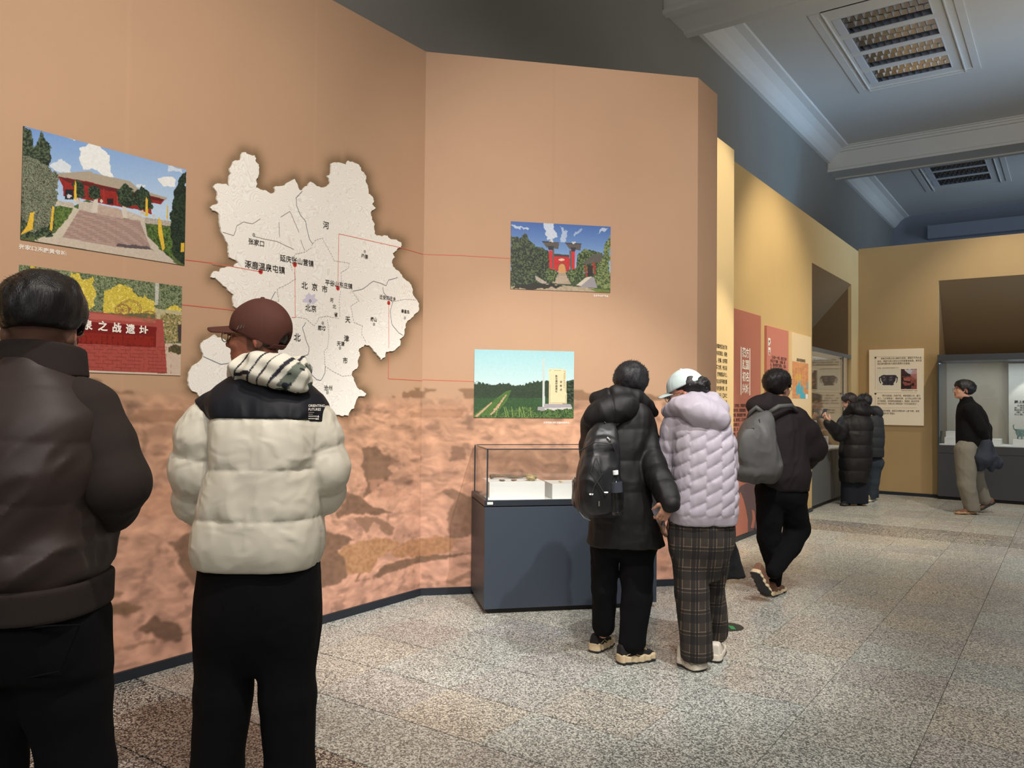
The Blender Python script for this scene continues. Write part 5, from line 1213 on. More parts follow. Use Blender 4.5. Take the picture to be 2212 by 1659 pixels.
def cap(f, hc, hR, m, hk=1.0, h=.004, rs=.38, rim=.012, brim=.075, m_open=None, name='cap', tilt=0, bz=.026, opening=True):
    """baseball cap: six-panel crown with an arched opening behind, curved peak, button, strap"""
    g = link(name, None, f.e)
    T_ = lambda x: hR@(np.asarray(x, float)*hk)+hc
    def fn(p):
        q = ((p-hc)@hR)/hk; d = cap_fn(q, .016)+.0; ang = np.arctan2(q[:, 0], q[:, 1]+.014); d = d+.0012*np.exp(-(np.abs(np.sin(ang*3))/.10)**2)-.0016*vnoise(q, 22, 5)
        d = smax(d, rim-q[:, 2]+rs*np.minimum(q[:, 1]-.05, 0), .003)
        
        if opening: d = np.maximum(d, -np.maximum(np.maximum(np.hypot(q[:, 0], (q[:, 2]+.012)*1.0)-.034, q[:, 1]+.05), -cap_fn(q, .002)))
        return d*hk
    grow('crown', fn, hc-.16*hk, hc+.17*hk, h, m, g)
    v = []; fc = []; nu, nw = 16, 7
    for layer in (0, .0035):
        for i in range(nu+1):
            a = -1.08+2.16*i/nu
            for j in range(nw+1):
                t = j/nw; ru, rv = .092, .112; x0, y0 = ru*math.sin(a), -.014+rv*math.cos(a)
                x1, y1 = .084*math.sin(a*.98)*1.0, -.014+.112+brim*math.cos(a)**.55-.03*(1-math.cos(a))
                x, y = x0+(x1-x0)*t, y0+(y1-y0)*t; z = bz+rim*.3-.17*(t*(brim*math.cos(a)))*tilt-(abs(x)/.085)**2*.034-layer
                v.append(T_((x, y, z)))
    n1 = (nu+1)*(nw+1)
    for L in (0, 1):
        for i in range(nu):
            for j in range(nw):
                a_ = L*n1+i*(nw+1)+j; q_ = (a_, a_+1, a_+nw+2, a_+nw+1); fc.append(q_ if L else q_[::-1])
    edge = [j for j in range(nw+1)]+[i*(nw+1)+nw for i in range(1, nu+1)]+[nu*(nw+1)+j for j in range(nw-1, -1, -1)]
    for a_, b_ in zip(edge[:-1], edge[1:]): fc.append((a_, b_, b_+n1, a_+n1))
    link('peak', new_mesh('peak', v, fc, m, smooth=True), g)
    Bm().lathe((0, 0, 0), [(.001, .006), (.006, .005), (.008, .001), (.008, 0)], 12).obj('button', m, g, smooth=True).matrix_local = Matrix.Translation(Vector(T_((0, -.014,   .036+.092+.016))))
    if opening:
        def st(p):
            q = ((p-hc)@hR)/hk; d = cap_fn(q, .017); d = np.maximum(d, -cap_fn(q, .010)); d = np.maximum(d, np.abs(q[:, 2]+.030-.0)-.008); d = np.maximum(d, q[:, 1]+.05); return np.maximum(d, np.abs(q[:, 0])-.05)*hk
        grow('strap', st, hc-.16*hk, hc+.1*hk, .003, m, g)
    return g, T_
def shoe(f, heel, toe, m_up, m_sole, name='shoe', w=.045, h=.005, lace=None, lift=0, pitch=0, hh=.10, sole=.032, wave=.004, parent=None, seed=0):
    """trainer from heel to toe points on the ground (local frame)"""
    heel = np.asarray(heel, float); toe = np.asarray(toe, float); u = toe-heel; L = np.linalg.norm(u); u /= L; v = np.cross(u, [0, 0, 1.]); v /= np.linalg.norm(v); n = np.cross(v, u)
    R = np.array([v, u, n]).T; s = link(name, None, parent or f.e)
    Q = lambda p: (p-heel)@R
    def wid(t): return cr(t, [0, .15, .35, .55, .75, .92, 1.0], [.60, .82, .80, .92, 1.0, .80, .42])*w
    def so(p):
        q = Q(p); t = np.clip(q[:, 1]/L, 0, 1); dx = np.abs(q[:, 0])-wid(t)*1.06-wave*np.sin(t*38); dy = np.maximum(-q[:, 1], q[:, 1]-L); top = sole*(1+.25*(t < .3)*1.0*np.cos(t*5)); dz = np.maximum(-q[:, 2]+.012*np.clip((t-.8)/.2, 0, 1)**2, q[:, 2]-top-.004*np.sin(t*24))
        return smax(smax(dx, dy, .022), dz, .008)
    def up(p):
        q = Q(p); t = np.clip(q[:, 1]/L, 0, 1); ht = cr(t, [0, .15, .35, .5, .7, .9, 1], [hh, hh*1.02, hh*.95, hh*.78, hh*.56, hh*.44, hh*.30]); ry = ht; rx = wid(t)*.96*np.sqrt(np.clip(1-(np.clip(q[:, 2], 0, None)/(ry*1.25))**2, .1, 1))
        d = np.maximum(np.abs(q[:, 0])-rx, np.maximum(-q[:, 1]+.004, q[:, 1]-L+.006)); return smax(smax(d, q[:, 2]-ht, .012), .01-q[:, 2], .004)
    lo = np.minimum(heel, toe)-.09; hi = np.maximum(heel, toe)+.14
    grow('sole', so, lo, hi, h, m_sole, s); grow('outsole', lambda p: smax(so(p)-.0015, Q(p)[:, 2]-.010-.005*np.sin(Q(p)[:, 1]*40), .002), lo, hi, h, K_rubber_d, s, label='dark outsole edge'); grow('upper', up, lo, hi, h, m_up, s)
    if lace is not None:
        B = Bm(); W_ = lambda x: heel+R@np.asarray(x, float)
        for k in range(5):
            t = .42+.075*k; z = float(cr(np.array([t]), [0, .15, .35, .5, .7, .9, 1], [hh, hh*1.02, hh*.95, hh*.78, hh*.56, hh*.44, hh*.30])[0]); sg = 1 if k % 2 else -1
            B.tube([W_((-.026*sg, t*L, z*.86)), W_((0, t*L+.008, z+.002)), W_((.026*sg, t*L+.016, z*.82))], .0022, 5)
        for sg in (-1, 1): B.tube([W_((sg*wid(np.array([.1]))[0]*.95, .03, .05)), W_((sg*wid(np.array([.25]))[0]*.98, .075, .062)), W_((sg*wid(np.array([.35]))[0]*.98, .10, .045)), W_((sg*wid(np.array([.45]))[0]*.99, .13, .036))], .002, 5)
        B.obj('laces', lace, s)
    return s
# ---- materials for clothes
def cloth(name, col, rough=.8, bump=.10, bs=900, sheen=.0, spec=.3, vary=.04, wr=.5, **k): return mat(name, col, rough, spec=spec, bump=bump, bscale=bs, sheen=sheen, vary=vary, vscale=5, wr=wr, **k)
K_blackpant = cloth('black_trousers', (13, 13, 16), .95, spec=.15)
K_brown = cloth('brown_shell', (54, 43, 40), .55, spec=.4, wr=1.0, wrs=5); K_brownknit = cloth('brown_knit', (46, 38, 35), .9, bump=.25, bs=900)
K_cream = cloth('cream_shell', (208, 203, 188), .5, spec=.4, wr=.85, wrs=9); K_navy = cloth('navy_shell', (20, 22, 30), .6)
K_blackcoat = cloth('black_shell', (17, 16, 17), .6, spec=.35); K_blacktech = cloth('black_nylon', (24, 25, 28), .40, spec=.5)
K_lilac = cloth('lilac_shell', (180, 172, 184), .5, spec=.4); K_dkbrown = cloth('dark_plum_fabric', (34, 27, 29), .8)
K_greypack = cloth('grey_pack', (84, 84, 84), .55, spec=.4); K_knit = cloth('black_knit', (12, 12, 13), .95, bump=.5, bs=300)
K_cord = cloth('grey_trousers', (128, 124, 114), .9, bump=.4, bs=200); K_jean = cloth('dark_jeans', (46, 54, 62), .85); K_navyj = cloth('navy_jacket', (50, 56, 68), .8)
K_capbrown = cloth('cap_brown', (80, 46, 38), .8); K_capblue = cloth('cap_pale_blue', (196, 212, 212), .75)
K_rubber_d = mat('rubber_dark', (48, 48, 50), .6); K_sole_b = mat('sole_beige', (206, 186, 152), .6); K_sole_w = mat('sole_white', (222, 212, 196), .6); K_up_b = cloth('shoe_black', (30, 30, 32), .7); K_up_w = cloth('shoe_cream', (222, 214, 200), .6); K_up_br = cloth('shoe_brown', (120, 86, 68), .8)
K_lace = mat('lace_beige', (214, 196, 150), .6); K_metal = mat('zip_metal', (186, 186, 184), .3, metal=.9); K_plast = mat('white_plastic', (226, 230, 232), .4)

# ================================================================== 1: man in brown jacket, left edge
f = Fig(90, 1.75, 'man in dark brown padded bomber jacket seen from behind at the left edge'); J = f.J
hc = J(92, 718, .02); hR = Rz(.32)@Rx(-.10)
Jt = std(f, .90, 0, c=A3(-.06, 0, 0), head=hc, hR=hR, neck=J(80, 815, -.005), chest=J(70, 900, 0), shL=J(-75, 880, 0), shR=J(180, 905, 0), elL=J(-150, 1090, .02), elR=J(252, 1050, -.0), wrR=J(205, 1135, .16), wrL=J(-60, 1180, .16), pelvis=J(80, 1290, 0), hipL=J(-10, 1380, 0), hipR=J(112, 1380, 0), knL=J(-22, 1700, 0), knR=J(168, 1700, 0), anL=J(-12, 2200, 0), anR=J(170, 2200, 0))
body(f, Jt, .008, hk=.92, skin=(172, 122, 98), hands=dict(R=(A3(-1, .6, -.4), A3(0, -1, 0), 1, .6), L=(A3(1, .6, -.4), A3(0, -1, 0), -1, .6)))
hair(f, hc, hR, top=.028, nape=-.004, side=.005, h=.0045, spikes=3500, seed=1, spl=.013, up_=.12, sw=.0010, flow=(-.9, .1, .1), front=.075, hk=.92)
glasses(f, hc, hR, .92)
S_ = f.sec
def jk(p):
    d = loft(p, [S_(1310, -90, 212, .150), S_(1245, -100, 208, .162), S_(1210, -108, 214, .172), S_(1120, -112, 222, .172), S_(1000, -112, 232, .168, -.005), S_(900, -95, 232, .150, -.005), S_(850, -60, 205, .125), S_(815, -20, 175, .100), S_(788, 12, 145, .082), S_(768, 20, 140, .078)], 2.5, .01)
    z = p[:, 2]; zz = lambda y: J(80, y)[2]
    d = d-puffz(z+.012*np.sin(p[:, 0]*9), [zz(1250), zz(1165), zz(1065), zz(940), zz(830)], .005)
    w = folds(p@Ry(.75).T, 7, .0095, 4, (.5, 1, 1.6)); return d-w*np.clip((zz(860)-z)/.15, 0, 1)*np.clip((z-zz(1245))/.03, 0, 1)
lo, hi = A3(-.6, -.35, .9), A3(.6, .4, 1.62)
grow('jacket_back', jk, lo, hi, .006, K_brown, f.e, label='dark brown quilted shell of the jacket')
slR = lambda p: chain(p, [J(180, 893, 0), J(218, 960, -.01), J(252, 1042, -.02), J(240, 1090, .07), J(200, 1140, .18)], [.078, .064, .066, .058, .050], .05)-folds(p, 8, .004, 9)
grow('sleeve', slR, A3(-.1, -.3, .9), A3(.45, .45, 1.6), .006, K_brownknit, f.e, label='dark knitted right sleeve')
slL = lambda p: chain(p, [J(-60, 880, 0), J(-150, 1080, 0), J(-40, 1190, .16)], [.085, .075, .055], .04)-folds(p, 8, .004, 8)
grow('sleeve', slL, A3(-.7, -.3, .8), A3(.1, .45, 1.6), .009, K_brownknit, f.e)
hem = lambda p: np.abs(loft(p, [S_(1318, -88, 214, .158), S_(1235, -98, 214, .168)], 2.5, .006)-0)-.009
grow('waistband', lambda p: smax(smax(hem(p), J(80, 1312)[2]-p[:, 2], .008), p[:, 2]-J(80, 1242)[2], .008), A3(-.3, -.3, .9), A3(.3, .3, 1.2), .005, K_brownknit, f.e, label='ribbed dark brown waistband')
col_ = lambda p: smax(smax(np.abs(ellip((p-J(80, 772, .0))@Rx(.18), (0, 0, 0), (.082, .080, .25)))-.0075, (p@Rx(-.25).T)[:, 2]-J(80, 738)[2], .006), J(80, 800)[2]-p[:, 2], .006)
grow('collar', lambda p: smax(smax(np.abs(np.hypot((p[:, 0]-J(82, 770)[0])/1.08, p[:, 1]-.012)-.078+.10*(p[:, 2]-J(80, 770)[2]))-.007, p[:, 2]-J(80, 746)[2]+.16*p[:, 1], .006), J(80, 815)[2]-p[:, 2], .006), A3(-.25, -.2, 1.35), A3(.25, .25, 1.7), .004, K_brownknit, f.e, label='ribbed knit collar')
def tr1(p):
    d = None
    for pts, rad in (([J(-10, 1350, 0), J(-25, 1500, 0), J(-22, 1660, 0), J(-10, 2200, 0)], [.12, .092, .068, .065]), ([J(112, 1350, 0), J(140, 1500, 0), J(168, 1660, 0), J(170, 2250, 0)], [.11, .090, .072, .068])):
        e = chain(p, pts, rad, .06); d = e if d is None else smin(d, e, .03)
    d = smin(d, loft(p, [S_(1440, -70, 222, .11), S_(1400, -80, 220, .13), S_(1330, -86, 214, .145), S_(1280, -84, 204, .145)], 2.4, .01), .03)
    return smax(d, .02-p[:, 2], .01)-folds(p, 9, .003, 5)
grow('trousers', tr1, A3(-.5, -.3, 0), A3(.5, .35, 1.15), .009, K_blackpant, f.e)
for pts in ([J(28, 1360, -.152), J(110, 1352, -.145), J(172, 1350, -.13)], [J(28, 1360, -.152), J(30, 1440, -.14), J(55, 1465, -.13), J(130, 1450, -.125), J(172, 1350, -.13)]): Bm().tube(pts, .0022, 5).obj('pocket_seam', K_blackpant, f.e)
for sx in (-.12, .14): shoe(f, A3(sx, -.1, .002), A3(sx+.01, .17, .002), K_up_b, K_rubber_d, h=.009)

# ================================================================== 2: man in cream puffer and brown cap
f = Fig(560, 2.72, 'man in cream and black puffer jacket with a brown cap looking left at the map'); J = f.J; S_ = f.sec
hc = J(555, 730, .0); hR = Rz(1.42)@Rx(.04)
Jt = std(f, .90, 0, head=hc, hR=hR, neck=J(583, 815, 0), chest=J(570, 930, 0), hipL=J(508, 1250, 0), hipR=J(612, 1250, 0), knL=J(480, 1510, 0), knR=J(622, 1510, 0), anL=J(468, 1740, 0), anR=J(628, 1740, 0), shL=J(462, 890, 0), shR=J(668, 895, 0), elL=J(432, 1020, .03), elR=J(700, 1020, .0), wrL=J(465, 1110, .17), wrR=J(675, 1090, .16), pelvis=J(570, 1230, 0))
body(f, Jt, .0062, hk=.94, skin=(146, 92, 72), hands=dict(L=(A3(1, .6, 0), A3(0, -1, 0), -1, .6), R=(A3(-1, .6, 0), A3(0, -1, 0), 1, .6)), ear=(176, 104, 86))
hair(f, hc, hR, top=.002, nape=-.095, side=.005, h=.0045, seed=2, front=.035, hk=.94)
glasses(f, hc, hR, .94, m=mat('spectacle_gold', (120, 104, 70), .3, metal=.6))
g, T_ = cap(f, hc, hR, K_capbrown, hk=.94, rim=.018, brim=.085, tilt=.6, bz=.036)
B = Bm()
for k in range(4):
    an = 1.95+.075*k if False else 0
    q0 = np.array([-.0925, .030-.011*k, .022+.003*k]); q1 = q0+A3(.0, -.006, .014); q = [T_(q0), T_(q1)]; B.tube(q, .0012, 4)
q0 = [-.0930, .022, .027]
B.obj('cap_badge', K_metal, g, label='small white bar badge')
zz = lambda y: J(570, y)[2]
def tors(p, g=0):
    d = loft(p, [S_(1222, 428, 690, .160), S_(1180, 428, 694, .175), S_(1120, 436, 694, .180), S_(1050, 452, 692, .176), S_(980, 462, 696, .170, -.005), S_(910, 462, 700, .158), S_(870, 452, 694, .135), S_(835, 480, 668, .105), S_(805, 520, 630, .08)], 2.6, .012)
    return d
seams = [zz(1222), zz(1112), zz(1008), zz(905)]
def jk(p):
    s = p[:, 2]+.03*(p[:, 0]-J(570, 1000)[0])*-.15
    d = tors(p)+.003-puffz(s, seams+[zz(780)], .017, .45)
    w = folds(p, 11, .005, 14, (1, 1, .55)); z = p[:, 2]
    near = sum(np.exp(-np.abs(z-q)/.035) for q in seams[1:]); g_ = vnoise(p*A3(1, 1, .16)+vnoise(p, 5, 2)[:, None]*.02, 34, 8)*.006; return d-w*(.5+near)-g_*near
yoke_lo = lambda p: zz(903)+.0*p[:, 0]-.028*np.clip(np.abs(p[:, 0]-J(573, 900)[0])-.11, 0, .1)*4
def sl(pts, rad, npf, ph=0):
    return lambda p: chain(p, pts, rad, .05, puff=.014, npuff=npf, ph=ph)-folds(p, 13, .004, 21, (1, 1, .8))
SLL = sl([J(466, 893, 0), J(440, 945, .0), J(430, 1012, .02), J(428, 1080, .07), J(455, 1120, .15)], [.082, .086, .092, .076, .058], 3.0, .0)
SLR = sl([J(668, 893, 0), J(690, 950, .0), J(702, 1012, .0), J(698, 1062, .06), J(668, 1092, .16)], [.070, .073, .074, .068, .055], 3.2, .1)
allj = lambda p: smin(jk(p), smin(SLL(p), SLR(p), .01), .018)
lo, hi = A3(-.45, -.32, .75), A3(.42, .36, 1.62)
ylow = lambda p: yoke_lo(p)-p[:, 2]
ybound = lambda p: smax(ylow(p), np.maximum(J(452, 870)[0]-.015+.6*(zz(860)-p[:, 2])*(p[:, 2] < zz(860))-p[:, 0]-.55*(p[:, 2]-zz(900)), p[:, 0]-J(706, 900)[0]), .004)
grow('jacket', lambda p: smin(jk(p), smin(SLL(p), SLR(p), .010), .014), lo, hi, .0055, K_cream, f.e, label='cream quilted body and sleeves')
grow('yoke', lambda p: smax(smin(jk(p)-.0035, smin(SLL(p), SLR(p), .01)-.0035, .014), ybound(p), .003), lo, hi, .005, K_navy, f.e, label='black shoulder panel of the jacket')
yb = J(687, 885, -.17)
tx = Text(M_ink_w); exy = A3(.96, .28, 0); exy = exy/np.linalg.norm(exy); nyy = A3(.28, -.96, 0)
for s_, yy_, hh_ in (('ORIENTING', 876, .0105), ('FUTURES', 884, .0105), ('--------------', 890, .006), ('-----------', 894, .006), ('=========▲', 899, .008), ('=======▲▲', 904, .008)): tx.put(s_, J(666, yy_, -.178), exy, hh_, nyy, .015, width=.62 if hh_ < .01 else .85)
tx.obj('jacket_lettering', f.e, label='small white printed lettering on the right shoulder')
# printed fleece hood lying on the shoulders
M_hood = bpy.data.materials.new('hood_print'); M_hood.use_nodes = True; nt = M_hood.node_tree; b = nt.nodes['Principled BSDF']; b.inputs['Roughness'].default_value = .85
at = nt.nodes.new('ShaderNodeAttribute'); at.attribute_name = 'Col'; nt.links.new(at.outputs['Color'], b.inputs['Base Color'])
def hood(p):
    rr_ = np.hypot((p[:, 0]-J(588, 800)[0])/1.12, p[:, 1]-.0); t = np.hypot(rr_-.082, (p[:, 2]-J(588, 800)[2]-.10*(p[:, 0]-J(588, 800)[0]))*.8)-.026
    roll = chain(p, [J(503, 806, -.02), J(525, 797, -.07), J(562, 796, -.10), J(606, 802, -.115), J(640, 815, -.11), J(664, 829, -.10)], [.022, .036, .050, .054, .042, .020], .05)
    return smin(t, roll, .025)-folds(p, 10, .0055, 31)-.004*np.sin((p[:, 2]+.35*p[:, 0])*95)
def hcol(V):
    c = np.tile(A3(218, 214, 200), (len(V), 1)); w = vnoise(V, 14, 2)*.012; c0 = J(600, 815)
    s = (V[:, 0]-c0[0])*1.0-(V[:, 2]-c0[2])*.75+w
    for k, wd in ((-.118, .0035), (-.060, .0042), (-.012, .0036), (.042, .0075), (.105, .004)): c[np.abs(s-k) < wd*(1+.6*vnoise(V, 30, 7))] = (34, 34, 48)
    m = (s > .07) & (s < .115) & (vnoise(V, 34, 9) > -.15); c[m] = (104, 112, 100); m = (s > .075) & (s < .125) & (vnoise(V, 60, 12) > .25); c[m] = (30, 34, 44)
    m = (np.abs(V[:, 2]-J(540, 812)[2]+w) < .006) & (s > -.12) & (s < -.055); c[m] = (28, 28, 40)
    m = (s > .14) & (vnoise(V, 40, 15) > .35); c[m] = (60, 68, 62); return c
grow('hood', hood, J(600, 815)-.28, J(600, 815)+.28, .0035, M_hood, f.e, hcol, label='white fleece hood with dark ink stroke print')
def tr2(p):
    d = None
    for pts, rad in (([J(508, 1230, 0), J(496, 1350, .0), J(482, 1500, 0), J(470, 1660, 0), J(466, 1760, 0)], [.11, .110, .096, .084, .075]), ([J(612, 1230, 0), J(614, 1350, 0), J(622, 1500, 0), J(626, 1660, 0), J(628, 1760, 0)], [.11, .110, .094, .080, .072])):
        e = chain(p, pts, rad, .06); d = e if d is None else smin(d, e, .02)
    d = smin(d, loft(p, [S_(1450, 475, 650, .05), S_(1400, 446, 676, .095), S_(1340, 434, 688, .13), S_(1200, 440, 684, .14)], 2.3, .01), .03); return smax(d, .03-p[:, 2], .01)-folds(p, 10, .003, 5)
grow('trousers', tr2, A3(-.4, -.3, 0), A3(.4, .3, 1.1), .008, K_blackpant, f.e)
Bm().tube([J(437, 1140, -.12), J(436, 1152, -.125), J(437, 1162, -.12)], [.007, .008, .006], 8).obj('cord_stopper', K_navy, f.e, smooth=True)
for sx in (-.16, .14): shoe(f, A3(sx, -.1, .002), A3(sx+.01, .17, .002), K_up_b, K_rubber_d, h=.009)

# ================================================================== 3: man in long black coat with backpack
f = Fig(1352, 4.50, 'man in long black down coat wearing a black backpack at the table display case'); J = f.J; S_ = f.sec
hc = J(1363, 838, .02); hR = Rz(-.25)@Rx(-.22)
Jt = std(f, .86, 0, head=hc, hR=hR, neck=J(1352, 872, 0), chest=J(1340, 950, 0), pelvis=J(1345, 1120, 0), shL=J(1278, 905, 0), shR=J(1392, 900, 0), elL=J(1272, 1010, .05), elR=J(1411, 1010, -.14), wrL=J(1294, 1070, .18), wrR=J(1446, 1083, -.33),
         hipL=J(1308, 1170, 0), hipR=J(1375, 1170, 0), knL=J(1305, 1270, .03), knR=J(1375, 1290, -.04), anL=J(1303, 1362, .10), anR=J(1365, 1392, -.05), toeL=J(1318, 1375, .2), toeR=J(1412, 1408, .0))
body(f, Jt, .0065, skin=(190, 140, 116), hands=dict(R=(A3(-.35, .1, -1), A3(-.3, 1, 0), -1, .8, .85)), ear=(214, 140, 116))
hair(f, hc, hR, top=.024, nape=-.075, side=.012, h=.0055, spikes=3000, seed=3, spl=.017, front=.07, flow=(.2, .3, .6), up_=.42, hk=1.03, m=mat('hair_soft_black', (26, 26, 30), .5, spec=.4, bump=.5, bscale=14, stretch=(26, 26, 3)))
zz = lambda y: J(1350, y)[2]
def coat(p):
    d = loft(p, [S_(1176, 1266, 1436, .160, -.01), S_(1140, 1272, 1428, .172, -.01), S_(1060, 1270, 1408, .174, -.01), S_(980, 1264, 1404, .165, 0), S_(920, 1264, 1406, .145, 0), S_(890, 1272, 1404, .120), S_(868, 1300, 1390, .09)], 2.5, .012, rot=-.2)
    sl_ = chain(p, [J(1384, 903, 0), J(1396, 955, -.05), J(1411, 1010, -.14), J(1434, 1055, -.26), J(1449, 1088, -.335)], [.068, .070, .068, .064, .052], .05, puff=.010, npuff=5)
    sll = chain(p, [J(1284, 905, 0), J(1278, 960, .03), J(1280, 1020, .07), J(1294, 1070, .18)], [.068, .065, .062, .05], .05, puff=.010, npuff=4)
    d = d-puffz(p[:, 2]-.02*p[:, 0], [zz(1120), zz(1055), zz(990), zz(925), zz(860)], .007)
    return smin(smin(d, sl_, .012), sll, .03)-folds(p, 11, .0045, 12)
grow('coat', coat, A3(-.42, -.55, .45), A3(.42, .36, 1.6), .007, K_blackcoat, f.e)
def hoodk(p):
    c = J(1340, 880, -.06); d = ellip(p, c+A3(-.06, -.07, -.02), (.155, .085, .085), Ry(-.35)); r = chain(p, [J(1290, 862, -.04), J(1330, 846, -.10), J(1375, 858, -.07), J(1400, 880, .0), J(1412, 892, .02)], [.038, .036, .034, .028, .02], .02)
    col = np.hypot(np.hypot((p[:, 0]-c[0]-.03)/1.25, p[:, 1]-.02)-.085, (p[:, 2]-zz(868))*.7)-.032
    d = smin(smin(d, r, .03), col, .03); seam = np.abs(p[:, 0]-J(1315, 880)[0]+.1*(p[:, 2]-c[2])); return d+.006*np.exp(-(seam/.006)**2)-folds(p, 9, .006, 16)
grow('hood', hoodk, J(1340, 880)-.3, J(1340, 880)+.3, .006, K_blackcoat, f.e, label='black padded hood')
def tr3(p):
    a_ = chain(p, [Jt['hipL'], Jt['knL'], Jt['anL']+[0, 0, .03]], [.085, .070, .064], .04); b_ = chain(p, [Jt['hipR'], Jt['knR'], Jt['anR']+[0, 0, .02]], [.10, .085, .074], .04); b_ = smin(b_, cone(p, J(1318, 1165), J(1378, 1165), .105, .115), .03)
    return smin(a_, b_, .01)-folds(p, 12, .004, 5)
grow('trousers', tr3, A3(-.35, -.3, .05), A3(.35, .35, .95), .007, K_blackpant, f.e)
g_ = lambda x, y, dy: (lambda q: A3(q[0], q[1], .004))(J(x, y, dy))
shoe(f, g_(1336, 1420, -.09), g_(1414, 1420, .02), K_up_b, K_sole_b, h=.0045, lace=K_lace, w=.050, hh=.105, sole=.040)
shoe(f, g_(1282, 1388, .10), g_(1316, 1388, .30), K_up_b, K_sole_b, h=.005, lace=K_lace, w=.048, hh=.10, sole=.040)
# backpack (top-level)
F3 = f; b3 = Fig(1305, 4.26, 'black nylon backpack on the man in the long black coat', 'backpack', 'backpack'); J = b3.J; S_ = b3.sec
def bp(p):
    d = loft(p, [S_(1114, 1262, 1330, .05, 0), S_(1100, 1248, 1336, .085, -.01), S_(1040, 1245, 1338, .115, -.02), S_(980, 1258, 1336, .105, -.01), S_(935, 1272, 1332, .070, .01), S_(915, 1288, 1326, .035, .02)], 2.8, .02)
    pk = ellip(p, J(1295, 1050, -.10), (.095, .045, .15)); d = smin(d, pk, .03); fl = ellip(p, J(1300, 968, -.07), (.085, .045, .06)); d = smin(d, fl, .015)
    s1 = ellip(p, J(1330, 1065, -.02), (.04, .08, .10)); d = smin(d, s1, .02)
    return d-folds(p, 14, .0045, 44)
grow('main_bag', bp, A3(-.3, -.3, .5), A3(.3, .25, 1.5), .005, K_blacktech, b3.e)
B = Bm(); B.tube([J(1252, 975, -.10), J(1285, 955, -.155), J(1320, 958, -.14), J(1334, 985, -.08)], .004, 6).obj('zip', K_rubber_d, b3.e)
B = Bm(); B.tube([J(1312, 945, -.105), J(1318, 950, -.115), J(1322, 957, -.105)], [.006, .004, .006], 6).obj('zip_pull', K_metal, b3.e, label='light metal zip pull')
for pts in ([(1286, 990), (1276, 1020), (1296, 1050), (1308, 1070)], [(1288, 990), (1302, 1022), (1284, 1050), (1278, 1068)]): Bm().tube([J(x, y, -.165) for x, y in pts], .0025, 5).obj('elastic_cord', K_rubber_d, b3.e)
for x, y in ((1277, 1068), (1309, 1064)): Bm().tube([J(x-4, y, -.16), J(x+4, y, -.16)], .005, 6).obj('reflective_tab', K_metal, b3.e)
Bm().tube([J(1294, 1083, -.155), J(1294, 1093, -.15)], .004, 6).obj('reflective_tab', K_metal, b3.e)
Bm().tube([J(1252, 1105, -.06), J(1262, 1118, -.08), J(1275, 1124, -.06)], .003, 6).obj('loose_strap', K_metal, b3.e)
Bm().tube([J(1241, 1050, .0), J(1236, 1040, .02), J(1240, 1031, .04), J(1246, 1036, .05)], .003, 6).obj('strap_end', K_metal, b3.e)
grow('side_pouch', lambda p: rbox(p, J(1249, 1066, .05), (.028, .07, .075), .02)-folds(p, 14, .003, 4), J(1249, 1066, .05)-.15, J(1249, 1066, .05)+.15, .006, K_blacktech, b3.e)
for pts in ([J(1296, 925, .05), J(1282, 905, .09), J(1280, 885, .20)], [J(1326, 920, .06), J(1352, 895, .10), J(1385, 880, .22)]): Bm().tube(pts, [.016, .018, .016], 8).obj('shoulder_strap', K_blacktech, b3.e, smooth=True)
Bm().tube([J(1302, 922, .0), J(1306, 912, -.02), J(1314, 922, .0)], .006, 8).obj('carry_loop', K_blacktech, b3.e, smooth=True)
# bottle in its side pocket (top-level)
q = J(1335, 1112, -.135); wp = b3.root+b3.M.T@q
t = thing('water_bottle', 'clear plastic water bottle with white cap in the backpack side pocket', 'bottle', tuple(wp))
M_pet = glass_mat('pet_plastic', (.80, .84, .86), .9)
Bm().lathe((0, 0, 0), [(.028, 0), (.032, .01), (.032, .05), (.030, .055), (.032, .06), (.032, .115), (.030, .12), (.032, .125), (.032, .15), (.026, .18), (.014, .20), (.0125, .208)], 20).obj('bottle_body', M_pet, t, smooth=True)
Bm().lathe((0, 0, 0), [(.0145, .208), (.0155, .210), (.0155, .228), (.0145, .231)], 20).obj('cap', K_plast, t, smooth=False)
Bm().lathe((0, 0, 0), [(.0325, .118), (.0325, .17), ], 20).obj('label', mat('bottle_label', (58, 62, 72), .4), t)
t.rotation_euler = (.05, -.05, 0)

# ================================================================== 4: woman in lilac puffer, plaid trousers
f = Fig(1505, 4.38, 'woman in lilac puffer jacket, dark plaid trousers and pale blue cap'); J = f.J; S_ = f.sec
hc = J(1480, 851, .02); hR = Rz(.95)@Rx(-.28)
Jt = std(f, .84, 0, head=hc, hR=hR, hk=.95, neck=J(1497, 888, 0), chest=J(1500, 960, 0), pelvis=J(1508, 1120, 0), shL=J(1462, 922, 0), shR=J(1546, 922, 0), elL=J(1438, 1030, .05), elR=J(1572, 990, .08), wrL=J(1423, 1118, .0), wrR=J(1556, 1040, .22),
         hipL=J(1480, 1160, 0), hipR=J(1530, 1160, .02), knL=J(1490, 1280, -.02), knR=J(1540, 1270, .08), anL=J(1503, 1400, -.03), anR=J(1549, 1370, .16), toeL=J(1520, 1420, -.1), toeR=J(1560, 1392, .10))
Jt.pop('hk'); body(f, Jt, .0065, skin=(206, 158, 134), hk=.94, hands=dict(L=(A3(.35, .0, -1), A3(.9, .25, .3), -1, .9)), ear=(224, 150, 128))
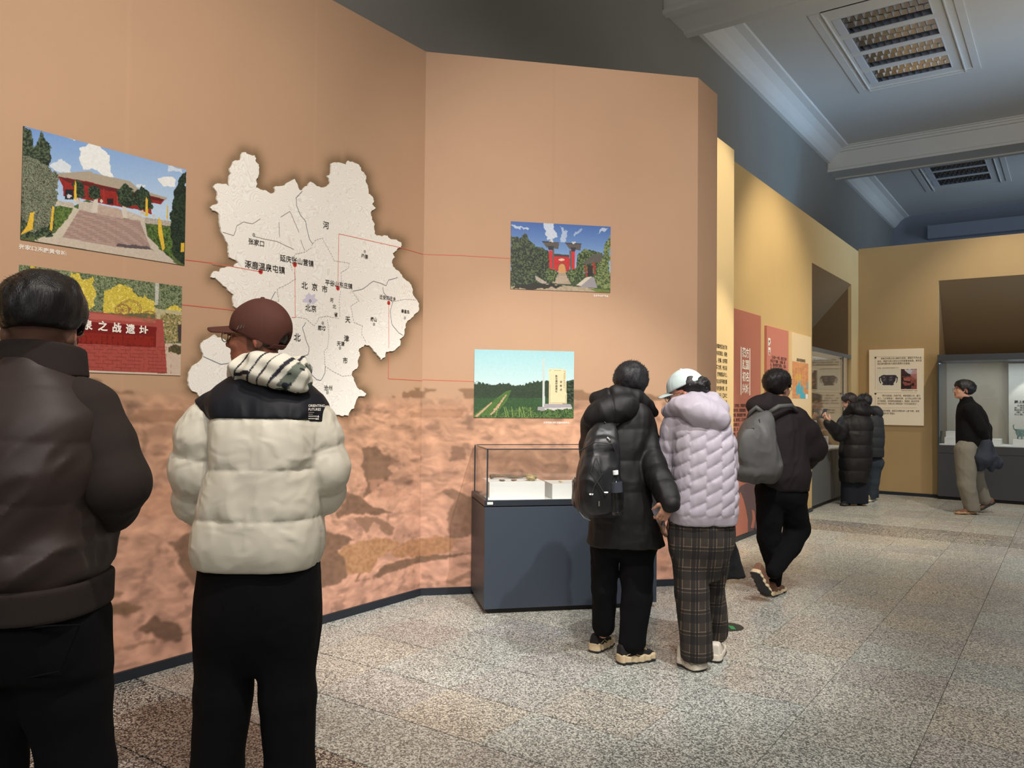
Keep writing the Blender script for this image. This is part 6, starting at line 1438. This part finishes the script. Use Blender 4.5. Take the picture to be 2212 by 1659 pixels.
low = lambda q: smin(smin(ellip(q, (.0, -.112, .018), (.062, .050, .056))-.008*vnoise(q, 60, 3), ellip(q, (0, -.06, -.045), (.07, .055, .055))-.004*vnoise(q, 60, 5), .015), ellip(q, (0, -.055, .045), (.088, .065, .07))-.003*vnoise(q, 50, 6), .01)
hair(f, hc, hR, top=.003, nape=-.075, side=.010, h=.0055, spikes=0, seed=5, front=.045, hk=.93, low=low)
glasses(f, hc, hR, .94)
g, T_ = cap(f, hc, hR, K_capblue, hk=.95, rs=-.12, rim=.026, brim=.065, bz=.032, tilt=1.2)
Bm().tube([T_((-.03, -.135, .03)), T_((0, -.148, .02)), T_((.02, -.142, .0))], .008, 8).obj('hair_clip', K_plast, f.e, smooth=True)
for k_ in range(2): Bm().lathe(tuple(T_((-.080-.0, -.055-.02*k_, .032))), [(.001, .004), (.004, .002), (.004, -.002), (.001, -.004)], 8).obj('hair_pin', K_metal, f.e)
def quilt(p, cx, cz, a=.011):
    u = (p[:, 0]-cx)/.082; k = np.floor(u); fu = u-k; r = (p[:, 2]-cz)/.072-.62*(fu-.5)+.03*np.sin(p[:, 0]*31)
    q = np.abs(np.sin(math.pi*r)); e = np.clip(np.minimum(fu, 1-fu)*9, 0, 1); g = vnoise(p*A3(1, 1, .5), 36, 3)*.0018*np.exp(-q*3)
    return a*(np.sqrt(q)*(.80+.20*e)-.55)+g
def jkt(p):
    d = loft(p, [S_(1128, 1446, 1586, .140, 0), S_(1110, 1442, 1588, .155, 0), S_(1060, 1446, 1588, .165, 0), S_(1000, 1450, 1584, .165), S_(940, 1448, 1578, .152), S_(905, 1452, 1566, .125), S_(878, 1470, 1540, .09)], 2.5, .012, rot=.0)
    d = d-quilt(p, J(1510, 1000)[0], J(1510, 1000)[2])*np.clip((p[:, 2]-J(1510, 1112)[2])/.02, 0, 1)
    sl_ = chain(p, [J(1455, 918, 0), J(1450, 965, .03), J(1438, 1030, .05), J(1422, 1070, .03), J(1417, 1100, .0), J(1420, 1118, .0)], [.066, .066, .062, .056, .050, .038], .05, puff=.007, npuff=7)
    sr = chain(p, [J(1552, 920, .02), J(1568, 960, .05), J(1574, 1005, .10), J(1556, 1040, .2)], [.058, .056, .052, .045], .05, puff=.007, npuff=5)
    return smin(smin(d, sl_, .012), sr, .02)-folds(p, 16, .0035, 12)
grow('jacket', jkt, A3(-.42, -.35, .55), A3(.36, .4, 1.55), .006, K_lilac, f.e, label='lilac down jacket with zigzag quilting')
def hoodl(p):
    c = J(1515, 890, -.08); d = ellip(p, c+A3(.0, -.02, -.01), (.150, .095, .080), Ry(.30)); r = chain(p, [J(1440, 890, -.0), J(1462, 878, -.07), J(1500, 862, -.08), J(1540, 865, -.05), J(1560, 880, -.05)], [.03, .036, .036, .034, .03], .03)
    return smin(d, r, .04)-folds(p, 10, .008, 26)+.004*np.exp(-(np.abs(p[:, 0]-c[0]-.03)/.005)**2)
grow('hood', hoodl, J(1510, 890)-.28, J(1510, 890)+.28, .006, K_lilac, f.e, label='lilac padded hood')
M_plaid = bpy.data.materials.new('plaid_wool'); M_plaid.use_nodes = True; nt = M_plaid.node_tree; b = nt.nodes['Principled BSDF']; b.inputs['Roughness'].default_value = .9; N = nt.nodes.new; L = nt.links.new
tc = N('ShaderNodeTexCoord'); sp = N('ShaderNodeSeparateXYZ'); L(tc.outputs['Object'], sp.inputs[0])
def stripes(axis, per, offs):
    tot = None
    for o_, w_, s_ in offs:
        m1 = N('ShaderNodeMath'); m1.operation = 'MULTIPLY_ADD'; L(sp.outputs[axis], m1.inputs[0]); m1.inputs[1].default_value = 1/per; m1.inputs[2].default_value = o_
        m2 = N('ShaderNodeMath'); m2.operation = 'FRACT'; L(m1.outputs[0], m2.inputs[0]); m3 = N('ShaderNodeMath'); m3.operation = 'LESS_THAN'; L(m2.outputs[0], m3.inputs[0]); m3.inputs[1].default_value = w_
        m4 = N('ShaderNodeMath'); m4.operation = 'MULTIPLY'; L(m3.outputs[0], m4.inputs[0]); m4.inputs[1].default_value = s_
        if tot is None: tot = m4.outputs[0]
        else: a_ = N('ShaderNodeMath'); a_.operation = 'ADD'; L(tot, a_.inputs[0]); L(m4.outputs[0], a_.inputs[1]); tot = a_.outputs[0]
    return tot
sX = stripes(0, .085, [(0, .42, .22), (.10, .07, .42), (.30, .06, .30), (.62, .05, .2)]); sZ = stripes(2, .115, [(0, .35, .20), (.08, .06, .38), (.25, .05, .3)])
ad = N('ShaderNodeMath'); ad.operation = 'ADD'; L(sX, ad.inputs[0]); L(sZ, ad.inputs[1]); rp = N('ShaderNodeValToRGB'); L(ad.outputs[0], rp.inputs[0])
e = rp.color_ramp.elements; e[0].color = tuple(lin((28, 26, 26)))+(1,); e[1].color = tuple(lin((150, 128, 104)))+(1,); e[1].position = 1.0; e3 = e.new(.42); e3.color = tuple(lin((54, 47, 43)))+(1,)
L(rp.outputs[0], b.inputs['Base Color'])
def tr4(p):
    a_ = chain(p, [J(1486, 1140, 0), J(1493, 1280, -.02), J(1505, 1412, -.03)], [.105, .092, .086], .04); b_ = chain(p, [J(1545, 1140, .02), J(1542, 1280, .10), J(1549, 1366, .17)], [.085, .062, .056], .04); a_ = smin(a_, loft(p, [S_(1250, 1490, 1550, .05), S_(1215, 1456, 1566, .09), S_(1170, 1442, 1582, .125), S_(1100, 1446, 1578, .12)], 2.3, .01), .02)
    return smax(smin(a_, b_, .008), J(1500, 1420, -.03)[2]-p[:, 2], .004)-folds(p, 9, .006, 5, (1, 1, .3))
grow('trousers', tr4, A3(-.3, -.3, .02), A3(.32, .4, .9), .006, M_plaid, f.e, label='black and tan plaid wide trousers')
shoe(f, g_(1462, 1415, .02) if False else (lambda q: A3(q[0], q[1], .004))(J(1468, 1425, .05)), (lambda q: A3(q[0], q[1], .004))(J(1522, 1440, -.09)), K_up_w, K_sole_w, h=.0045, w=.052, hh=.11, sole=.035, wave=0)
shoe(f, (lambda q: A3(q[0], q[1], .004))(J(1545, 1405, .06)), (lambda q: A3(q[0], q[1], .004))(J(1553, 1408, .32)), K_up_w, K_sole_w, h=.005, w=.045, hh=.10, sole=.035, wave=0)
# black tote bag hanging at her right side (top-level)
b4 = Fig(1565, 4.56, 'black fabric tote bag hanging at the right side of the woman in lilac', 'tote_bag', 'bag'); J = b4.J
def tb(p):
    q = p; zt, zb = J(1565, 1165)[2], J(1565, 1246)[2]; t = (zt-p[:, 2])/(zt-zb); hw_ = .055+.045*np.clip(t, 0, 1); cx = J(1560, 1200)[0]+.02*t
    return smax(smax(np.abs(p[:, 0]-cx)-hw_, np.abs(p[:, 1])-.05-.01*t, .02), np.maximum(p[:, 2]-zt, zb-p[:, 2]+.12*(p[:, 0]-cx)), .015)-folds(p, 12, .004, 3)
grow('bag_body', tb, A3(-.2, -.15, .3), A3(.2, .15, .95), .006, cloth('black_canvas', (24, 24, 26), .85), b4.e)
for dy in (-.03, .03): Bm().tube([J(1556, 1168, dy), J(1568, 1110, .0), J(1572, 1060, .02), J(1576, 1168, dy)], .006, 6).obj('handle', K_blacktech, b4.e, smooth=True)
# charging cable and phone strap from her left hand
F4 = f; J = f.J
b5 = Fig(1437, 4.34, 'small silver phone held in the left hand of the woman in lilac', 'mobile_phone', 'phone'); q = b5.J(1437, 1113, .0)
grow('phone_body', lambda p: rbox(p, q, (.006, .034, .060), .005, Ry(.35)), q-.1, q+.1, .004, mat('phone_silver', (150, 150, 156), .3, metal=.7), b5.e)
Bm().tube([b5.J(1444, 1125, 0), b5.J(1443, 1140, 0), b5.J(1445, 1156, .005)], .0025, 6).obj('wrist_strap', mat('strap_pink', (206, 150, 132), .6), b5.e)

# ================================================================== 5: walking man with grey backpack
f = Fig(1672, 5.95, 'man walking away in dark plum jacket with glasses and a grey backpack'); J = f.J; S_ = f.sec
hc = J(1681, 838, .02); hR = Rz(-.75)@Rx(-.05)
Jt = std(f, .86, 0, head=hc, hR=hR, neck=J(1675, 872, 0), chest=J(1680, 940, 0), pelvis=J(1685, 1060, 0), shL=J(1640, 905, 0), shR=J(1722, 905, 0), elL=J(1630, 980, .1), elR=J(1758, 975, .02), wrL=J(1660, 1020, .25), wrR=J(1725, 992, .2),
         hipL=J(1660, 1080, 0), hipR=J(1708, 1080, 0), knL=J(1661, 1160, .05), knR=J(1720, 1145, .12), anL=J(1675, 1262, .10), anR=J(1676, 1226, -.08), toeL=J(1680, 1278, .2), toeR=J(1640, 1270, -.02))
body(f, Jt, .007, skin=(196, 146, 122), ear=(206, 140, 118))
hair(f, hc, hR, top=.026, nape=-.075, side=.012, h=.006, spikes=1200, seed=11, spl=.022, up_=.45, back=.014, flow=(0, -.9, .2), front=.07)
glasses(f, hc, hR)
def jk5(p):
    d = loft(p, [S_(1056, 1652, 1740, .13, 0), S_(1030, 1640, 1745, .165, 0), S_(980, 1636, 1736, .168), S_(930, 1632, 1730, .160), S_(900, 1636, 1722, .135), S_(878, 1650, 1706, .10)], 2.4, .02)
    sr = chain(p, [J(1718, 908, 0), J(1738, 935, .01), J(1752, 968, .03), J(1738, 990, .14), J(1715, 1000, .22)], [.095, .105, .108, .085, .06], .05)
    sl_ = chain(p, [J(1642, 908, 0), J(1632, 960, .08), J(1655, 1010, .22)], [.09, .09, .06], .05)
    hd = smin(ellip(p, J(1655, 878, -.03), (.135, .10, .075), Ry(.05)), chain(p, [J(1632, 880, -.02), J(1660, 862, -.07), J(1695, 872, -.03), J(1705, 885, .03)], [.04, .04, .04, .035], .03), .03)
    return smin(smin(smin(d, sr, .03), sl_, .03), hd, .012)-folds(p, 8, .009, 8)
grow('jacket', jk5, A3(-.4, -.35, .7), A3(.45, .45, 1.62), .007, K_dkbrown, f.e)
def tr5(p):
    a_ = chain(p, [J(1664, 1075, 0), J(1661, 1160, .05), J(1672, 1230, .10), J(1675, 1258, .10)], [.10, .085, .056, .042], .04)
    b_ = chain(p, [J(1708, 1075, 0), J(1722, 1142, .12), J(1706, 1180, .04), J(1672, 1234, -.10)], [.105, .092, .078, .052], .05); b_ = smin(b_, cone(p, J(1668, 1060), J(1706, 1060), .125, .125), .04)
    return smin(a_, b_, .02)-folds(p, 10, .005, 5)
grow('trousers', tr5, A3(-.3, -.35, .05), A3(.4, .4, 1.0), .008, K_blackpant, f.e)
gg = lambda x, y, dy, z=.004: (lambda q: A3(q[0], q[1], z))(J(x, y, dy))
shoe(f, gg(1662, 1295, .02), gg(1690, 1290, .24), K_up_br, K_sole_b, h=.006, w=.047, hh=.10, sole=.032)
h0 = J(1622, 1222, -.16); t0 = J(1660, 1292, -.10); h0 = A3(h0[0], -.20, .235); t0 = A3(t0[0], -.06, .015)
shoe(f, h0, t0, K_up_br, K_sole_b, h=.005, w=.047, hh=.10, sole=.032)
b5 = Fig(1634, 5.72, 'grey nylon backpack worn by the walking man in plum jacket', 'backpack', 'backpack'); J = b5.J; S_ = b5.sec
def bp5(p):
    q = p
    d = loft(p, [S_(1042, 1598, 1668, .06, 0), S_(1025, 1584, 1680, .115, -.01), S_(985, 1588, 1680, .135, -.02), S_(945, 1596, 1670, .130, -.02), S_(910, 1612, 1668, .095, 0), S_(888, 1634, 1664, .05, .02)], 2.6, .025)
    d = smin(d, ellip(p, J(1624, 965, -.13), (.10, .05, .14)), .02); d = smin(d, ellip(p, J(1668, 1010, -.03), (.06, .10, .09)), .015); d = smin(d, ellip(p, J(1632, 1018, -.06), (.15, .10, .06)), .02)
    return d-folds(p, 10, .007, 24)
grow('main_bag', bp5, A3(-.35, -.35, .7), A3(.35, .3, 1.55), .006, K_greypack, b5.e)
Bm().tube([J(1612, 925, -.14), J(1628, 925, -.16), J(1632, 960, -.18), J(1634, 985, -.17)], .004, 6).obj('zip', K_rubber_d, b5.e)
Bm().tube([J(1640, 905, -.10), J(1646, 940, -.13), J(1646, 980, -.14)], .0035, 6).obj('zip', K_rubber_d, b5.e)
grow('compression_strap', lambda p: chain(p, [J(1645, 958, -.16), J(1660, 960, -.13), J(1672, 962, -.08)], [.016, .013, .014], .01), J(1660, 960, -.1)-.15, J(1660, 960, -.1)+.15, .005, K_rubber_d, b5.e)
for pts in ([J(1648, 892, -.02), J(1634, 880, -.02), J(1622, 890, .02), J(1616, 905, .05)], [J(1660, 892, .0), J(1682, 878, .0), J(1710, 876, .06), J(1722, 890, .14)]): Bm().tube(pts, [.017, .018, .016, .014], 8).obj('shoulder_strap', K_greypack, b5.e, smooth=True)
Bm().tube([J(1668, 900, -.03), J(1672, 950, -.02), J(1676, 990, .02)], .006, 6).obj('loose_strap', K_rubber_d, b5.e)
grow('side_bottle', lambda p: rbox(p, J(1627, 1060, .12), (.03, .03, .03), .015), J(1627, 1060, .12)-.08, J(1627, 1060, .12)+.08, .006, K_rubber_d, b5.e) if False else None

# ================================================================== 6: woman in long black coat at the left wall case
f = Fig(1848, 11.5, 'woman in ankle-length black down coat raising a phone at the left wall case'); J = f.J; S_ = f.sec
hc = J(1834, 869, .02); hR = Rz(.9)@Rx(-.35)
Jt = std(f, .83, 0, head=hc, hR=hR, neck=J(1842, 888, 0), chest=J(1850, 930, 0), pelvis=J(1850, 1000, 0), shL=J(1825, 908, 0), shR=J(1876, 908, 0), elL=J(1810, 937, -.14), elR=J(1872, 950, .1), wrL=J(1790, 912, -.33), wrR=J(1840, 935, .3),
         hipL=J(1836, 1020, 0), hipR=J(1862, 1020, 0), knL=J(1836, 1060, 0), knR=J(1862, 1060, 0), anL=J(1836, 1088, 0), anR=J(1864, 1088, 0), toeL=J(1828, 1094, .02), toeR=J(1870, 1092, .12))
body(f, Jt, .009, skin=(206, 158, 136), hands=dict(L=(A3(-.6, .1, .8), A3(.7, .5, .5), -1, .7)), hk=.95)
hair(f, hc, hR, top=.022, nape=-.11, side=.020, h=.007, seed=13, front=.075, hk=.97, low=lambda q: ellip(q, (0, -.05, -.06), (.075, .06, .06)), m=mat('hair_dark_brown', (38, 28, 28), .45, bump=.4, bscale=14, stretch=(26, 26, 3)))
def c6(p):
    d = loft(p, [S_(1042, 1815, 1868, .15), S_(1000, 1815, 1878, .18), S_(950, 1817, 1878, .18), S_(915, 1820, 1882, .165), S_(896, 1828, 1876, .12)], 2.5, .015)
    sl_ = chain(p, [J(1828, 910, 0), J(1812, 938, -.14), J(1800, 925, -.24), J(1788, 914, -.32)], [.10, .095, .075, .062], .05, puff=.01, npuff=5)
    hd = smin(ellip(p, J(1858, 888, -.05), (.17, .11, .085), Ry(.2)), chain(p, [J(1828, 894, -.02), J(1840, 878, -.09), J(1866, 874, -.05), J(1876, 885, 0)], [.05, .05, .05, .05], .03), .03)
    return smin(smin(d-puffz(p[:, 2], [J(1850, y)[2] for y in (1042, 1015, 988, 960, 930, 900)], .014), sl_, .02), hd, .02)-folds(p, 8, .006, 9)
grow('coat', c6, A3(-.6, -.5, .3), A3(.4, .4, 1.65), .010, K_blackcoat, f.e)
grow('trousers', lambda p: smax(smin(chain(p, [J(1834, 1030, 0), J(1836, 1094, 0)], [.11, .125], .03), chain(p, [J(1858, 1030, 0), J(1856, 1094, 0)], [.11, .125], .03), .03), .03-p[:, 2], .01), A3(-.35, -.3, 0), A3(.35, .3, .7), .011, cloth('navy_trousers', (22, 26, 36), .9), f.e)
Bm().lathe((0, 0, 0), [(.001, .004), (.022, .003), (.022, 0)], 16).obj('sleeve_badge', mat('badge_grey', (96, 96, 104), .5), f.e).matrix_local = Matrix.Translation(Vector(J(1809, 928, -.22))) @ Matrix.Rotation(math.pi/2, 4, 'X')
for a_, b_ in (((1832, 1096, 0), (1826, 1099, -.06)), ((1858, 1096, .02), (1862, 1096, .2))):
    p0 = J(*a_); p1 = J(*b_); p0[2] = p1[2] = .004; d_ = (p1-p0)/np.linalg.norm(p1-p0); shoe(f, p0-d_*.05, p0+d_*.2, K_up_b, K_rubber_d, h=.010)
q = Jt['wrL']+A3(-.045, .06, .12); b6 = thing('mobile_phone', 'smartphone raised in the left hand of the woman in long black coat', 'phone', tuple(f.root+f.M.T@q), YAW)
pb = Bm().box(-.006, .006, -.037, .037, -.075, .075).obj('phone_body', mat('phone_dark', (60, 62, 70), .25), b6, bevel=.003); b6.rotation_euler = (0, .5, YAW+.3)

# ================================================================== 7: person behind her
f = Fig(1887, 11.95, 'person in hooded black jacket and dark jeans behind the woman with the phone'); J = f.J; S_ = f.sec
hc = J(1866, 872, .02); hR = Rz(.7)@Rx(-.3)
Jt = std(f, .83, 0, head=hc, hR=hR, neck=J(1876, 892, 0), chest=J(1882, 930, 0), pelvis=J(1886, 990, 0), shL=J(1862, 912, .1), shR=J(1898, 908, 0), elL=J(1855, 945, .2), elR=J(1902, 945, 0), wrL=J(1850, 965, .3), wrR=J(1885, 965, .2),
         hipL=J(1878, 1000, .1), hipR=J(1890, 1000, 0), knL=J(1884, 1040, .2), knR=J(1886, 1040, 0), anL=J(1888, 1073, .25), anR=J(1880, 1078, 0), toeL=J(1884, 1078, .15), toeR=J(1872, 1085, -.1))
body(f, Jt, .010, skin=(200, 152, 130)); hair(f, hc, hR, top=.026, nape=-.07, side=.014, h=.008, spikes=300, seed=17, spl=.05)
def c7(p):
    d = loft(p, [S_(987, 1860, 1904, .15), S_(950, 1860, 1905, .165), S_(915, 1862, 1904, .15), S_(898, 1868, 1898, .11)], 2.5, .015)
    sr = chain(p, [J(1896, 908, 0), J(1898, 945, .0), J(1880, 965, .2)], [.08, .075, .06], .05)
    hd = smin(ellip(p, J(1893, 890, -.04), (.10, .09, .075), Ry(.7)), ellip(p, J(1884, 885, 0), (.10, .10, .06)), .03)
    return smin(smin(d-puffz(p[:, 2], [J(1890, y)[2] for y in (987, 966, 945, 922, 898)], .010), sr, .03), hd, .02)-folds(p, 8, .006, 19)
grow('jacket', c7, A3(-.4, -.4, .5), A3(.4, .5, 1.65), .010, cloth('black_padded', (40, 42, 46), .6), f.e)
grow('jeans', lambda p: smin(cone(p, Jt['hipL'], Jt['hipR'], .125, .125), smin(chain(p, [Jt['hipL'], Jt['knL'], Jt['anL']], [.10, .085, .065], .03), chain(p, [Jt['hipR'], Jt['knR'], Jt['anR']], [.105, .09, .07], .03), .01), .03)-folds(p, 10, .006, 3), A3(-.35, -.3, .03), A3(.35, .5, 1.0), .010, K_jean, f.e)
for x0, x1, d0, d1 in ((1884, 1868, .03, -.10), (1889, 1882, .27, .12)):
    p0 = J(x0, 1085, d0); p1 = J(x1, 1090, d1); p0[2] = p1[2] = .004; shoe(f, p0, p0+(p1-p0)/np.linalg.norm(p1-p0)*.28, cloth('shoe_khaki', (150, 140, 118), .7), K_sole_w, h=.009, w=.05, hh=.12)

# ================================================================== 8: man in black sweater at right
f = Fig(2092, 10.75, 'man in black high-neck sweater and grey trousers striding by the back display case'); J = f.J; S_ = f.sec
hc = J(2079, 843, 0); hR = Rz(1.45)@Rx(.10)
Jt = std(f, .95, 0, head=hc, hR=hR, neck=J(2088, 868, 0), chest=J(2098, 905, 0), pelvis=J(2092, 965, 0), shL=J(2094, 886, -.15), shR=J(2108, 886, .12), elL=J(2118, 925, -.2), elR=J(2130, 925, .18), wrL=J(2128, 958, -.12), wrR=J(2132, 960, .12),
         hipL=J(2085, 985, -.09), hipR=J(2098, 985, .09), knL=J(2088, 1045, -.10), knR=J(2110, 1040, .10), anL=J(2098, 1102, -.1), anR=J(2128, 1080, .1), toeL=J(2072, 1108, -.1), toeR=J(2118, 1098, .1))
body(f, Jt, .009, skin=(200, 150, 124), hands=dict(L=(A3(.5, .2, -.9), A3(0, 1, 0), 1, 1.0)))
hair(f, hc, hR, top=.030, nape=-.055, side=.018, h=.007, spikes=300, seed=19, front=.088, back=.02, spl=.025, flow=(0, .5, -.6)); glasses(f, hc, hR)
def c8(p):
    d = loft(p, [S_(966, 2069, 2122, .14), S_(950, 2069, 2130, .165), S_(920, 2069, 2132, .18), S_(895, 2070, 2124, .19), S_(878, 2074, 2112, .16), S_(866, 2076, 2102, .09), S_(856, 2073, 2098, .075)], 2.3, .015)
    sl_ = chain(p, [Jt['shL'], Jt['elL'], Jt['wrL']+A3(0,0,.03)], [.085, .07, .055], .05); sr = chain(p, [Jt['shR'], Jt['elR'], Jt['wrR']], [.085, .07, .055], .05)
    return smin(smin(d, sl_, .03), sr, .03)-folds(p, 7, .007, 19)
grow('sweater', c8, A3(-.4, -.4, .8), A3(.5, .4, 1.75), .009, K_knit, f.e)
grow('trousers', lambda p: smax(smin(smin(chain(p, [J(2086, 972, -.07), J(2088, 1045, -.10), J(2100, 1100, -.10)], [.135, .108, .088], .04), chain(p, [J(2098, 975, .07), J(2110, 1040, .10), J(2126, 1078, .10)], [.125, .095, .078], .04), .02), loft(p, [S_(990, 2070, 2112, .15), S_(955, 2071, 2116, .14)], 2.3, .01), .03), .05-p[:, 2], .01)-folds(p, 9, .006, 3), A3(-.35, -.35, .03), A3(.45, .4, 1.1), .010, K_cord, f.e)
p0 = J(2108, 1112, -.1); p0[2] = .004; shoe(f, p0, p0+A3(-.29, 0, 0), K_up_br, mat('sole_tan', (176, 140, 104), .6), h=.009, w=.05, hh=.09)
shoe(f, A3(*(J(2149, 1082, .1)[:2]), .13), A3(*(J(2110, 1100, .1)[:2]), .01), K_up_br, K_rubber_d, h=.009, w=.05, hh=.09)
b8 = Fig(2138, 10.60, 'dark blue jacket carried bundled in the hand of the man in black sweater', 'carried_jacket', 'jacket'); J = b8.J
grow('jacket_body', lambda p: smin(smin(chain(p, [J(2128, 958, 0), J(2122, 990, -.02), J(2116, 1008, 0)], [.07, .11, .05], .04), chain(p, [J(2132, 958, 0), J(2140, 985, .02), J(2152, 1000, .02), J(2158, 1008, 0)], [.07, .085, .07, .03], .04), .02), chain(p, [J(2138, 985, 0), J(2142, 1015, 0)], [.06, .03], .03), .02)-folds(p, 8, .016, 29), A3(-.4, -.3, .5), A3(.35, .3, 1.15), .010, K_navyj, b8.e)
